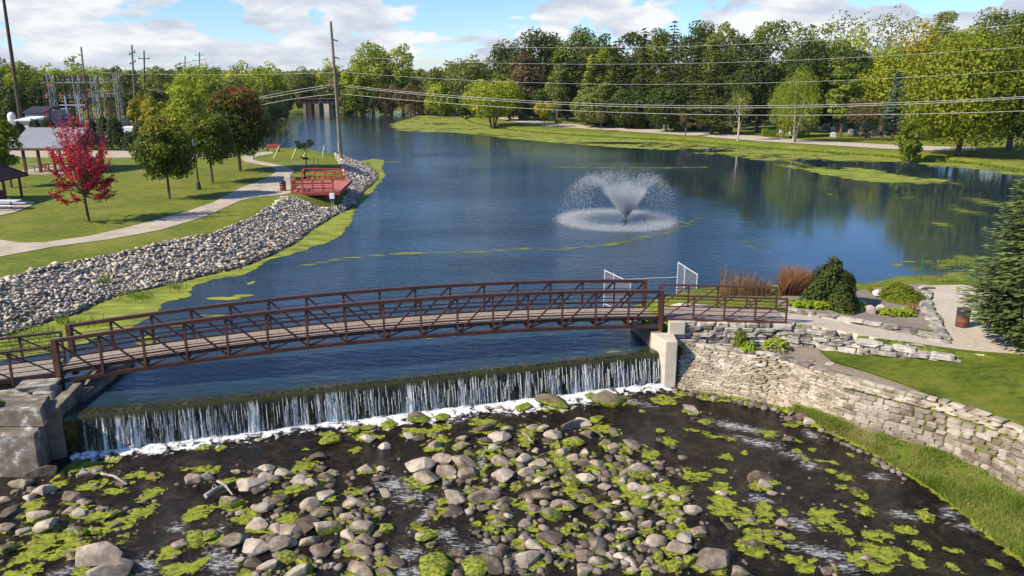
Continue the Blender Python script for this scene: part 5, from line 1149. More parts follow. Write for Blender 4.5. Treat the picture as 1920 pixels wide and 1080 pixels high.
# far shore beyond the lake, and the left bank
FL = 'trees along the far shore'
def far_shore():
    T = tree
    T(700, 252, 75, 88, 'yellow', 'tall yellow-green cottonwood beyond the far shore', zb=.12, nb=60, nl=5200, ls=.5, gap=.2, group=FL)
    T(757, 250, 80, 56, 'yellow', 'slimmer cottonwood leaning right beside the tall one', zb=.3, nb=30, nl=2300, ls=.5, gap=.25, group=FL)
    T(722, 250, 96, 50, 'olive', 'feathery olive cottonwood between the two tall ones', zb=.1, nb=30, nl=1600, ls=.5, gap=.35, group=FL)
    T(626, 292, 108, 62, 'yellow', 'light green tree behind the utility pole', zb=.1, nb=34, nl=2600, group=FL)
    T(668, 250, 112, 60, 'yellow', 'yellow-green tree left of the tall cottonwood', zb=.05, nb=34, nl=2600, group=FL)
    for i, (u, Y, vt, w, lf) in enumerate([(670, 246, 165, 50, 'bright'), (700, 246, 160, 60, 'dark'), (735, 245, 158, 60, 'brown'), (770, 243, 152, 66, 'brown'), (800, 241, 160, 50, 'brown'), (650, 248, 168, 36, 'olive'), (815, 250, 132, 60, 'olive'), (790, 262, 130, 60, 'dark'), (755, 262, 138, 70, 'olive')]):
        T(u, Y, vt, w, lf, ['low bright green bush at the far waterline', 'low dark bush at the far waterline', 'purplish-brown thicket bush at the far waterline', 'wide brown thicket bush at the far waterline', 'reddish-brown thicket bush beside the grassy point', 'low olive bush just right of the railway bridge', 'olive tree behind the brown thicket', 'dark green tree behind the brown thicket', 'olive tree between the cottonwoods and the wood'][i], zb=0.0, nb=26, nl=1900, ls=.45, group=FL, name='bush' if vt > 145 else 'tree')
    ll = [(508, 215, 113, 90, 'yellow'), (468, 195, 112, 96, 'yellow'), (560, 285, 122, 70, 'olive'), (592, 295, 130, 60, 'olive'), (505, 185, 150, 80, 'olive'), (532, 246, 165, 50, 'dark'), (430, 210, 120, 80, 'olive'), (382, 200, 116, 90, 'yellow'), (340, 210, 118, 84, 'mid'),
          (300, 190, 122, 90, 'olive'), (255, 215, 128, 80, 'dark'), (222, 200, 122, 84, 'olive'), (185, 210, 122, 84, 'yellow'), (140, 190, 120, 90, 'yellow'), (98, 185, 118, 90, 'yellow'), (58, 170, 112, 84, 'yellow'), (12, 175, 108, 84, 'dark'), (-25, 165, 104, 90, 'mid'), (30, 165, 118, 70, 'yellow'),
          (250, 170, 150, 80, 'dark'), (215, 175, 145, 70, 'olive'), (340, 160, 140, 80, 'yellow'), (400, 165, 138, 80, 'yellow'), (440, 170, 140, 70, 'olive'), (300, 150, 150, 60, 'olive'), (80, 160, 150, 60, 'dark'), (120, 165, 148, 60, 'dark'), (30, 150, 160, 60, 'dark'), (5, 158, 150, 60, 'olive'),
          (575, 284, 160, 50, 'dark'), (605, 286, 150, 50, 'olive'), (520, 222, 186, 50, 'brown'), (490, 180, 175, 60, 'olive'), (480, 160, 180, 60, 'olive'), (165, 230, 140, 80, 'mid'), (370, 235, 128, 90, 'olive'), (590, 300, 135, 90, 'mid'), (640, 290, 130, 70, 'olive')]
    for i, (u, Y, vt, w, lf) in enumerate(ll):
        nm = {'yellow': 'yellow-green', 'olive': 'olive', 'dark': 'dark green', 'mid': 'mid green', 'brown': 'brownish'}[lf]
        place = 'behind the substation' if 60 < u < 260 else 'at the far left edge' if u <= 60 else 'behind the park maples' if u < 480 else 'near the railway bridge'
        tree(u, Y, vt, w, lf, '%s tree in the dense treeline %s' % (nm, place), zb=.03, nb=36, nl=3000, group='trees of the left treeline')
    pale = tree(150, 250, 96, 50, 'pale', 'pale bare-topped tree rising behind the substation', zb=.35, nb=22, nl=700, ls=.5, gap=.5)
    # the bushy trees just behind the park maples
    tree(300, 122, 180, 70, 'gold', 'golden-green bushy tree left behind the round maple', zb=.03, nb=44, nl=5200, ls=.27, group='bushy trees behind the park')
    tree(350, 118, 160, 96, 'yellow', 'wide yellow-green bushy tree behind the two park maples', zb=.03, nb=54, nl=6800, ls=.28, group='bushy trees behind the park')
    tree(405, 130, 152, 80, 'mid', 'green bushy tree behind the red-topped maple', zb=.03, nb=44, nl=5000, ls=.3, group='bushy trees behind the park')
    tree(268, 128, 172, 50, 'gold', 'golden bushy tree beside the leaning grey panels', zb=.03, nb=30, nl=3000, ls=.28, group='bushy trees behind the park')
    tree(465, 140, 165, 60, 'yellow', 'yellow-green bushy tree behind the shore bench', zb=.03, nb=40, nl=4200, ls=.3, group='bushy trees behind the park')
far_shore()
def far_wood():
    """the wooded plain out to the horizon, one mass"""
    r = np.random.RandomState(4); n = 34000
    Y = r.uniform(300, 900, n); u = r.uniform(-900, 2900, n); X = (u - 960) / FPX * Y
    cell = vnoise(X, Y, .045, 2); z = .8 + r.rand(n) ** .6 * (6 + 9 * cell)
    C = np.stack([X, Y, z], 1); N = unit(np.stack([r.normal(size=n) * .6, -1 + r.normal(size=n) * .6, .7 + r.normal(size=n) * .5], 1))
    V, F = cards(C, N, 1.2 * r.uniform(.7, 1.5, n) * (Y / 400), r, .8)
    tag(link('far_wood', np_mesh('far_wood', V, F, L['mid'], {'tint': ('FACE', np.clip(cell + r.normal(size=n) * .1, 0, 1))})), 'distant wood along the horizon beyond the lake and fields', 'wood', None, 'stuff')
far_wood()

# shrubs, hostas, reeds, grass -------------------------------------------------
def shrub(u, v, wpx, vtop, leaf, name, label, cat, nl=1500, ls=.1, group=None, egg=1.0, z0=1.2, asp=.6, jag=.25):
    global TREES; TREES += 1; r = np.random.RandomState(5000 + TREES)
    q = G(u, v, z0); R = wpx / 2 * (q.y * cP + (CH - q.z) * sP) / FPX; Hh = max(.25, ZA(vtop, q.y + R * .5) - q.z)
    n = unit(np.abs(r.normal(size=(nl, 3))) * np.sign(r.normal(size=(nl, 3))) * np.array([1, 1, 1])); n[:, 2] = np.abs(n[:, 2])
    lump = 1 + jag * (vnoise(n[:, 0] * 2.2 + 9 + TREES, n[:, 1] * 2.2 + n[:, 2] * 2, 1.0, 2) - .5) * 2
    rr = (.72 + .32 * r.rand(nl) ** .5) * lump
    zz = n[:, 2] ** egg
    p = np.stack([n[:, 0] * R * rr, n[:, 1] * R * rr, zz * Hh * rr + .03], 1)
    V, F = cards(p, unit(n + r.normal(size=p.shape) * .5), ls * r.uniform(.6, 1.3, nl), r, asp)
    e = link(name, np_mesh(name, V, F, L[leaf], {'tint': ('FACE', np.clip(.5 + (lump - 1) * 1.2 + r.normal(size=nl) * .18, 0, 1))}), None, q)
    return tag(e, label, cat, group)
shrub(1556, 570, 96, 488, 'dark', 'bush', 'big rounded dark green bush on the garden bed beside the reddish reeds', 'bush', 6500, .085, jag=.35)
shrub(1577, 583, 50, 545, 'dark', 'bush', 'low dark leafy growth at the front foot of the big rounded bush', 'bush', 1500, .08)
shrub(1688, 562, 76, 530, 'bright', 'ground_shrub', 'low spreading light green shrub on the garden bed near the gravel', 'shrub', 3600, .06, jag=.3)
shrub(1632, 548, 10, 540, 'bright', 'ground_shrub', 'tiny green plant beside the white rock', 'shrub', 200, .05)
shrub(1388, 634, 26, 612, 'mid', 'ground_shrub', 'thin dark sprig plant left of the pair of hostas', 'shrub', 500, .06, z0=.9)
def hosta(u, v, wpx, label, group, z0=1.2, h=.36):
    global TREES; TREES += 1; r = np.random.RandomState(6000 + TREES); q = G(u, v, z0); R = wpx / 2 * (q.y * cP + (CH - q.z) * sP) / FPX
    n = int(60 * (R / .4) ** 1.2) + 24; a = r.uniform(0, 6.283, n); f = r.rand(n) ** .6; el = 1.2 - f * 1.0
    D = np.stack([np.cos(a) * np.cos(el), np.sin(a) * np.cos(el), np.sin(el)], 1)
    C = np.stack([np.cos(a) * f * R, np.sin(a) * f * R, h * (1 - .75 * f ** 2) + .04], 1)
    T = np.stack([np.cos(a), np.sin(a), -.5 * f], 1); N = np.stack([np.cos(a) * .5 * f, np.sin(a) * .5 * f, np.ones(n)], 1) + r.normal(size=(n, 3)) * .3
    V, F = cards(C, unit(N), .13 * r.uniform(.7, 1.25, n), r, .5, T + r.normal(size=(n, 3)) * .3)
    me = np_mesh('hosta_plant', V, F, L['hosta'], {'tint': ('FACE', np.clip(.5 + r.normal(size=n) * .22, 0, 1))})
    tag(link('hosta_plant', me, None, q), label, 'hosta', group)
hosta(1405, 635, 36, 'yellow-green hosta, left of the pair on the stone terrace', 'pair of hostas on the terrace', .9, .5)
hosta(1457, 632, 52, 'yellow-green hosta, right and larger of the pair on the stone terrace', 'pair of hostas on the terrace', .9, .55)
for k in range(15):
    u = 1486 + k * 9.2; hosta(u, 575 + (k % 2) * 3 + k * .35, 20, 'yellow-green hosta in the row between the big bush and the stone edging', 'hostas in the row along the stone edging', 1.25, .32)
for k in range(6):
    u = 1656 + k * 9.6; hosta(u, 590 + (k % 2) * 3, 22, 'yellow-green hosta in the short row right of the round boulders', 'hostas in the short right row', 1.2, .3)
def blades(name, pts, hts, wid, leaf, label, cat, seed, lean=.35, tb=.5, ts=.2, kind='stuff', tadd=None):
    r = np.random.RandomState(seed); n = len(pts); pts = np.array(pts); hts = np.array(hts)
    a = r.uniform(0, 6.283, n); b = r.uniform(0, 6.283, n); le = lean * hts * r.uniform(.3, 1.3, n)
    w = np.stack([np.cos(a), np.sin(a), np.zeros(n)], 1) * wid; l1 = np.stack([np.cos(b) * le * .35, np.sin(b) * le * .35, hts * .6], 1); l2 = np.stack([np.cos(b) * le, np.sin(b) * le, hts], 1)
    V = np.stack([pts - w, pts + w, pts + l1 + w * .8, pts + l1 - w * .8, pts + l2 + w * .1, pts + l2 - w * .1], 1).reshape(-1, 3)
    i = np.arange(n) * 6; F = np.concatenate([np.stack([i, i + 1, i + 2, i + 3], 1), np.stack([i + 3, i + 2, i + 4, i + 5], 1)])
    t = np.clip(tb + r.normal(size=n) * ts + (tadd if tadd is not None else 0), 0, 1)
    return tag(link(name, np_mesh(name, V, F, L[leaf], {'tint': ('FACE', np.concatenate([t, t]))})), label, cat, None, kind)
def bank_grass():
    r = np.random.RandomState(9); pts = []; hh = []; ta = []
    eb = poly(river_edge, ZR); wb = poly(wall_base, ZR)
    for _ in range(52000):
        i = r.randint(3, 10); f = r.rand(); e = eb[min(i, 10)] * (1 - f) + eb[min(i + 1, 11)] * f
        j = min(i, 8); w = wb[j] * (1 - f) + wb[min(j + 1, 9)] * f; k = r.rand()
        p = e * (1 - k) + w * k; z = ZR - .03 + .25 * k
        cl = vnoise(np.array([p[0] * 1.0 + 77]), np.array([p[1] + 5]), 1.1, 2)[0]
        if cl < .22: continue
        if i < 5 and (k < .2 or r.rand() < .3): continue
        pts.append((p[0], p[1], z)); hh.append((.14 + .5 * max(0, cl - .25)) * r.uniform(.6, 1.3) * (.35 + .75 * math.sin(math.pi * min(1, .2 + k * .8)))); ta.append((cl - .5) * -.8 + (.3 if i < 5 else 0))
    blades('bank_grass', pts, hh, .009, 'blade', 'long green grass growing between the river edge and the foot of the stone wall', 'grass', 3, .6, .5, .28, tadd=np.array(ta))
    V = []; 
bank_grass()
tag(link('bank_soil', flat_poly('bank_soil', np.vstack([poly(river_edge[4:], ZR), poly(wall_base[::-1][:-4], ZR)]), 0.0, M_wild, lambda x, y: ZR - .02 + .22 * np.clip(sdist(np.stack([x, y], 1), edge_np, closed=False) / 2.0, 0, 1) ** .8, .35)), kind='structure')
def reeds(u0, u1, v0, v1, n, h0, h1, name, label, leaf, seed, tb):
    r = np.random.RandomState(seed); pts = []; hh = []
    for _ in range(n):
        u = r.uniform(u0, u1); v = r.uniform(v0, v1); q = G(u, v, .1); pts.append((q.x, q.y, max(q.z, -.05))); hh.append(r.uniform(h0, h1) * (.65 + .35 * math.sin(math.pi * (u - u0) / (u1 - u0))))
    blades(name, pts, hh, .014, leaf, label, 'reeds', seed, .28 if n < 1000 else .55, tb, .25)
reeds(1347, 1445, 549, 556, 520, .5, 1.35, 'reeds', 'sparse brown-tipped reeds at the water behind the right end of the bridge', 'reed', 21, .4)
reeds(1462, 1520, 543, 556, 2800, .7, 1.5, 'reeds', 'dense clump of rust-red cattail reeds beside the big rounded bush', 'reed', 22, .62)
reeds(1700, 1718, 583, 592, 160, .3, .6, 'ornamental_grass', 'small tan tuft of ornamental grass right of the short hosta row', 'reed', 23, .9)
reeds(1752, 1830, 520, 530, 1500, .08, .25, 'shore_grass', 'short bright green grass at the water edge by the gravel beach', 'blade', 24, .5)
def shore_fringe():
    """taller grass along the cemetery waterline and the lawn's cut edge"""
    r = np.random.RandomState(31); b = poly(bank, 0); pts = []; hh = []
    for _ in range(9000):
        i = r.randint(1, len(b) - 3); f = r.rand(); p = b[i] * (1 - f) + b[i + 1] * f + r.normal(size=2) * .25
        pts.append((p[0], p[1], -.02)); hh.append(r.uniform(.15, .45))
    blades('shore_grass', pts, hh, .05, 'blade', 'fringe of unmown grass along the cemetery waterline', 'grass', 32, .4, .35)
shore_fringe()
# ------------------------------------------------------------------ stone walls
def blockshape(seed, bev=.16, jit=.07):
    r = np.random.RandomState(seed); V = []; idx = {}
    for sx in (-1, 1):
        for sy in (-1, 1):
            for sz in (-1, 1):
                j = r.uniform(-jit, jit, 3)
                for ax in range(3):
                    p = np.array([sx, sy, sz], float) * .5 * (1 - bev); p[ax] = (sx, sy, sz)[ax] * .5
                    idx[(sx, sy, sz, ax)] = len(V); V.append(p + j * .5 + r.uniform(-.02, .02, 3))
    F = []
    def add(f):
        P_ = [Vector(V[i]) for i in f]; n = (P_[1] - P_[0]).cross(P_[2] - P_[0]); c = sum(P_, Vector()) / len(P_)
        F.append(f if n.dot(c) > 0 else f[::-1])
    for ax in range(3):
        for s in (-1, 1):
            o = [a for a in range(3) if a != ax]; f = []
            for a, b in ((-1, -1), (1, -1), (1, 1), (-1, 1)):
                k = [0, 0, 0]; k[ax] = s; k[o[0]] = a; k[o[1]] = b; f.append(idx[(*k, ax)])
            add(f)
    for ax in range(3):
        o = [a for a in range(3) if a != ax]
        for a in (-1, 1):
            for b in (-1, 1):
                k0 = [0, 0, 0]; k0[ax] = -1; k0[o[0]] = a; k0[o[1]] = b; k1 = list(k0); k1[ax] = 1
                add([idx[(*k0, o[0])], idx[(*k1, o[0])], idx[(*k1, o[1])], idx[(*k0, o[1])]])
    for sx in (-1, 1):
        for sy in (-1, 1):
            for sz in (-1, 1): add([idx[(sx, sy, sz, 0)], idx[(sx, sy, sz, 1)], idx[(sx, sy, sz, 2)]])
    return np.array(V), F
BS = [blockshape(700 + k, .18 + .1 * (k % 3), .15) for k in range(12)]
def block_me(name, k, mat):
    me = bpy.data.meshes.new(name); me.from_pydata(BS[k][0].tolist(), [], BS[k][1]); me.materials.append(mat); me.update(); return me
BLOCK = [block_me('stone', k, M_block) for k in range(12)]; LEDGE = [block_me('stone', k, M_ledge) for k in range(12)]; SLAB = [block_me('stone', k, M_slabstone) for k in range(12)]
class Joined:
    def __init__(self): self.v = []; self.f = []; self.t = []; self.n = 0
    def add(self, k, loc, rot, sc, tint):
        V, F = BS[k]; M = Matrix.LocRotScale(Vector(loc), rot, Vector(sc)); W3 = np.array(M.to_3x3()); v = V @ W3.T + np.array(loc)
        self.v += v.tolist(); self.f += [[i + self.n for i in f] for f in F]; self.n += len(v); self.t += [tint] * len(v)
    def build(self, name, mat, parent=None):
        me = bpy.data.meshes.new(name); me.from_pydata(self.v, [], self.f); me.materials.append(mat)
        a = me.attributes.new('tint', 'FLOAT', 'POINT'); a.data.foreach_set('value', np.array(self.t, np.float32))
        o = link(name, me, parent, -Vector(parent.location) if parent else (0, 0, 0)); o['kind'] = 'stuff'; return o
from mathutils import Euler
def big_wall():
    rw_ = np.random.RandomState(41)
    b = poly(wall_base, ZR); seg = np.linalg.norm(np.diff(b, axis=0), axis=1); cum = np.concatenate([[0], np.cumsum(seg)]); Ltot = cum[-1]
    def at(s):
        i = min(max(int(np.searchsorted(cum, s)) - 1, 0), len(seg) - 1); f = (s - cum[i]) / seg[i]; p = b[i] * (1 - f) + b[i + 1] * f
        # smooth tangent
        q0 = np.array([np.interp(s - .6, cum, b[:, 0]), np.interp(s - .6, cum, b[:, 1])]); q1 = np.array([np.interp(s + .6, cum, b[:, 0]), np.interp(s + .6, cum, b[:, 1])])
        t = (q1 - q0) / np.linalg.norm(q1 - q0); return p, t
    w = empty('retaining_wall', (*at(5)[0], ZR), 'long curving dry-stone retaining wall of pale limestone below the lawn', 'wall')
    s_split = float(np.interp(1572, [p[0] for p in wall_base], cum)); J = Joined(); big = []
    BAT, ZT = 1.05, 0.17
    def place(s, t, ln, ht, dep, thin):
        p, tg = at(s); n = np.array([-tg[1], tg[0]])      # inward (left of travel) ; check side
        if n[1] < 0 and n[0] < 0: n = -n
        off = BAT * t; z = -1.75 + t * (ZT + 1.75)
        c = p + n * (off + dep * .18); ang = math.atan2(tg[1], tg[0])
        rk = .4 if thin else 1; rot = Euler((rw_.uniform(-.04, .04) * rk, rw_.uniform(-.03, .03) * rk, ang + rw_.uniform(-.04, .04) * rk)).to_quaternion()
        return (c[0], c[1], z), rot, (ln, dep, ht)
    # thin ledge courses on the left
    t = .06
    while t < 1.02:
        hh = rw_.uniform(.05, .09); s = .02 + rw_.uniform(0, .2)
        end = s_split + rw_.uniform(-.5, .5)
        while s < end:
            ln = rw_.uniform(.16, .52); loc, rot, sc = place(s + ln / 2, t, ln - .012, hh * 1.0, .30 + rw_.uniform(-.05, .05), True)
            J.add(rw_.randint(12), loc, rot, sc, rw_.uniform(-.2, .5)); s += ln
        t += hh * .93 / 1.9
    # big blocks on the right, thin cap courses on top
    t = .04
    while t < .86:
        hh = rw_.uniform(.15, .24); s = s_split + rw_.uniform(-.4, .3)
        while s < Ltot - .1:
            ln = rw_.uniform(.24, .62); h2 = hh * rw_.uniform(.85, 1.12)
            big.append((place(s + ln / 2, t + rw_.uniform(-.012, .012), ln - .02, h2, .34 + rw_.uniform(-.08, .08), False), s)); s += ln
        t += hh * .93 / 1.9
    while t < 1.03:
        hh = rw_.uniform(.06, .11); s = s_split + rw_.uniform(-.4, .2)
        while s < Ltot - .1:
            ln = rw_.uniform(.25, .7); loc, rot, sc = place(s + ln / 2, t, ln - .012, hh * 1.02, .34 + rw_.uniform(-.09, .09), True)
            J.add(rw_.randint(12), loc, rot, sc, rw_.uniform(-.3, .5)); s += ln
        t += hh * .93 / 1.9
    big.sort(key=lambda q: q[0][0][1] - 1e-3)
    for (loc, rot, sc), s in big[:300]:
        o = link('stone', BLOCK[rw_.randint(12)], w, Vector(loc) - Vector(w.location)); o.rotation_mode = 'QUATERNION'; o.rotation_quaternion = rot; o.scale = sc
    for (loc, rot, sc), s in big[300:]: J.add(rw_.randint(12), loc, rot, sc, rw_.uniform(-.3, .3))
    J.build('ledge_stones', M_ledge, w)
    # loose cap stones lying on the top edge
    for k in range(12):
        s = .5 + k * .42 + rw_.uniform(-.1, .1); p, tg = at(s); n = np.array([-tg[1], tg[0]])
        tag(link('cap_stone', SLAB[rw_.randint(12)], w, Vector((p[0] + n[0] * 1.15, p[1] + n[1] * 1.15, .22 + rw_.uniform(0, .05))) - Vector(w.location), (0, 0, math.atan2(tg[1], tg[0]) + rw_.uniform(-.3, .3)), (rw_.uniform(.4, .9), rw_.uniform(.3, .5), rw_.uniform(.10, .16))))
big_wall()
def ledge_wall(name, label, line, zb, zt, hh=(.12, .2), ln=(.45, 1.1), dep=.42, mats=None, seed=1, lean=.0, cat='wall'):
    """courses of long stones along a world polyline between two height functions"""
    r = np.random.RandomState(seed); b = np.array(line); seg = np.linalg.norm(np.diff(b, axis=0), axis=1); cum = np.concatenate([[0], np.cumsum(seg)])
    e = empty(name, (b[0][0], b[0][1], zb(*b[0])), label, cat)
    row = 0; z = 0.0
    while z < 1.3:
        h = r.uniform(*hh); s = r.uniform(-.3, 0); any_ = False
        while s < cum[-1]:
            l = r.uniform(*ln); sc = min(max(s + l / 2, 0), cum[-1]); x = np.interp(sc, cum, b[:, 0]); y = np.interp(sc, cum, b[:, 1])
            z0, z1 = zb(x, y), zt(x, y)
            if z0 + z + h * .45 < z1:
                i = min(int(np.searchsorted(cum, sc)), len(seg)) - 1; i = max(i, 0); t = (b[i + 1] - b[i]) / seg[i]
                n = np.array([t[1], -t[0]]); off = r.uniform(-.06, .06) - lean * z
                link('stone', (mats or LEDGE)[r.randint(12)], e, Vector((x + n[0] * off, y + n[1] * off, z0 + z + h / 2)) - Vector(e.location), (r.uniform(-.04, .04), r.uniform(-.05, .05), math.atan2(t[1], t[0]) + r.uniform(-.08, .08)), (l * r.uniform(.9, 1.0), dep * r.uniform(.8, 1.25), h * r.uniform(.95, 1.15))); any_ = True
            s += l
        z += h * .98
        if not any_: break
    return e
PLW = [tuple(P(u, v + 3, 1.05)[:2]) for u, v in ((1268, 606), (1370, 609), (1475, 612), (1560, 622), (1640, 633), (1720, 643), (1806, 655))]
ledge_wall('terrace_wall', 'rough ledge-stone terrace wall running under the right approach and along the gravel path', PLW, lambda x, y: .10 if x < 13.5 else .1 + (x - 13.5) * .07, lambda x, y: 1.17 - .45 * sm(x, 11.5, 20), (.13, .21), (.4, 1.15), .55, SLAB, 5, .05)
UED = [tuple(P(u, v, 1.15)[:2]) for u, v in ((1474, 585), (1530, 592), (1600, 601), (1660, 608), (1710, 615), (1762, 625))]
ledge_wall('stone_edging', 'low two-course stone edging between the hosta bed and the gravel path', UED, lambda x, y: hz(x, y) - .02, lambda x, y: hz(x, y) + .27, (.11, .14), (.5, 1.1), .36, SLAB, 8)
SED = [tuple(P(u, v, 1.1)[:2]) for u, v in ((1738, 537), (1735, 552), (1742, 575), (1755, 598), (1768, 622))]
ledge_wall('flagstone_edging', 'line of flat stones dividing the garden bed from the open gravel', SED, lambda x, y: hz(x, y) - .02, lambda x, y: hz(x, y) + .12, (.09, .11), (.6, 1.1), .5, SLAB, 9)
def rock(u, v, wpx, hpx, mat, label, cat='rock', seed=0, z0=1.2, grp=None):
    q = G(u, v, z0); d = (q.y * cP + (CH - q.z) * sP) / FPX; W_ = wpx * d; Hh = hpx * d
    me = rockmesh('garden_rock', 900 + seed, 2, 8, .85, mat, .02); me.polygons.foreach_set('use_smooth', np.ones(len(me.polygons), bool)); me.set_sharp_from_angle(angle=math.radians(28))
    tag(link('garden_rock', me, None, (q.x, q.y, q.z + Hh * .3), (0, 0, seed * .7), (W_, W_ * .7, Hh * 1.1)), label, cat, grp)
M_whiterock = stone_mat('white_rock', [(0, (.45, .45, .46)), (1, (.72, .71, .70))], 2, .2)
M_pinkrock = stone_mat('pinkish_rock', [(0, (.30, .25, .23)), (1, (.50, .43, .39))], 2, .2)
rock(1644, 557, 22, 17, M_whiterock, 'whitish angular rock beside the spreading green shrub', seed=1)
rock(1632, 587, 24, 19, M_pinkrock, 'round pinkish boulder at the right end of the hosta row', seed=2)
rock(1612, 573, 24, 15, M_slabstone, 'dark grey low boulder behind the round pinkish one', seed=3)
rock(1650, 580, 16, 12, M_slabstone, 'small grey boulder right of the round pinkish one', seed=4)
rock(1735, 541, 34, 8, M_ledge, 'flat pale slab at the upper corner of the flagstone edging', seed=5)
rock(1556, 684, 24, 5, M_ledge, 'thin flat flagstone on the mulch at the tip of the lawn', seed=6, z0=.2)
rock(1522, 676, 18, 4, M_ledge, 'small flat flagstone left of the lawn tip', seed=7, z0=.2)
rock(1778, 632, 14, 5, M_ledge, 'small pale stone at the right end of the two-course edging', seed=8)
rock(1600, 543, 18, 4, M_ledge, 'flat pale stone at the waterline behind the big bush', seed=9)
for k, (u, v, w, h, l) in enumerate([(62, 752, 64, 14, 'long flat slab lying on top of the left concrete block'), (30, 745, 52, 14, 'rounded pale slab on the left abutment by the approach railing'), (88, 736, 34, 16, 'stacked slab directly under the left bridge tower'), (75, 722, 62, 12, 'topmost flat slab beneath the left approach railing')]):
    q = PY(u, v, 28.35 + .1 * k); d = 30.5 / FPX
    tag(link('abutment_slab', SLAB[k * 3], None, q, (0, 0, .2), (w * d, .9, h * d)), l, 'slab')
MB_ = MB().box((XY(45, 28.8, .2), 28.9, -.2), (2.6, .9, 1.5)); o = MB_.build('slab_backing', M_slabstone); tag(o, 'dark stone core behind the slabs at the left end of the bridge', 'stonework')

# rip-rap bank ------------------------------------------------------------------
rip_top = [(-90, 545), (0, 528), (43, 518), (100, 501), (167, 488), (250, 473), (333, 454), (400, 441), (467, 414), (520, 384), (530, 372), (560, 371), (600, 372), (640, 362), (652, 345), (650, 328), (643, 313), (634, 300)]
rip_pg = np.vstack([poly([(628, 298)] + point_shore[5:] + left_shore, 0), poly(rip_top, 1.55)])
M_ripsoil = surf('riprap_bedding', [(0, (0.13, 0.11, 0.085)), (1, (0.30, 0.26, 0.21))], 3, .95, .8, .05, 9)
tag(link('riprap_bedding', flat_poly('riprap_bedding', rip_pg, .05, M_ripsoil, H_, .8)), kind='structure')
def riprap():
    r = np.random.RandomState(12); mn = rip_pg.min(0); mx = rip_pg.max(0); pts = r.uniform(mn, mx, (110000, 2)); pts = pts[sdist(pts, rip_pg) < .15]
    pts = pts[pts[:, 1] > 28]
    u_ = 960 + FPX * pts[:, 0] / (pts[:, 1] * cP + 11 * sP)
    pts = pts[(u_ > -160)]
    # thin to an even spacing
    cell = {}; keep = []
    for i, (x, y) in enumerate(pts):
        k = (int(x / .17), int(y / .20))
        if k in cell: continue
        cell[k] = 1; keep.append(i)
    pts = pts[keep]; n = len(pts); z = height(pts[:, 0], pts[:, 1]); size = r.uniform(.13, .29, n) * (1 + .55 * (r.rand(n) < .14))
    u_ = 960 + FPX * pts[:, 0] / (pts[:, 1] * cP + 11 * sP)
    score = size / pts[:, 1] * (u_ > -5) ; order = np.argsort(-score); ind = set(order[:300].tolist())
    V, F, T = [], [], []; nv = 0; shp = [rockshape(200 + s, 1, 8, .7, .10, .4, .85) for s in range(12)]
    for i in range(n):
        x, y = pts[i]; s = size[i]; sc = (s * r.uniform(.95, 1.5), s * r.uniform(.55, 1.0), s * r.uniform(.35, .7)); rot = Euler((r.uniform(-.6, .6), r.uniform(-.5, .5), r.uniform(0, 6.28))); zc = z[i] + s * .12 + r.uniform(0, .06); k = r.randint(12)
        if i in ind: tag(link('riprap_stone', RIP[k], None, (x, y, zc), rot, sc), ('flat ' if sc[2] < .42 * s else 'chunky ') + 'pale rip-rap stone ' + ('low by the duckweed' if sdist(np.array([[x, y]]), lake_pg)[0] < 1.3 else 'high under the grass edge' if sdist(np.array([[x, y]]), lake_pg)[0] > 2.7 else 'halfway up the bank') + (', near the bridge' if y < 34 else ', a little past the bridge' if y < 38 else ', toward the red deck'), 'stone', 'rip-rap stones on the near bank')
        else:
            M = np.array(rot.to_matrix()) @ np.diag(sc); v = (shp[k][0] * .5) @ M.T + np.array([x, y, zc]); V.append(v); F.append(shp[k][1] + nv); nv += len(v); T.append(np.full(len(v), r.uniform(-.65, .65)))
    tag(link('riprap_mass', np_mesh('riprap_mass', np.vstack(V), np.vstack(F), M_riprap, {'tint': ('POINT', np.concatenate(T))})), 'bank of broken pale grey rip-rap stones along the left shore', 'stones', None, 'stuff')
riprap()
def strip(name, line, w, dz, mat, zf):
    b = np.array(line); pts = []
    for i in range(len(b) - 1):
        m = max(1, int(np.linalg.norm(b[i + 1] - b[i]) / .35)); pts += [b[i] + (b[i + 1] - b[i]) * k / m for k in range(m)]
    pts.append(b[-1]); pts = np.array(pts); t = np.gradient(pts, axis=0); t /= np.linalg.norm(t, axis=1, keepdims=True); n = np.stack([-t[:, 1], t[:, 0]], 1)
    jig = (vnoise(pts[:, 0] * 1.5 + 60, pts[:, 1] * 1.5, 1, 3) - .5) * w * 1.2
    A_ = pts + n * (w / 2 + jig)[:, None]; B_ = pts - n * (w / 2 - jig)[:, None]
    za = zf(A_[:, 0], A_[:, 1]) + dz; zb_ = zf(B_[:, 0], B_[:, 1]) + dz; V = np.vstack([np.c_[A_, za], np.c_[B_, zb_]]); N = len(pts); i = np.arange(N - 1)
    return tag(link(name, np_mesh(name, V, np.stack([i, i + N, i + N + 1, i + 1], 1), mat)), kind='structure')
strip('soil_edge', [tuple(P(u, v, 1.6)[:2]) for u, v in rip_top[:11]], .34, .09, M_soil, H_)

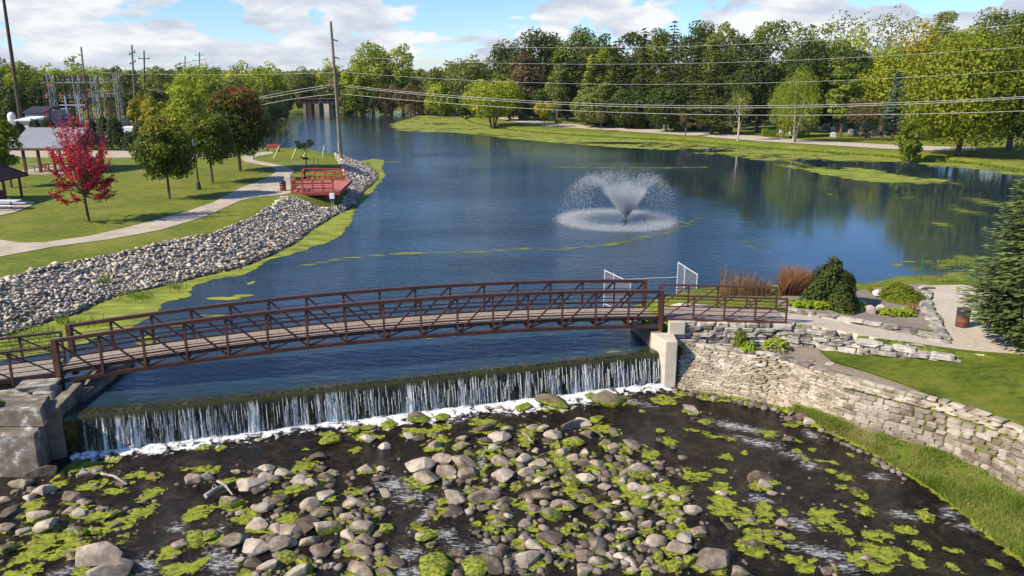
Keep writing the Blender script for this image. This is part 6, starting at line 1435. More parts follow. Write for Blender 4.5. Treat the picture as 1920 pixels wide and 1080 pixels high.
# ------------------------------------------------------------------ fountain
def fountain():
    q = P(1172, 414, 0); r = np.random.RandomState(6); e = empty('fountain', q, 'floating fountain throwing a wide V of white spray in the middle of the lake', 'fountain')
    MB().tube([q + Vector((0, 0, -.3)), q + Vector((0, 0, .06)), q + Vector((0, 0, .12))], [.30, .28, .10], 14).build('float', M_darkmetal, e)
    m, t, out = newmat('spray_droplets'); b = t.add('ShaderNodeBsdfPrincipled', ins={'Base Color': (.86, .88, .90, 1), 'Roughness': .35}); tl = t.add('ShaderNodeBsdfTranslucent', ins={'Color': (.86, .88, .9, 1)})
    mx = t.add('ShaderNodeMixShader', ins={0: .6}); t.l.new(b.outputs[0], mx.inputs[1]); t.l.new(tl.outputs[0], mx.inputs[2]); t.l.new(mx.outputs[0], out.inputs[0])
    def drops(pos, size, name):
        n = len(pos); D = np.array([[1, 0, 0], [-.5, .87, 0], [-.5, -.87, 0], [0, 0, 1.5]]) ; V = (pos[:, None, :] + D[None] * size[:, None, None]).reshape(-1, 3); i = np.arange(n) * 4
        F = np.concatenate([np.stack([i + a, i + b_, i + c], 1) for a, b_, c in ((0, 1, 3), (1, 2, 3), (2, 0, 3), (0, 2, 1))])
        o = link(name, np_mesh(name, V, F, m), e); o['kind'] = 'stuff'
    # ballistic sheet: rises as a hollow cone, falls as a dome; drifting with the wind
    n = 80000; a = r.uniform(0, 6.283, n); h = 3.65 * r.uniform(.9, 1.06, n); R = 4.9 * (1 + r.normal(size=n) * .07); f = r.rand(n)
    f = np.where(r.rand(n) < .55, f * .36, .28 + f * .72); z = h * np.interp(f, [0, .33, .43, .53, .66, .8, .9, .97, 1], [0, .68, .90, 1, .96, .76, .5, .2, 0]) ; rad = R * f
    sp = f ** 1.2 * .30; sp2 = np.where(f > .3, .16, .02); pos = np.stack([np.cos(a) * rad + r.normal(size=n) * sp - .75 * f ** 2, np.sin(a) * rad * 1.0 + r.normal(size=n) * sp, np.maximum(.05, z + .15 + r.normal(size=n) * sp2 * (.4 + f))], 1)
    lump = vnoise(a * 3 + 40, f * 4 + 2, 1.0, 3); keep = (r.rand(n) < np.where(f < .35, 1, .25 + .75 * (lump > .5)) * np.where(f > .6, .6, 1))
    drops(pos[keep], (.010 + .022 * r.rand(n) ** 4 + .005 * (f > .55))[keep], 'spray')
    # jets inside the cone
    n = 9000; a = r.uniform(0, 6.283, n); el = r.uniform(.0, 1, n) ** .8; z = 3.1 * r.rand(n) ** .9; rad = z * .60 * el; keep = r.rand(n) < (1.1 - z / 4)
    drops(np.stack([np.cos(a) * rad - .05 * z, np.sin(a) * rad, z + .12], 1)[keep], (.012 + .012 * r.rand(n))[keep], 'jet')
    # ring of splashes where the dome meets the lake
    n = 42000; a = r.uniform(0, 6.283, n); rad = 4.6 - np.abs(r.normal(size=n)) * .9 * (r.rand(n) < .6) + r.normal(size=n) * .45 + .35 * (vnoise(np.cos(a) * 3 + 9, np.sin(a) * 3 + 9, 1, 2) - .5); z = np.abs(r.normal(size=n)) * .17
    drops(np.stack([np.cos(a) * rad - .75, np.sin(a) * rad, z], 1), .007 + .022 * r.rand(n) ** 2, 'splash_ring')
    def rd(X, Y):
        rr = np.hypot(X - q.x + .75, Y - q.y); return .62 - np.abs(rr - 4.7) / 1.3
    o = dens_grid('ring_foam', M_ring, q.x - 8, q.x + 7, q.y - 7.5, q.y + 7.5, .15, .02, rd, -.5); o.parent = e; o.location = -Vector(q)
M_ring = mask_mat('ring_foam', foam_col, 4.0, 4.5, .75, .5, .6, .8, .04, opaque=.6, detail=7, nrough=.75)
fountain()

# ------------------------------------------------------------------ park furniture and buildings
def barrel(u, v, label, hpx=None, lid=True, z0=1.2, top=.33):
    q = G(u, v, z0); e = empty('trash_barrel', q, label, 'trash barrel'); H = .88; R = .29
    prof = [(0, R * .97), (.02, R), (.28, R), (.30, R * 1.035), (.32, R), (.58, R), (.60, R * 1.035), (.62, R), (H - .02, R), (H, R * .97)]
    MB().tube([q + Vector((0, 0, z)) for z, _ in prof], [r_ for _, r_ in prof], 24, False).build('drum', M_barrel, e, smooth=True)
    MB().tube([q + Vector((0, 0, z)) for z in (H - top, H - .08, H + .02, H + .03)], [R * 1.02, R * 1.05, R * 1.04, R * .9], 24, False).build('liner', M_black, e, smooth=True)
    MB().tube([q + Vector((0, 0, H - .25)), q + Vector((0, 0, H - .24))], [R * .98, R * .98], 20).build('bag', M_black, e)
barrel(1803, 613, 'rusty brown steel trash barrel with a black liner on the gravel by the spruce')
barrel(531, 358, 'brown trash barrel standing on the path beside the red wooden deck', z0=1.6, top=.2)
q = G(1727, 526, .2); o = MB().tube([q + Vector((0, 0, -.2)), PY(1731, 477, q.y)], .035, 8).build('green_stake', M_green); tag(o, 'thin leaning green metal stake at the waterline by the gravel beach', 'stake')
def platform():
    z = 1.75; fl, fr, br, bl = P(548, 361, z), P(637, 359, z), P(660, 337, z), P(572, 336, z)
    e = empty('viewing_deck', fl, 'red-stained wooden viewing deck with railings over the rip-rap', 'deck')
    n = 30
    for k in range(n):
        a, b = k / n, (k + .92) / n; A0, A1 = bl.lerp(br, a), bl.lerp(br, b); B0, B1 = fl.lerp(fr, a), fl.lerp(fr, b); d_ = Vector((0, 0, -.05))
        MB().hexa([B0 + d_, B1 + d_, A1 + d_, A0 + d_, B0, B1, A1, A0]).build('deck_board', M_reddeck, e)
    dz = Vector((0, 0, -.17))
    for a, b in ((fl, fr), (fr, br), (br, bl), (bl, fl)): MB().bar(a + dz, b + dz, .07, .27).build('rim_joist', M_redwood, e)
    for a, f0 in ((.12, .08), (.70, .10), (.95, .12), (.70, .8), (.12, .8)):
        p = fl.lerp(fr, a).lerp(bl.lerp(br, a), f0); MB().bar(p + Vector((0, 0, -.3)), Vector((p.x, p.y, -.6)), .17, .17).build('support_post', M_pole, e)
    def rail(a, b, npost, hh=1.1, cap=True):
        MB().bar(a + Vector((0, 0, hh)), b + Vector((0, 0, hh)), .20, .05).build('rail_cap', M_redwood, e)
        for zr in (.30, .72): MB().bar(a + Vector((0, 0, hh * zr)), b + Vector((0, 0, hh * zr)), .05, .15).build('rail', M_redwood, e)
        for k in range(npost):
            p = a.lerp(b, k / (npost - 1)); MB().bar(p + Vector((0, 0, -.3)), p + Vector((0, 0, hh - .03)), .14, .10, (0, 1, 0)).build('rail_post', M_redwood, e)
    fe = fl.lerp(fr, .86); rail(fl + Vector((0, .05, 0)), fe + Vector((0, .05, 0)), 5); be = bl.lerp(br, .86); rail(bl, be, 5)
    rail(fl + Vector((0, .1, 0)), fl.lerp(bl, .22), 2); rail(bl, bl.lerp(fl, .2), 2)
    # bench along the back rail
    s0, s1 = bl.lerp(br, .1), bl.lerp(br, .82); off = Vector((0, -.45, .45))
    for k in range(3): MB().bar(s0 + off + Vector((0, k * -.13, 0)), s1 + off + Vector((0, k * -.13, 0)), .11, .04).build('bench_slat', M_redwood, e)
    for k in range(4): p = s0.lerp(s1, k / 3) + Vector((0, -.55, 0)); MB().bar(p, p + Vector((0, 0, .43)), .1, .3, (0, 1, 0)).build('bench_leg', M_redwood, e)
    b2, b3 = fl + Vector((.5, 1.0, .45)), fl.lerp(fr, .8) + Vector((0, 1.0, .45))
    for k in range(3): MB().bar(b2 + Vector((0, k * .13, 0)), b3 + Vector((0, k * .13, 0)), .11, .04).build('bench_slat', M_redwood, e)
platform()
q = G(624, 389, .7); d = (q.y * cP + 11.8 * sP) / FPX; e = empty('electric_box', q, 'light grey electric box on two conduit legs in front of the red deck', 'electric box')
zt = ZA(363, q.y); MB().box((q.x, q.y, zt - .22), (.46, .22, .52)).build('cabinet', M_white, e, .02)
for s in (-.1, .1): MB().tube([(q.x + s, q.y, zt - .45), (q.x + s, q.y, q.z - .3)], .035, 8).build('conduit', M_galv, e)
MB().tube([(q.x + .1, q.y, q.z + .25), (q.x + .7, q.y - .8, q.z - .1), (q.x + 1.2, q.y - 1.3, q.z - .5)], .04, 8).build('pipe', M_galv, e)
o = MB().box(G(541, 349, 1.6) + Vector((0, 0, .5)), (.62, .5, 1.0)).build('utility_cabinet', M_siding, None, .02); tag(o, 'beige utility cabinet between the trash barrel and the red deck', 'cabinet')
# lamp post
q = G(373, 355, 1.6); e = empty('lamp_post', q, 'black park lamp post with lantern between the two green maples', 'lamp post'); zt = ZA(263, q.y); Hh = zt - q.z
MB().tube([q, q + Vector((0, 0, .12)), q + Vector((0, 0, .7)), q + Vector((0, 0, .8)), q + Vector((0, 0, Hh * .82))], [.24, .24, .16, .08, .05], 12).build('shaft', M_darkmetal, e)
MB().tube([q + Vector((0, 0, Hh * .82)), q + Vector((0, 0, Hh * .86)), q + Vector((0, 0, Hh * .96))], [.09, .15, .2], 6).build('lantern', M_galv, e)
MB().tube([q + Vector((0, 0, Hh * .96)), q + Vector((0, 0, Hh * 1.0)), q + Vector((0, 0, Hh * 1.04))], [.23, .12, .02], 6).build('cap', M_darkmetal, e)
# shore bench
q = G(512, 284, 1.6); e = empty('park_bench', q, 'red-brown park bench on the lakeshore beyond the maples', 'bench')
for k in range(3): MB().box(q + Vector((0, -.1 + k * .14, .46)), (2.0, .11, .04)).build('seat_slat', M_redwood, e)
for k in range(3): MB().box(q + Vector((0, .32 + k * .03, .62 + k * .16)), (2.0, .04, .12)).build('back_slat', M_redwood, e)
for s in (-.8, .8): MB().box(q + Vector((s, .1, .22)), (.07, .5, .46)).build('leg', M_darkmetal, e)
# barbecue grill
q = G(574, 311, 1.6); e = empty('barbecue_grill', q, 'small rusty barbecue grill on a post beside the sapling', 'grill')
MB().tube([q, q + Vector((0, 0, .75))], .05, 8).build('post', M_yellow, e); MB().box(q + Vector((0, 0, .88)), (.6, .42, .22)).build('firebox', M_barrel, e); MB().box(q + Vector((-.45, 0, 1.02)), (.5, .3, .08), .3).build('grate', M_brown, e)
o = MB().box(q + Vector((-.5, .5, .06)), (1.9, .9, .06)).build('ground_slab', M_gravepale); tag(o, 'small white concrete slab on the grass under the grill', 'slab')
for i, (u, v, dx) in enumerate([(597, 309, 1)]):
    a = G(589, 311, 1.6); MB_ = MB().tube([a, a + Vector((0, 0, 1.0))], .03, 6).tube([a + Vector((.5, 0, 0)), a + Vector((.5, 0, 1.0))], .03, 6).bar(a + Vector((0, 0, .1)), a + Vector((.5, 0, .1)), .03, .03)
    tag(MB_.build('sapling_stakes', M_pole), 'pair of thin wooden stakes guarding the sapling', 'stakes')

# shelters -----------------------------------------------------------------------
def shelter():
    Yf, Yr, Yb = 86.6, 90.6, 94.6; zg = hz(-50, 90); ze = ZA(279, Yf); zr = ZA(241, Yr); x0, x1 = XY(16, Yf, ze), XY(166, Yr, zr)
    e = empty('picnic_shelter', ((x0 + x1) / 2, Yr, zg), 'long open picnic shelter with a grey shingled gable roof behind the crimson tree', 'shelter')
    t = .12
    MB().hexa([(x0, Yf, ze), (x1, Yf, ze), (x1, Yr, zr), (x0, Yr, zr), (x0, Yf, ze + t), (x1, Yf, ze + t), (x1, Yr, zr + t), (x0, Yr, zr + t)]).build('roof', M_greyroof, e)
    MB().hexa([(x0, Yr, zr), (x1, Yr, zr), (x1, Yb, ze), (x0, Yb, ze), (x0, Yr, zr + t), (x1, Yr, zr + t), (x1, Yb, ze + t), (x0, Yb, ze + t)]).build('roof', M_greyroof, e)
    for y in (Yf + .03, Yb - .03): MB().bar((x0, y, ze - .08), (x1, y, ze - .08), .09, .22).build('fascia', M_brown, e)
    for x in (x0 + .05, x1 - .05): MB().hexa([(x - .05, Yf + .2, ze), (x + .05, Yf + .2, ze), (x + .05, Yb - .2, ze), (x - .05, Yb - .2, ze), (x - .05, Yr - .1, zr - .02), (x + .05, Yr - .1, zr - .02), (x + .05, Yr + .1, zr - .02), (x - .05, Yr + .1, zr - .02)]).build('gable', M_brown, e)
    for x in np.linspace(x0 + 1.2, x1 - .8, 4):
        for y in (Yf + .5, Yb - .5): MB().bar((x, y, zg - .1), (x, y, ze), .24, .24).build('post', M_brown, e)
    MB().box(((x0 + x1) / 2, Yr + .1, zg + .08), (x1 - x0 + .6, Yb - Yf + .4, .14)).build('floor_slab', M_conc, e)
    MB().bar((x0 + 1, Yb - .45, zg + 1.05), (x1 - 1, Yb - .45, zg + 1.05), .06, .06).build('railing', M_galv, e)
    def ptable(x, y, nm='grey picnic table under the long shelter, '):
        q = Vector((x, y, zg + .15)); t_ = empty('picnic_table', q, nm, 'picnic table', 'picnic tables under the shelter')
        MB().box(q + Vector((0, 0, .75)), (2.2, .75, .05)).build('table_top', M_galv, t_)
        for s in (-.7, .7): MB().box(q + Vector((0, s, .45)), (2.2, .26, .04)).build('bench_seat', M_galv, t_)
        for s in (-.8, .8): MB().box(q + Vector((s, 0, .37)), (.06, 1.4, .06)).build('frame', M_darkmetal, t_); MB().box(q + Vector((s, 0, .36)), (.06, .1, .72)).build('leg', M_darkmetal, t_)
    for i, (x, y) in enumerate([(x0 + 2.2, Yf + 1.8), (x0 + 5.2, Yf + 1.8), (x0 + 8.4, Yf + 1.8), (x0 + 5.2, Yf + 5.2)]):
        ptable(x, y, ['leftmost picnic table at the front of the shelter', 'middle picnic table at the front of the shelter, left of the crimson tree', 'right picnic table at the front of the shelter behind the crimson tree', 'picnic table in the back row of the shelter'][i])
shelter()
def gazebo():
    sx = [(-90, 372), (18, 374), (38, 376), (66, 380), (60, 386), (28, 399), (0, 405), (-90, 414)]
    over('concrete_slab', sx, 1.6, .05, M_conc, 1.5)
    p = G(12, 379, 1.6); ze = ZA(333, p.y); e = empty('gazebo', p, 'dark brown gazebo corner with slatted roof at the left edge', 'gazebo')
    xr = XY(19, p.y, ze); x0 = xr - 6; y0, y1 = p.y - 2.6, p.y + 2.6; zr = ze + 1.7; xc = x0 + 2
    for (a, b) in ((y0, p.y), (y1, p.y)):
        n = 9
        for k in range(n):
            f0, f1 = k / n, (k + .9) / n; ya, yb = a + (b - a) * f0, a + (b - a) * f1; za, zb = ze + 1.7 * f0 + .0, ze + 1.7 * f1; xa, xb = xr - 2.2 * f0, xr - 2.2 * f1
            MB().hexa([(x0, ya, za), (xa, ya, za), (xb, yb, zb), (x0, yb, zb), (x0, ya, za + .07), (xa, ya, za + .07), (xb, yb, zb + .07), (x0, yb, zb + .07)]).build('roof_board', M_brown, e)
    MB().hexa([(xr, y0, ze), (xr - .04, y0, ze), (xr - 2.24, p.y, zr), (xr - 2.2, p.y, zr), (xr, y1, ze), (xr - .04, y1, ze), (xr - 2.24, p.y + .05, zr), (xr - 2.2, p.y + .05, zr)]).build('roof_end', M_brown, e)
    MB().bar((x0, y0, ze - .08), (xr, y0, ze - .08), .08, .2).build('fascia', M_brown, e); MB().bar((xr, y0, ze - .08), (xr, y1, ze - .08), .08, .2).build('fascia', M_brown, e)
    for (x, y) in ((p.x, p.y), (p.x, y1 - .3), (p.x - 4, p.y)): MB().bar((x, y, p.z), (x, y, ze), .16, .16).build('post', M_brown, e)
    MB().box((p.x - 2, p.y, p.z + .55), (3.8, .12, 1.0)).build('half_wall', M_brown, e)
    q = G(20, 395, 1.6); t_ = empty('picnic_table', q, 'white picnic table on the shaded slab in front of the gazebo', 'picnic table')
    q = q + Vector((-1.2, 0, 0))
    MB().box(q + Vector((0, .5, .75)), (3.4, .75, .06)).build('table_top', M_white, t_)
    for s in (-.75, .75): MB().box(q + Vector((0, .5 + s, .44)), (3.5, .28, .05)).build('bench_seat', M_white, t_)
    for s in (-1, 1): MB().box(q + Vector((s, .5, .37)), (.08, 1.5, .07)).build('frame', M_darkmetal, t_); MB().box(q + Vector((s, .5, .36)), (.08, .1, .72)).build('leg', M_darkmetal, t_)
gazebo()
# clipped arborvitae behind the shelter
for u, w, vt, l in ((43, 24, 231, 'small rounded dark shrub left, in front of the white-roofed shed'), (74, 26, 225, 'rounded dark shrub right of the white-roofed shed'), (96, 30, 221, 'rounded dark shrub fourth from the right behind the shelter'), (148, 28, 223, 'dark rounded shrub mostly hidden by the crimson crown'), (199, 26, 221, 'tall egg-shaped dark shrub behind the right of the crimson crown'), (219, 34, 222, 'largest egg-shaped dark shrub left of the white tank'), (246, 36, 248, 'low dark rounded shrub between the tallest shrub and the white tank'), (269, 34, 229, 'rounded dark shrub right of the white tank'), (178, 22, 226, 'dark rounded shrub just right behind the crimson crown')):
    Y = 99; vb = 282; shrub(u, vb, w, vt, 'shrub', 'arborvitae_shrub', l, 'shrub', 2600, .13, 'clipped dark shrubs behind the shelter', .55, 1.6, jag=.08)
# buildings beyond
def shed(name, label, u0, u1, Y, v_eave, v_ridge, dep, wall, roof, gable=False, cat='shed'):
    x0, x1 = XY(u0, Y, 3), XY(u1, Y, 3); zg = hz((x0 + x1) / 2, Y); ze, zr = ZA(v_eave, Y), ZA(v_ridge, Y + dep / 2); e = empty(name, ((x0 + x1) / 2, Y, zg), label, cat)
    MB().hexa([(x0, Y, zg - .3), (x1, Y, zg - .3), (x1, Y + dep, zg - .3), (x0, Y + dep, zg - .3), (x0, Y, ze), (x1, Y, ze), (x1, Y + dep, ze), (x0, Y + dep, ze)]).build('wall', wall, e)
    o = .35
    if gable:
        for ya, yb in ((Y - o, Y + dep / 2), (Y + dep + o, Y + dep / 2)): MB().hexa([(x0 - o, ya, ze - .05), (x1 + o, ya, ze - .05), (x1 + o, yb, zr), (x0 - o, yb, zr), (x0 - o, ya, ze + .1), (x1 + o, ya, ze + .1), (x1 + o, yb, zr + .15), (x0 - o, yb, zr + .15)]).build('roof', roof, e)
        for x in (x0, x1 - .06): MB().hexa([(x, Y, ze - .02), (x + .06, Y, ze - .02), (x + .06, Y + dep, ze - .02), (x, Y + dep, ze - .02), (x, Y + dep / 2 - .05, zr), (x + .06, Y + dep / 2 - .05, zr), (x + .06, Y + dep / 2 + .05, zr), (x, Y + dep / 2 + .05, zr)]).build('gable', wall, e)
    else: MB().hexa([(x0 - o, Y - o, ze + .01), (x1 + o, Y - o, ze + .01), (x1 + o, Y + dep + o, zr), (x0 - o, Y + dep + o, zr), (x0 - o, Y - o, ze + .16), (x1 + o, Y - o, ze + .16), (x1 + o, Y + dep + o, zr + .15), (x0 - o, Y + dep + o, zr + .15)]).build('roof', roof, e)
    MB().box((x0 + (x1 - x0) * .72, Y - .02, zg + 1.05), (.95, .05, 2.1)).build('door', M_darkmetal, e)
    return e
shed('flat_roofed_shed', 'small pale shed with a flat white roof behind the clipped shrubs', 36, 60, 124, 227, 221, 4, M_siding, M_white)
shed('house', 'lilac-roofed pale house at the far left edge before the trees', -26, 8, 215, 195, 181, 9, M_siding, M_lilacroof, True, 'house')
shed('machinery_shed', 'open machinery shed with a black sloping roof left of the substation', 52, 86, 132, 212, 201, 6, M_bluegrey, M_darkmetal, True)
shed('grey_electrical_building', 'grey panelled control building at the foot of the substation', 88, 106, 134, 208, 206, 5, M_bluegrey, M_galv)
def tank():
    X = XY(27, 128, 3); z = hz(X, 128); e = empty('white_tank', (X, 128, z), 'round white tank standing left of the dark leaning pole', 'tank')
    MB().tube([(X, 128, z), (X, 128, ZA(216, 128)), (X, 128, ZA(212, 128)), (X, 128, ZA(210, 128))], [.6, .6, .4, .1], 14).build('shell', M_white, e)
    MB().box((X, 127, z + .4), (2.2, .4, .8)).build('plinth', M_conc, e)
tank()
def vehicle(u, Y, label, body, name='parked_car', L_=4.4):
    X = XY(u, Y, 2); z = hz(X, Y); e = empty(name, (X, Y, z), label, 'car'); mb = MB()
    pr = [(-.5, .35), (-.5, .78), (-.30, .95), (-.17, 1.42), (.2, 1.45), (.36, 1.0), (.5, .88), (.5, .35)]; v = []
    n = len(pr)
    for y in (-.85, .85):
        for a, h in pr: mb.v.append((X + a * L_, Y + y * (1 - .12 * (h > 1.2)), z + h))
    mb.f.append(tuple(range(n))); mb.f.append(tuple(reversed(range(n, 2 * n))))
    for i in range(n): j = (i + 1) % n; mb.f.append((i, i + n, j + n, j))
    mb.build('body', body, e, .05)
    MB().box((X + .02 * L_, Y - .86, z + 1.16), (.40 * L_, .03, .32)).build('window', M_glass, e)
    for a in (-.31, .31):
        for y in (-.8, .8): MB().tube([(X + a * L_, Y + y - .1, z + .33), (X + a * L_, Y + y + .1, z + .33)], .33, 12).build('wheel', M_black, e)
vehicle(28, 121, 'white parked car half hidden left of the flat-roofed shed', M_white)
# boat-like white tank and leaning grey panels at the right of the shrubs
o = MB().box((XY(247, 123, 3), 123, ZA(237, 123) / 2 + .8), (2.1, 2, ZA(237, 123) - 1.6)).build('white_container', M_white, None, .1); tag(o, 'low white box-shaped container between two clipped shrubs', 'container')
e = empty('leaning_panels', (XY(236, 126, 3), 126, hz(-56, 126)), 'weathered grey panels leaning together behind the clipped shrubs', 'panels')
for k, (a, b) in enumerate([(226, 236), (236, 246)]):
    x0, x1 = XY(a, 126, 3), XY(b, 126, 3); MB().hexa([(x0, 125, 1.4), (x1, 126, 1.4), (x1, 126.1, 1.4), (x0, 125.1, 1.4), (x0 + .6, 125.5, ZA(216, 126)), (x1 - .2, 126.5, ZA(228, 126)), (x1 - .2, 126.6, ZA(228, 126)), (x0 + .6, 125.6, ZA(216, 126))]).build('panel', M_galv, e)
over('far_track', [(-60, 211), (60, 211), (60, 216), (-60, 216)], 1.6, .1, M_gravel, 5)

# ------------------------------------------------------------------ substation, poles and wires
def substation():
    Y0, Y1 = 139, 147; z0 = 1.6; e = empty('substation', (XY(135, Y0, 3), Y0, z0), 'electrical substation of lattice steel frames and insulators behind the shelter', 'substation')
    cols = [92, 103, 126, 147, 166, 183]
    for Y in (Y0, Y1):
        for i, u in enumerate(cols):
            x = XY(u, Y0, 6); zt = ZA(140, Y0)
            w = .42
            mb = MB()
            for a, b in ((-1, -1), (1, -1), (1, 1), (-1, 1)): mb.bar((x + a * w, Y + b * w, z0), (x + a * w * .8, Y + b * w * .8, zt), .09, .09)
            for k in range(9):
                za, zb = z0 + (zt - z0) * k / 9, z0 + (zt - z0) * (k + 1) / 9
                mb.bar((x - w, Y - w, za), (x + w, Y - w, zb), .05, .05); mb.bar((x + w, Y - w, za), (x + w, Y + w, zb), .05, .05)
            if i in (0, 1, 4, 5) : mb.build('lattice_column', M_galv if i % 2 else M_darkpole, e)
            else: MB().bar((x, Y, z0), (x, Y, zt), .16, .16).build('column', M_darkpole, e)
        for v, w in ((155, .5), (183, .4)):
            z = ZA(v, Y0); xa, xb = XY(84 if v == 155 else 88, Y0, 6), XY(186, Y0, 6); mb = MB()
            for dz in (0, w): mb.bar((xa, Y, z + dz), (xb, Y, z + dz), .10, .10)
            for k in range(18):
                x = xa + (xb - xa) * k / 18; mb.bar((x, Y, z), (x + (xb - xa) / 18, Y, z + w), .05, .05)
            mb.build('beam', M_galv, e)
    for i, u in enumerate((88, 93, 97, 110, 118, 127, 137, 147, 157, 165, 170, 177)):
        x = XY(u, Y0, 8); z = ZA(152, Y0); MB().tube([(x, Y0, z), (x, Y0, z + .15), (x, Y0, z + .9)], [.12, .17, .13], 8).build('insulator', M_darkmetal, e)
    for i, u in enumerate((96, 104, 112, 121, 131, 141, 150, 158, 166, 175)):
        x = XY(u, Y0, 6); z = ZA(182, Y0); MB().tube([(x, Y0 - .4, z), (x, Y0 - .4, z + .8)], [.16, .12], 8).build('insulator', M_orange if i % 3 == 0 else M_darkmetal, e)
    for u, v in ((104, 158), (107, 160), (175, 168), (180, 172), (124, 190), (140, 191), (165, 187)):
        x = XY(u, Y0, 6); z = ZA(v, Y0); MB().bar((x - .4, Y0 - .6, z), (x + .4, Y0 - .6, z + .05), .12, .14).build('insulator', M_orange, e)
    for u in (129, 152): MB().bar((XY(u, 136, 4), 136, z0), (XY(u, 136, 4), 136, ZA(180, 136)), .22, .22).build('bus_support', M_bluegrey, e)
    MB().bar((XY(117, 136, 4), 136, ZA(197, 136)), (XY(165, 136, 4), 136, ZA(197, 136)), .2, .2).build('bus_bar', M_bluegrey, e)
    for u, w in ((97, 2.2), (118, 1.6), (140, 2.0), (168, 1.8)):
        x = XY(u, 135, 3); MB().box((x, 136.5, z0 + 1.5), (w, 1.8, 3.0)).build('transformer_tank', M_galv, e, .05)
        for k in range(6): MB().box((x - w / 2 + .2 + k * w / 6, 135.4, z0 + 1.5), (.08, .35, 2.2)).build('cooling_fin', M_bluegrey, e)
        for k in (-.4, 0, .4): MB().tube([(x + k, 136.5, z0 + 3), (x + k, 136.5, z0 + 3.8)], [.12, .06], 8).build('bushing', M_darkmetal, e)
substation()
def pole(ub, vb, ut, vt, Y, r0, mat, label, arms=(), name='utility_pole', group='utility poles beyond the park'):
    if Y is None: q = G(ub, vb, 1.6); Y = q.y
    else: q = PY(ub, vb, Y); x_ = q.x; q = Vector((x_, Y, hz(x_, Y)))
    top = PY(ut, vt, Y); e = empty(name, q, label, 'utility pole', group)
    MB().tube([q - Vector((0, 0, .3)), q.lerp(top, .5), top], [r0, r0 * .8, r0 * .6], 10).build('shaft', mat, e)
    for (f, half, tilt, m_) in arms:
        c = q.lerp(top, f); MB().bar(c - Vector((half, .2, half * tilt)), c + Vector((half, .2, half * tilt)), .12, .14).build('cross_arm', m_, e)
        for s in (-1, 1): p = c + Vector((s * half * .9, 0, s * half * tilt * .9)); MB().tube([p, p + Vector((0, 0, .35))], [.07, .05], 6).build('insulator', M_darkmetal, e)
    return q, top
pq, pt = pole(640, 299, 620, 40, None, .24, M_pole, 'tall brown wooden utility pole on the stony point carrying the lake wires', group=None)
PY0 = pq.y; mp = [o for o in COL.objects if o.name == 'utility_pole'][0]
for v, s in ((72, 1), (104, 1), (133, 1)):
    f = (299 - v) / 259; c = pq.lerp(pt, f); MB().bar(c, c + Vector((.75, -.3, -.25)), .13, .13).build('post_insulator', M_darkmetal, mp)
c = pq.lerp(pt, (299 - 160) / 259)
MB().bar(c + Vector((-1.5, 0, 0)), c + Vector((1.6, 0, 0)), .12, .14).build('cross_arm', M_darkpole, mp)
for k in (-1.4, -.7, .8, 1.5): MB().tube([c + Vector((k, 0, .05)), c + Vector((k, 0, .35))], .07, 6).build('insulator', M_darkmetal, mp)
c2 = pq.lerp(pt, (299 - 172) / 259); MB().tube([c2 + Vector((.35, -.3, -.4)), c2 + Vector((.35, -.3, .4))], .16, 8).build('switch', M_darkmetal, mp)
o = MB().box(G(637, 285, 1.6) * 0 + Vector((pq.x - .25, pq.y - .2, pq.z + 1.6)), (.1, .1, 1.2)).build('marker', M_white, mp)
PO = [(48, 285, 6, -6, 128, .36, M_darkpole, 'thick dark leaning pole at the far left reaching out of the picture', ()),
      (173, 285, 152, 88, 140, .22, M_pole, 'leaning pole rising through the substation', ((.55, .8, 0, M_galv), (.7, .6, 0, M_galv))),
      (228, 285, 219, 125, 125, .17, M_pole, 'short grey pole right of the substation with orange insulators', ((.97, .35, 0, M_darkmetal), (.72, .35, 0, M_orange), (.56, .35, 0, M_orange))),
      (203, 285, 195, 172, 126, .14, M_pole, 'shortest plain pole between the substation and the grey pole', ()),
      (259, 285, 247, 84, 130, .2, M_pole, 'tall pole with three side insulators left of the golden bush', ((.92, .45, .5, M_darkmetal), (.83, .45, .5, M_darkmetal), (.70, .5, 0, M_darkmetal))),
      (277, 285, 270, 95, 150, .2, M_darkpole, 'tall dark pole standing behind the golden bush', ((.91, 1.0, 0, M_darkmetal), (.58, .8, 0, M_darkmetal))),
      (351, 240, 347, 105, 270, .28, M_pole, 'left far pole with crossed arms above the treeline', ((.86, 1.7, .1, M_darkmetal),)),
      (378, 240, 374, 98, 260, .28, M_pole, 'right far pole with crossed arms above the treeline', ((.86, 2.2, .1, M_darkmetal), (.95, 1.4, 0, M_darkmetal)))]
for a in PO: pole(*a[:8], arms=a[8])
def wire(pts, label, Ya, Yb, r_=.028, ext=None, name='power_line', group='wires strung across the lake'):
    """a sagging wire through three seen points; its plan is a straight line from Ya to Yb"""
    (u0, v0), (um, vm), (u1, v1) = pts
    A_ = PY(u0, v0, Ya); B_ = PY(u1, v1, Yb)
    # where along the plan line is um seen?
    best = min(np.linspace(0, 1, 400), key=lambda t: abs(960 + FPX * (A_.x + (B_.x - A_.x) * t) / ((Ya + (Yb - Ya) * t) * cP + (CH - (A_.z + (B_.z - A_.z) * t)) * sP) - um))
    zm = ZA(vm, Ya + (Yb - Ya) * best); base = A_.z + (B_.z - A_.z) * best; k = (base - zm) / (best * (1 - best) + 1e-6)
    T1 = ext or 1.0; N = 60; mb = MB(); pp = []
    for i in range(N + 1):
        t = T1 * i / N; p = A_.lerp(B_, t); pp.append(Vector((p.x, p.y, p.z - k * t * (1 - t))))
    mb.tube(pp, r_, 5); o = mb.build(name, M_wire, None); return tag(o, label, 'power line', group)
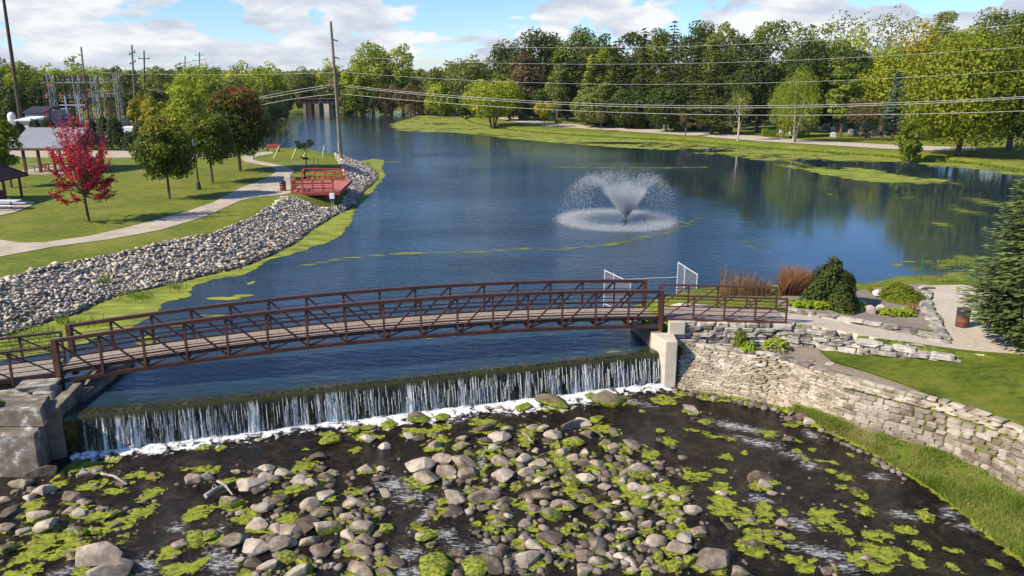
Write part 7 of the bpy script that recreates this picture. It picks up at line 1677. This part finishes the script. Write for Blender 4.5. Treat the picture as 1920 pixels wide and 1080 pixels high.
RW = [([(626, 72), (1280, 87), (1920, 45)], 'topmost wire strung right from the utility pole'), ([(628, 104), (1280, 119), (1920, 88)], 'second wire from the top right of the utility pole'), ([(632, 134), (1280, 158), (1920, 132)], 'third wire from the top right of the utility pole'),
      ([(652, 160), (1280, 198), (1920, 181)], 'upper of the close pair of wires right of the pole'), ([(645, 162), (1280, 202), (1920, 184)], 'lower of the close pair of wires right of the pole'), ([(640, 176), (1280, 214), (1920, 208)], 'lowest wire strung right from the utility pole across the lake')]
for i, (p_, l) in enumerate(RW): wire(p_, l, PY0, 78, .013 if i < 3 else .021, 1.35)
for p_, l in (([(632, 158), (560, 168), (480, 184)], 'upper left wire from the utility pole toward the maples'), ([(630, 161), (560, 173), (480, 187)], 'middle left wire from the utility pole toward the maples'), ([(634, 176), (560, 184), (480, 199)], 'lowest left wire from the utility pole toward the maples')):
    wire(p_, l, PY0, 116, .02, 1.6, group='wires left of the utility pole')
LW = [((228, 141), (186, 157), 125, 132), ((228, 163), (190, 169), 125, 132), ((222, 173), (186, 170), 125, 130), ((252, 104), (620, 74), 130, PY0), ((254, 122), (622, 106), 130, PY0), ((256, 138), (626, 136), 130, PY0), ((272, 115), (350, 110), 150, 268), ((347, 112), (374, 110), 270, 260), ((275, 165), (420, 190), 150, 125), ((-40, 150), (150, 118), 118, 140), ((154, 110), (249, 108), 140, 130), ((155, 128), (258, 140), 140, 130)]
for i, (a, b, Ya, Yb) in enumerate(LW):
    wire([a, ((a[0] + b[0]) / 2, (a[1] + b[1]) / 2 + 3), b], 'thin wire strung between poles over the left park and substation', Ya, Yb, .012, group='thin wires over the left park')
for i, (u, v, ut, vt, l) in enumerate([(513, 297, 523, 275, 'leftmost yellow guy-wire guard on the shore lawn'), (547, 298, 555, 279, 'yellow guy-wire guard left of the sapling'), (568, 296, 574, 284, 'short yellow guy-wire guard behind the sapling'), (604, 295, 608, 272, 'thin whitish guy-wire guard right of the sapling')]):
    q = G(u, v, 1.6); t_ = PY(ut, vt, q.y + .4); e = empty('guy_wire', q, l, 'guy wire', 'guy wires of the utility pole')
    MB().tube([q, t_], .07 if i < 3 else .04, 8).build('guard', M_yellow if i < 3 else M_white, e); a = pq.lerp(pt, .55 + .12 * i); MB().tube([t_, a], .003, 4).build('cable', M_wire, e)

# railway bridge at the far end of the lake
def rail_bridge():
    Y = 262; xa, xb = XY(562, Y, 3), XY(648, Y, 3); zt, zb = ZA(186, Y), ZA(194.5, Y); e = empty('railway_bridge', ((xa + xb) / 2, Y, 0), 'low dark railway girder bridge at the far end of the lake', 'bridge')
    for y in (Y, Y + 4): MB().bar((xa, y, (zt + zb) / 2), (xb, y, (zt + zb) / 2), .3, zt - zb).build('girder', M_darkmetal, e)
    MB().box(((xa + xb) / 2, Y + 2, zt + .1), (xb - xa, 5, .25)).build('track_deck', M_brown, e)
    for k in range(10): x = xa + (xb - xa) * (k + .5) / 10; MB().box((x, Y - .2, (zt + zb) / 2), (.12, .12, zt - zb - .1)).build('stiffener', M_darkmetal, e)
    for u, w, m_ in ((571, 1.0, M_oldconc), (580, 1.3, M_brown), (594, 1.5, M_oldconc), (612, 1.7, M_cleanconc), (633, 1.2, M_oldconc)):
        x = XY(u, Y, 2); MB().box((x, Y + 2, (zb - 1) / 2), (w, 4.4, zb + 1)).build('pier', m_, e)
rail_bridge()
def bank_weeds():
    r = np.random.RandomState(61); pts = []; hh = []
    for u, v, n, w in ((75, 622, 130, 26), (175, 600, 90, 20), (255, 552, 90, 14), (330, 535, 60, 10), (120, 598, 60, 10), (30, 640, 140, 30), (625, 385, 60, 8), (690, 305, 40, 5), (660, 330, 30, 4), (200, 540, 40, 5)):
        for _ in range(n):
            q = P(u + r.normal() * w, v + r.normal() * w * .25, .25); pts.append((q.x, q.y, max(0, hz(q.x, q.y)) + .05)); hh.append(r.uniform(.15, .5))
    blades('bank_weeds', pts, hh, .02, 'blade', 'small green weeds sprouting between the rip-rap stones', 'weeds', 62, .6, .3)
bank_weeds()

# ------------------------------------------------------------------ cemetery
def grave_shapes():
    out = {}
    def arch(w, h, d, n=6):
        m = MB(); pts = [(-w / 2, 0), (w / 2, 0)] + [(w / 2 * math.cos(math.pi * k / n), h - w * .28 + w * .28 * math.sin(math.pi * k / n)) for k in range(n + 1)]
        b = len(m.v); N = len(pts)
        for y in (-d / 2, d / 2):
            for x, z in pts: m.v.append((x, y, z + .12))
        m.f.append(tuple(range(N))); m.f.append(tuple(reversed(range(N, 2 * N))))
        for i in range(N): j = (i + 1) % N; m.f.append((j, i, i + N, j + N))
        return m
    return arch
arch = grave_shapes()
GR = [(3, *q) for q in [(300,160,'p'),(460,180,'d'),(530,185,'g'),(580,190,'p'),(705,150,'D'),(755,150,'g'),(1070,220,'D'),(1150,255,'g'),(1560,290,'o'),(1600,215,'g'),(1680,255,'D'),(1735,245,'p'),(1800,275,'g'),(1870,240,'g')]] + \
     [(4, *q) for q in [(90,290,'g'),(265,315,'g'),(300,340,'g'),(400,360,'p'),(485,335,'D'),(505,370,'p'),(550,350,'g'),(625,335,'p'),(865,285,'p'),(920,368,'p'),(965,380,'p'),(1050,375,'p'),(1005,325,'d'),(1075,312,'d'),(1265,285,'D'),(1315,375,'d'),(1420,378,'g'),(1555,290,'r'),(1725,185,'O'),(1640,275,'g'),(1790,298,'d'),(450,232,'p'),(720,330,'g'),(1105,383,'D')]] + \
     [(5, *q) for q in [(350,300,'g'),(230,235,'p'),(290,378,'p'),(400,398,'o'),(770,275,'d'),(750,348,'p'),(815,342,'r'),(905,352,'p'),(935,305,'g'),(905,428,'p'),(970,358,'r'),(1040,342,'g'),(1190,262,'R'),(1300,228,'R'),(1255,338,'p'),(1295,372,'d'),(1180,388,'g'),(1120,390,'g'),(1320,438,'d'),(1410,415,'D'),(1500,408,'d'),(1490,330,'d'),(1610,368,'d'),(635,285,'p')]]
KN = {'p': 'pale', 'd': 'dark', 'D': 'large dark', 'g': 'grey', 'r': 'reddish', 'R': 'large reddish', 'o': 'slender pale', 'O': 'white obelisk'}
def cemetery():
    r = random.Random(3)
    for z_, x, y, k in GR:
        if z_ == 3: u, v = 960 + x / 8, 200 + y / 8 + 2
        elif z_ == 4: u, v = 1180 + x / 7.385, 190 + y / 7.385 + 2
        else: u, v = 1420 + x / 6.4, 190 + y / 6.4 + 2
        q = G(u, v, 1.5); q.z = hz(q.x, q.y)
        mat = {'p': M_gravepale, 'd': M_gravedark, 'D': M_gravedark, 'g': M_grave, 'r': M_gravered, 'R': M_gravered, 'o': M_gravepale, 'O': M_gravepale}[k]
        near = 'left of the spruce row' if u < 1100 else 'below the spruce row' if u < 1310 else 'by the broad dark spruce' if u < 1400 else 'behind the weeping birch' if u < 1530 else 'around the reddish bare tree' if u < 1640 else 'near the blue spruce'
        e = empty('gravestone', q, '%s gravestone on the cemetery grass %s' % (KN[k], near), 'gravestone', 'gravestones in the cemetery', r.uniform(-.2, .2))
        w, h = (1.0, 1.0) if k in 'pdgr' else (1.5, 1.6) if k in 'DR' else (.55, 2.3)
        w *= r.uniform(.8, 1.15); h *= r.uniform(.75, 1.1)
        if k in 'oO':
            me = MB().hexa([(-w / 2, -w / 2, .3), (w / 2, -w / 2, .3), (w / 2, w / 2, .3), (-w / 2, w / 2, .3), (-w * .3, -w * .3, h), (w * .3, -w * .3, h), (w * .3, w * .3, h), (-w * .3, w * .3, h)]).tube([(0, 0, h), (0, 0, h + .3)], [w * .38, .02], 4)
        else: me = arch(w, h, .28)
        for nm, m_ in (('stone', me), ('base', MB().box((0, 0, .06), (w * 1.25, .5, .30)))):
            d_ = bpy.data.meshes.new(nm); d_.from_pydata(m_.v, [], m_.f); d_.materials.append(mat if nm == 'stone' else M_grave); link(nm, d_, e)
    for i, (u, v, w) in enumerate([(977, 224, 9), (987, 226, 10), (1047, 232, 12), (1118, 236, 20), (1145, 238, 12), (1160, 239, 8), (1199, 241, 19), (1275, 245, 22), (1353, 250, 11), (1366, 250, 11), (1434, 253, 8), (1441, 256, 24), (1504, 257, 22), (1048, 234, 6)]):
        if i == 13: continue
        q = G(u, v, 1.2); d_ = (q.y * cP + 11 * sP) / FPX; W_ = w * d_; n = 1500; rr = np.random.RandomState(i); f = rr.randint(0, 5, n); p = rr.uniform(-.5, .5, (n, 3)); nrm = np.zeros((n, 3))
        for k, (ax, s) in enumerate(((0, -1), (0, 1), (1, -1), (1, 1), (2, 1))):
            p[f == k, ax] = s * .5; nrm[f == k, ax] = s
        S_ = np.array([W_, 1.1, 1.15]); p = p * S_ + np.array([0, 0, S_[2] / 2]) + rr.normal(size=p.shape) * .03
        V, F = cards(p, unit(nrm + rr.normal(size=p.shape) * .4), .11 * rr.uniform(.7, 1.3, n), rr)
        o = link('hedge_block', np_mesh('hedge_block', V, F, L['hedge'], {'tint': ('FACE', np.clip(.5 + rr.normal(size=n) * .2, 0, 1))}), None, q)
        tag(o, ['clipped hedge cube at the left end of the road bend', 'second clipped hedge cube at the road bend', 'clipped hedge block right of the small golden tree', 'long clipped hedge block below the spruce row, left', 'short clipped hedge block below the spruces', 'narrow clipped hedge block beside a slender pale stone', 'long clipped hedge block left of the large dark gravestone', 'long clipped hedge block left of the small reddish tree', 'low hedge block right of the broad dark spruce', 'second low hedge block right of the broad dark spruce', 'narrow hedge block left of the twin-trunked birch', 'wide clipped hedge block left of the weeping birch', 'wide clipped hedge block right behind the weeping birch trunks'][i], 'hedge', 'clipped hedge blocks of the cemetery')
cemetery()

# chain-link wing fences behind the bridge ----------------------------------------
def gate(name, label, u0, vb0, vt0, u1, vb1, vt1):
    a = P(u0, vb0, .15); b = P(u1, vb1, .15); za, zb = ZA(vt0, a.y), ZA(vt1, b.y); e = empty(name, a, label, 'fence panel')
    A1, B1 = Vector((a.x, a.y, za)), Vector((b.x, b.y, zb)); m0, m1 = a.lerp(b, .36), A1.lerp(B1, .36)
    for p, q_ in ((a, A1), (b, B1), (m0, m1)): MB().tube([p - Vector((0, 0, .6)), q_ + Vector((0, 0, .05))], .03, 8).build('post', M_gatewhite, e)
    MB().tube([A1, B1], .024, 8).build('top_rail', M_gatewhite, e); MB().tube([a + Vector((0, 0, .1)), b + Vector((0, 0, .1))], .02, 8).build('bottom_rail', M_gatewhite, e)
    mb = MB(); n = 34
    for k in range(-n, n):
        for s in (1, -1):
            f0 = k / n; pts = []
            for j in range(2):
                f = f0 + j * 1.0
                pts.append((f, (0 if j == 0 else 1) if s > 0 else (1 if j == 0 else 0)))
            (fa, ha), (fb, hb) = pts
            # clip to 0..1
            def pt(f, h): p = a.lerp(b, f); t_ = A1.lerp(B1, f); return p.lerp(t_, h)
            if fa < 0: ha = ha + (hb - ha) * (0 - fa) / (fb - fa); fa = 0
            if fb > 1: hb = ha + (hb - ha) * (1 - fa) / (fb - fa); fb = 1
            if fb - fa > .02: mb.bar(pt(fa, ha), pt(fb, hb), .0045, .0045)
    o = mb.build('wire_mesh', M_galv, e); o['kind'] = 'stuff'
    return A1, B1
ga = gate('chain_link_panel', 'slanting white-framed chain-link panel behind the bridge, the left one', 1132, 572, 507, 1180, 594, 530)
gb = gate('chain_link_panel', 'slanting white-framed chain-link panel behind the bridge, the right and taller one', 1268, 560, 492, 1304, 575, 515)
o = MB().tube([ga[0] + Vector((.8, .3, -.6)), gb[0] + Vector((0, 0, -.85))], .022, 6).build('safety_cable', M_gatewhite); tag(o, 'thin white cable strung between the two chain-link panels', 'cable')
# driftwood
for i, (u0, v0, u1, v1, r_, l) in enumerate([(408, 902, 436, 928, .05, 'broken pale stick of driftwood upright among the left boulders'), (385, 930, 425, 912, .09, 'brown driftwood log lying across the left boulders'), (190, 888, 238, 908, .05, 'bare driftwood branch on the algae at the left'), (143, 893, 180, 890, .07, 'short pale log on the left algae mat'), (980, 812, 1000, 832, .03, 'thin twig caught in the top of the rock field'), (1375, 0, 0, 0, 0, '')]):
    if not l: continue
    a, b = P(u0, v0, ZR + .25), P(u1, v1, ZR + .12); m_ = a.lerp(b, .5) + Vector((0, .05, .08)); mb = MB().tube([a, m_, b], [r_, r_ * .8, r_ * .4], 7)
    for k in range(3): s = a.lerp(b, .3 + .2 * k); mb.tube([s, s + Vector((rng.uniform(-.3, .3), rng.uniform(-.1, .4), .2))], [r_ * .4, r_ * .1], 5)
    tag(mb.build('driftwood', M_palebark), l, 'driftwood')

def fallen_leaves():
    r = np.random.RandomState(55); C = []
    for u, v, w in ((318, 373, 3.2), (399, 343, 3.4), (451, 321, 4.2), (166, 416, 3.2), (22, 352, 2.5)):
        q = G(u, v, 1.6); n = 420; a = r.uniform(0, 6.28, n); d = np.abs(r.normal(size=n)) * w
        for k in range(n):
            x, y = q.x + math.cos(a[k]) * d[k] + 1, q.y + math.sin(a[k]) * d[k]; C.append((x, y, hz(x, y) + .03, u == 166))
    C = np.array(C); n = len(C); V, F = cards(C[:, :3], unit(np.stack([r.normal(size=n) * .3, r.normal(size=n) * .3, np.ones(n)], 1)), .055 * r.uniform(.6, 1.3, n), r)
    tag(link('fallen_leaves', np_mesh('fallen_leaves', V, F, L['brown'], {'tint': ('FACE', r.rand(n))})), 'thin scatter of fallen brown leaves on the park lawn under the trees', 'leaves', None, 'stuff')
fallen_leaves()

# thin autumn haze: one closed box of even air round the camera and the scene
mh = bpy.data.materials.new('haze'); mh.use_nodes = True; mh.node_tree.nodes.clear(); _t = NT(mh.node_tree)
_o = _t.add('ShaderNodeOutputMaterial'); _v = _t.add('ShaderNodeVolumePrincipled', ins={'Color': (0.86, 0.90, 0.96, 1), 'Density': 0.00006, 'Anisotropy': 0.3})
_t.l.new(_v.outputs[0], _o.inputs['Volume'])
_hz = MB().box((0, 2100, 17), (6100, 4900, 42)).build('haze', mh); tag(_hz, 'thin pale haze in the air over the lake and the far treeline', 'haze', None, 'stuff')
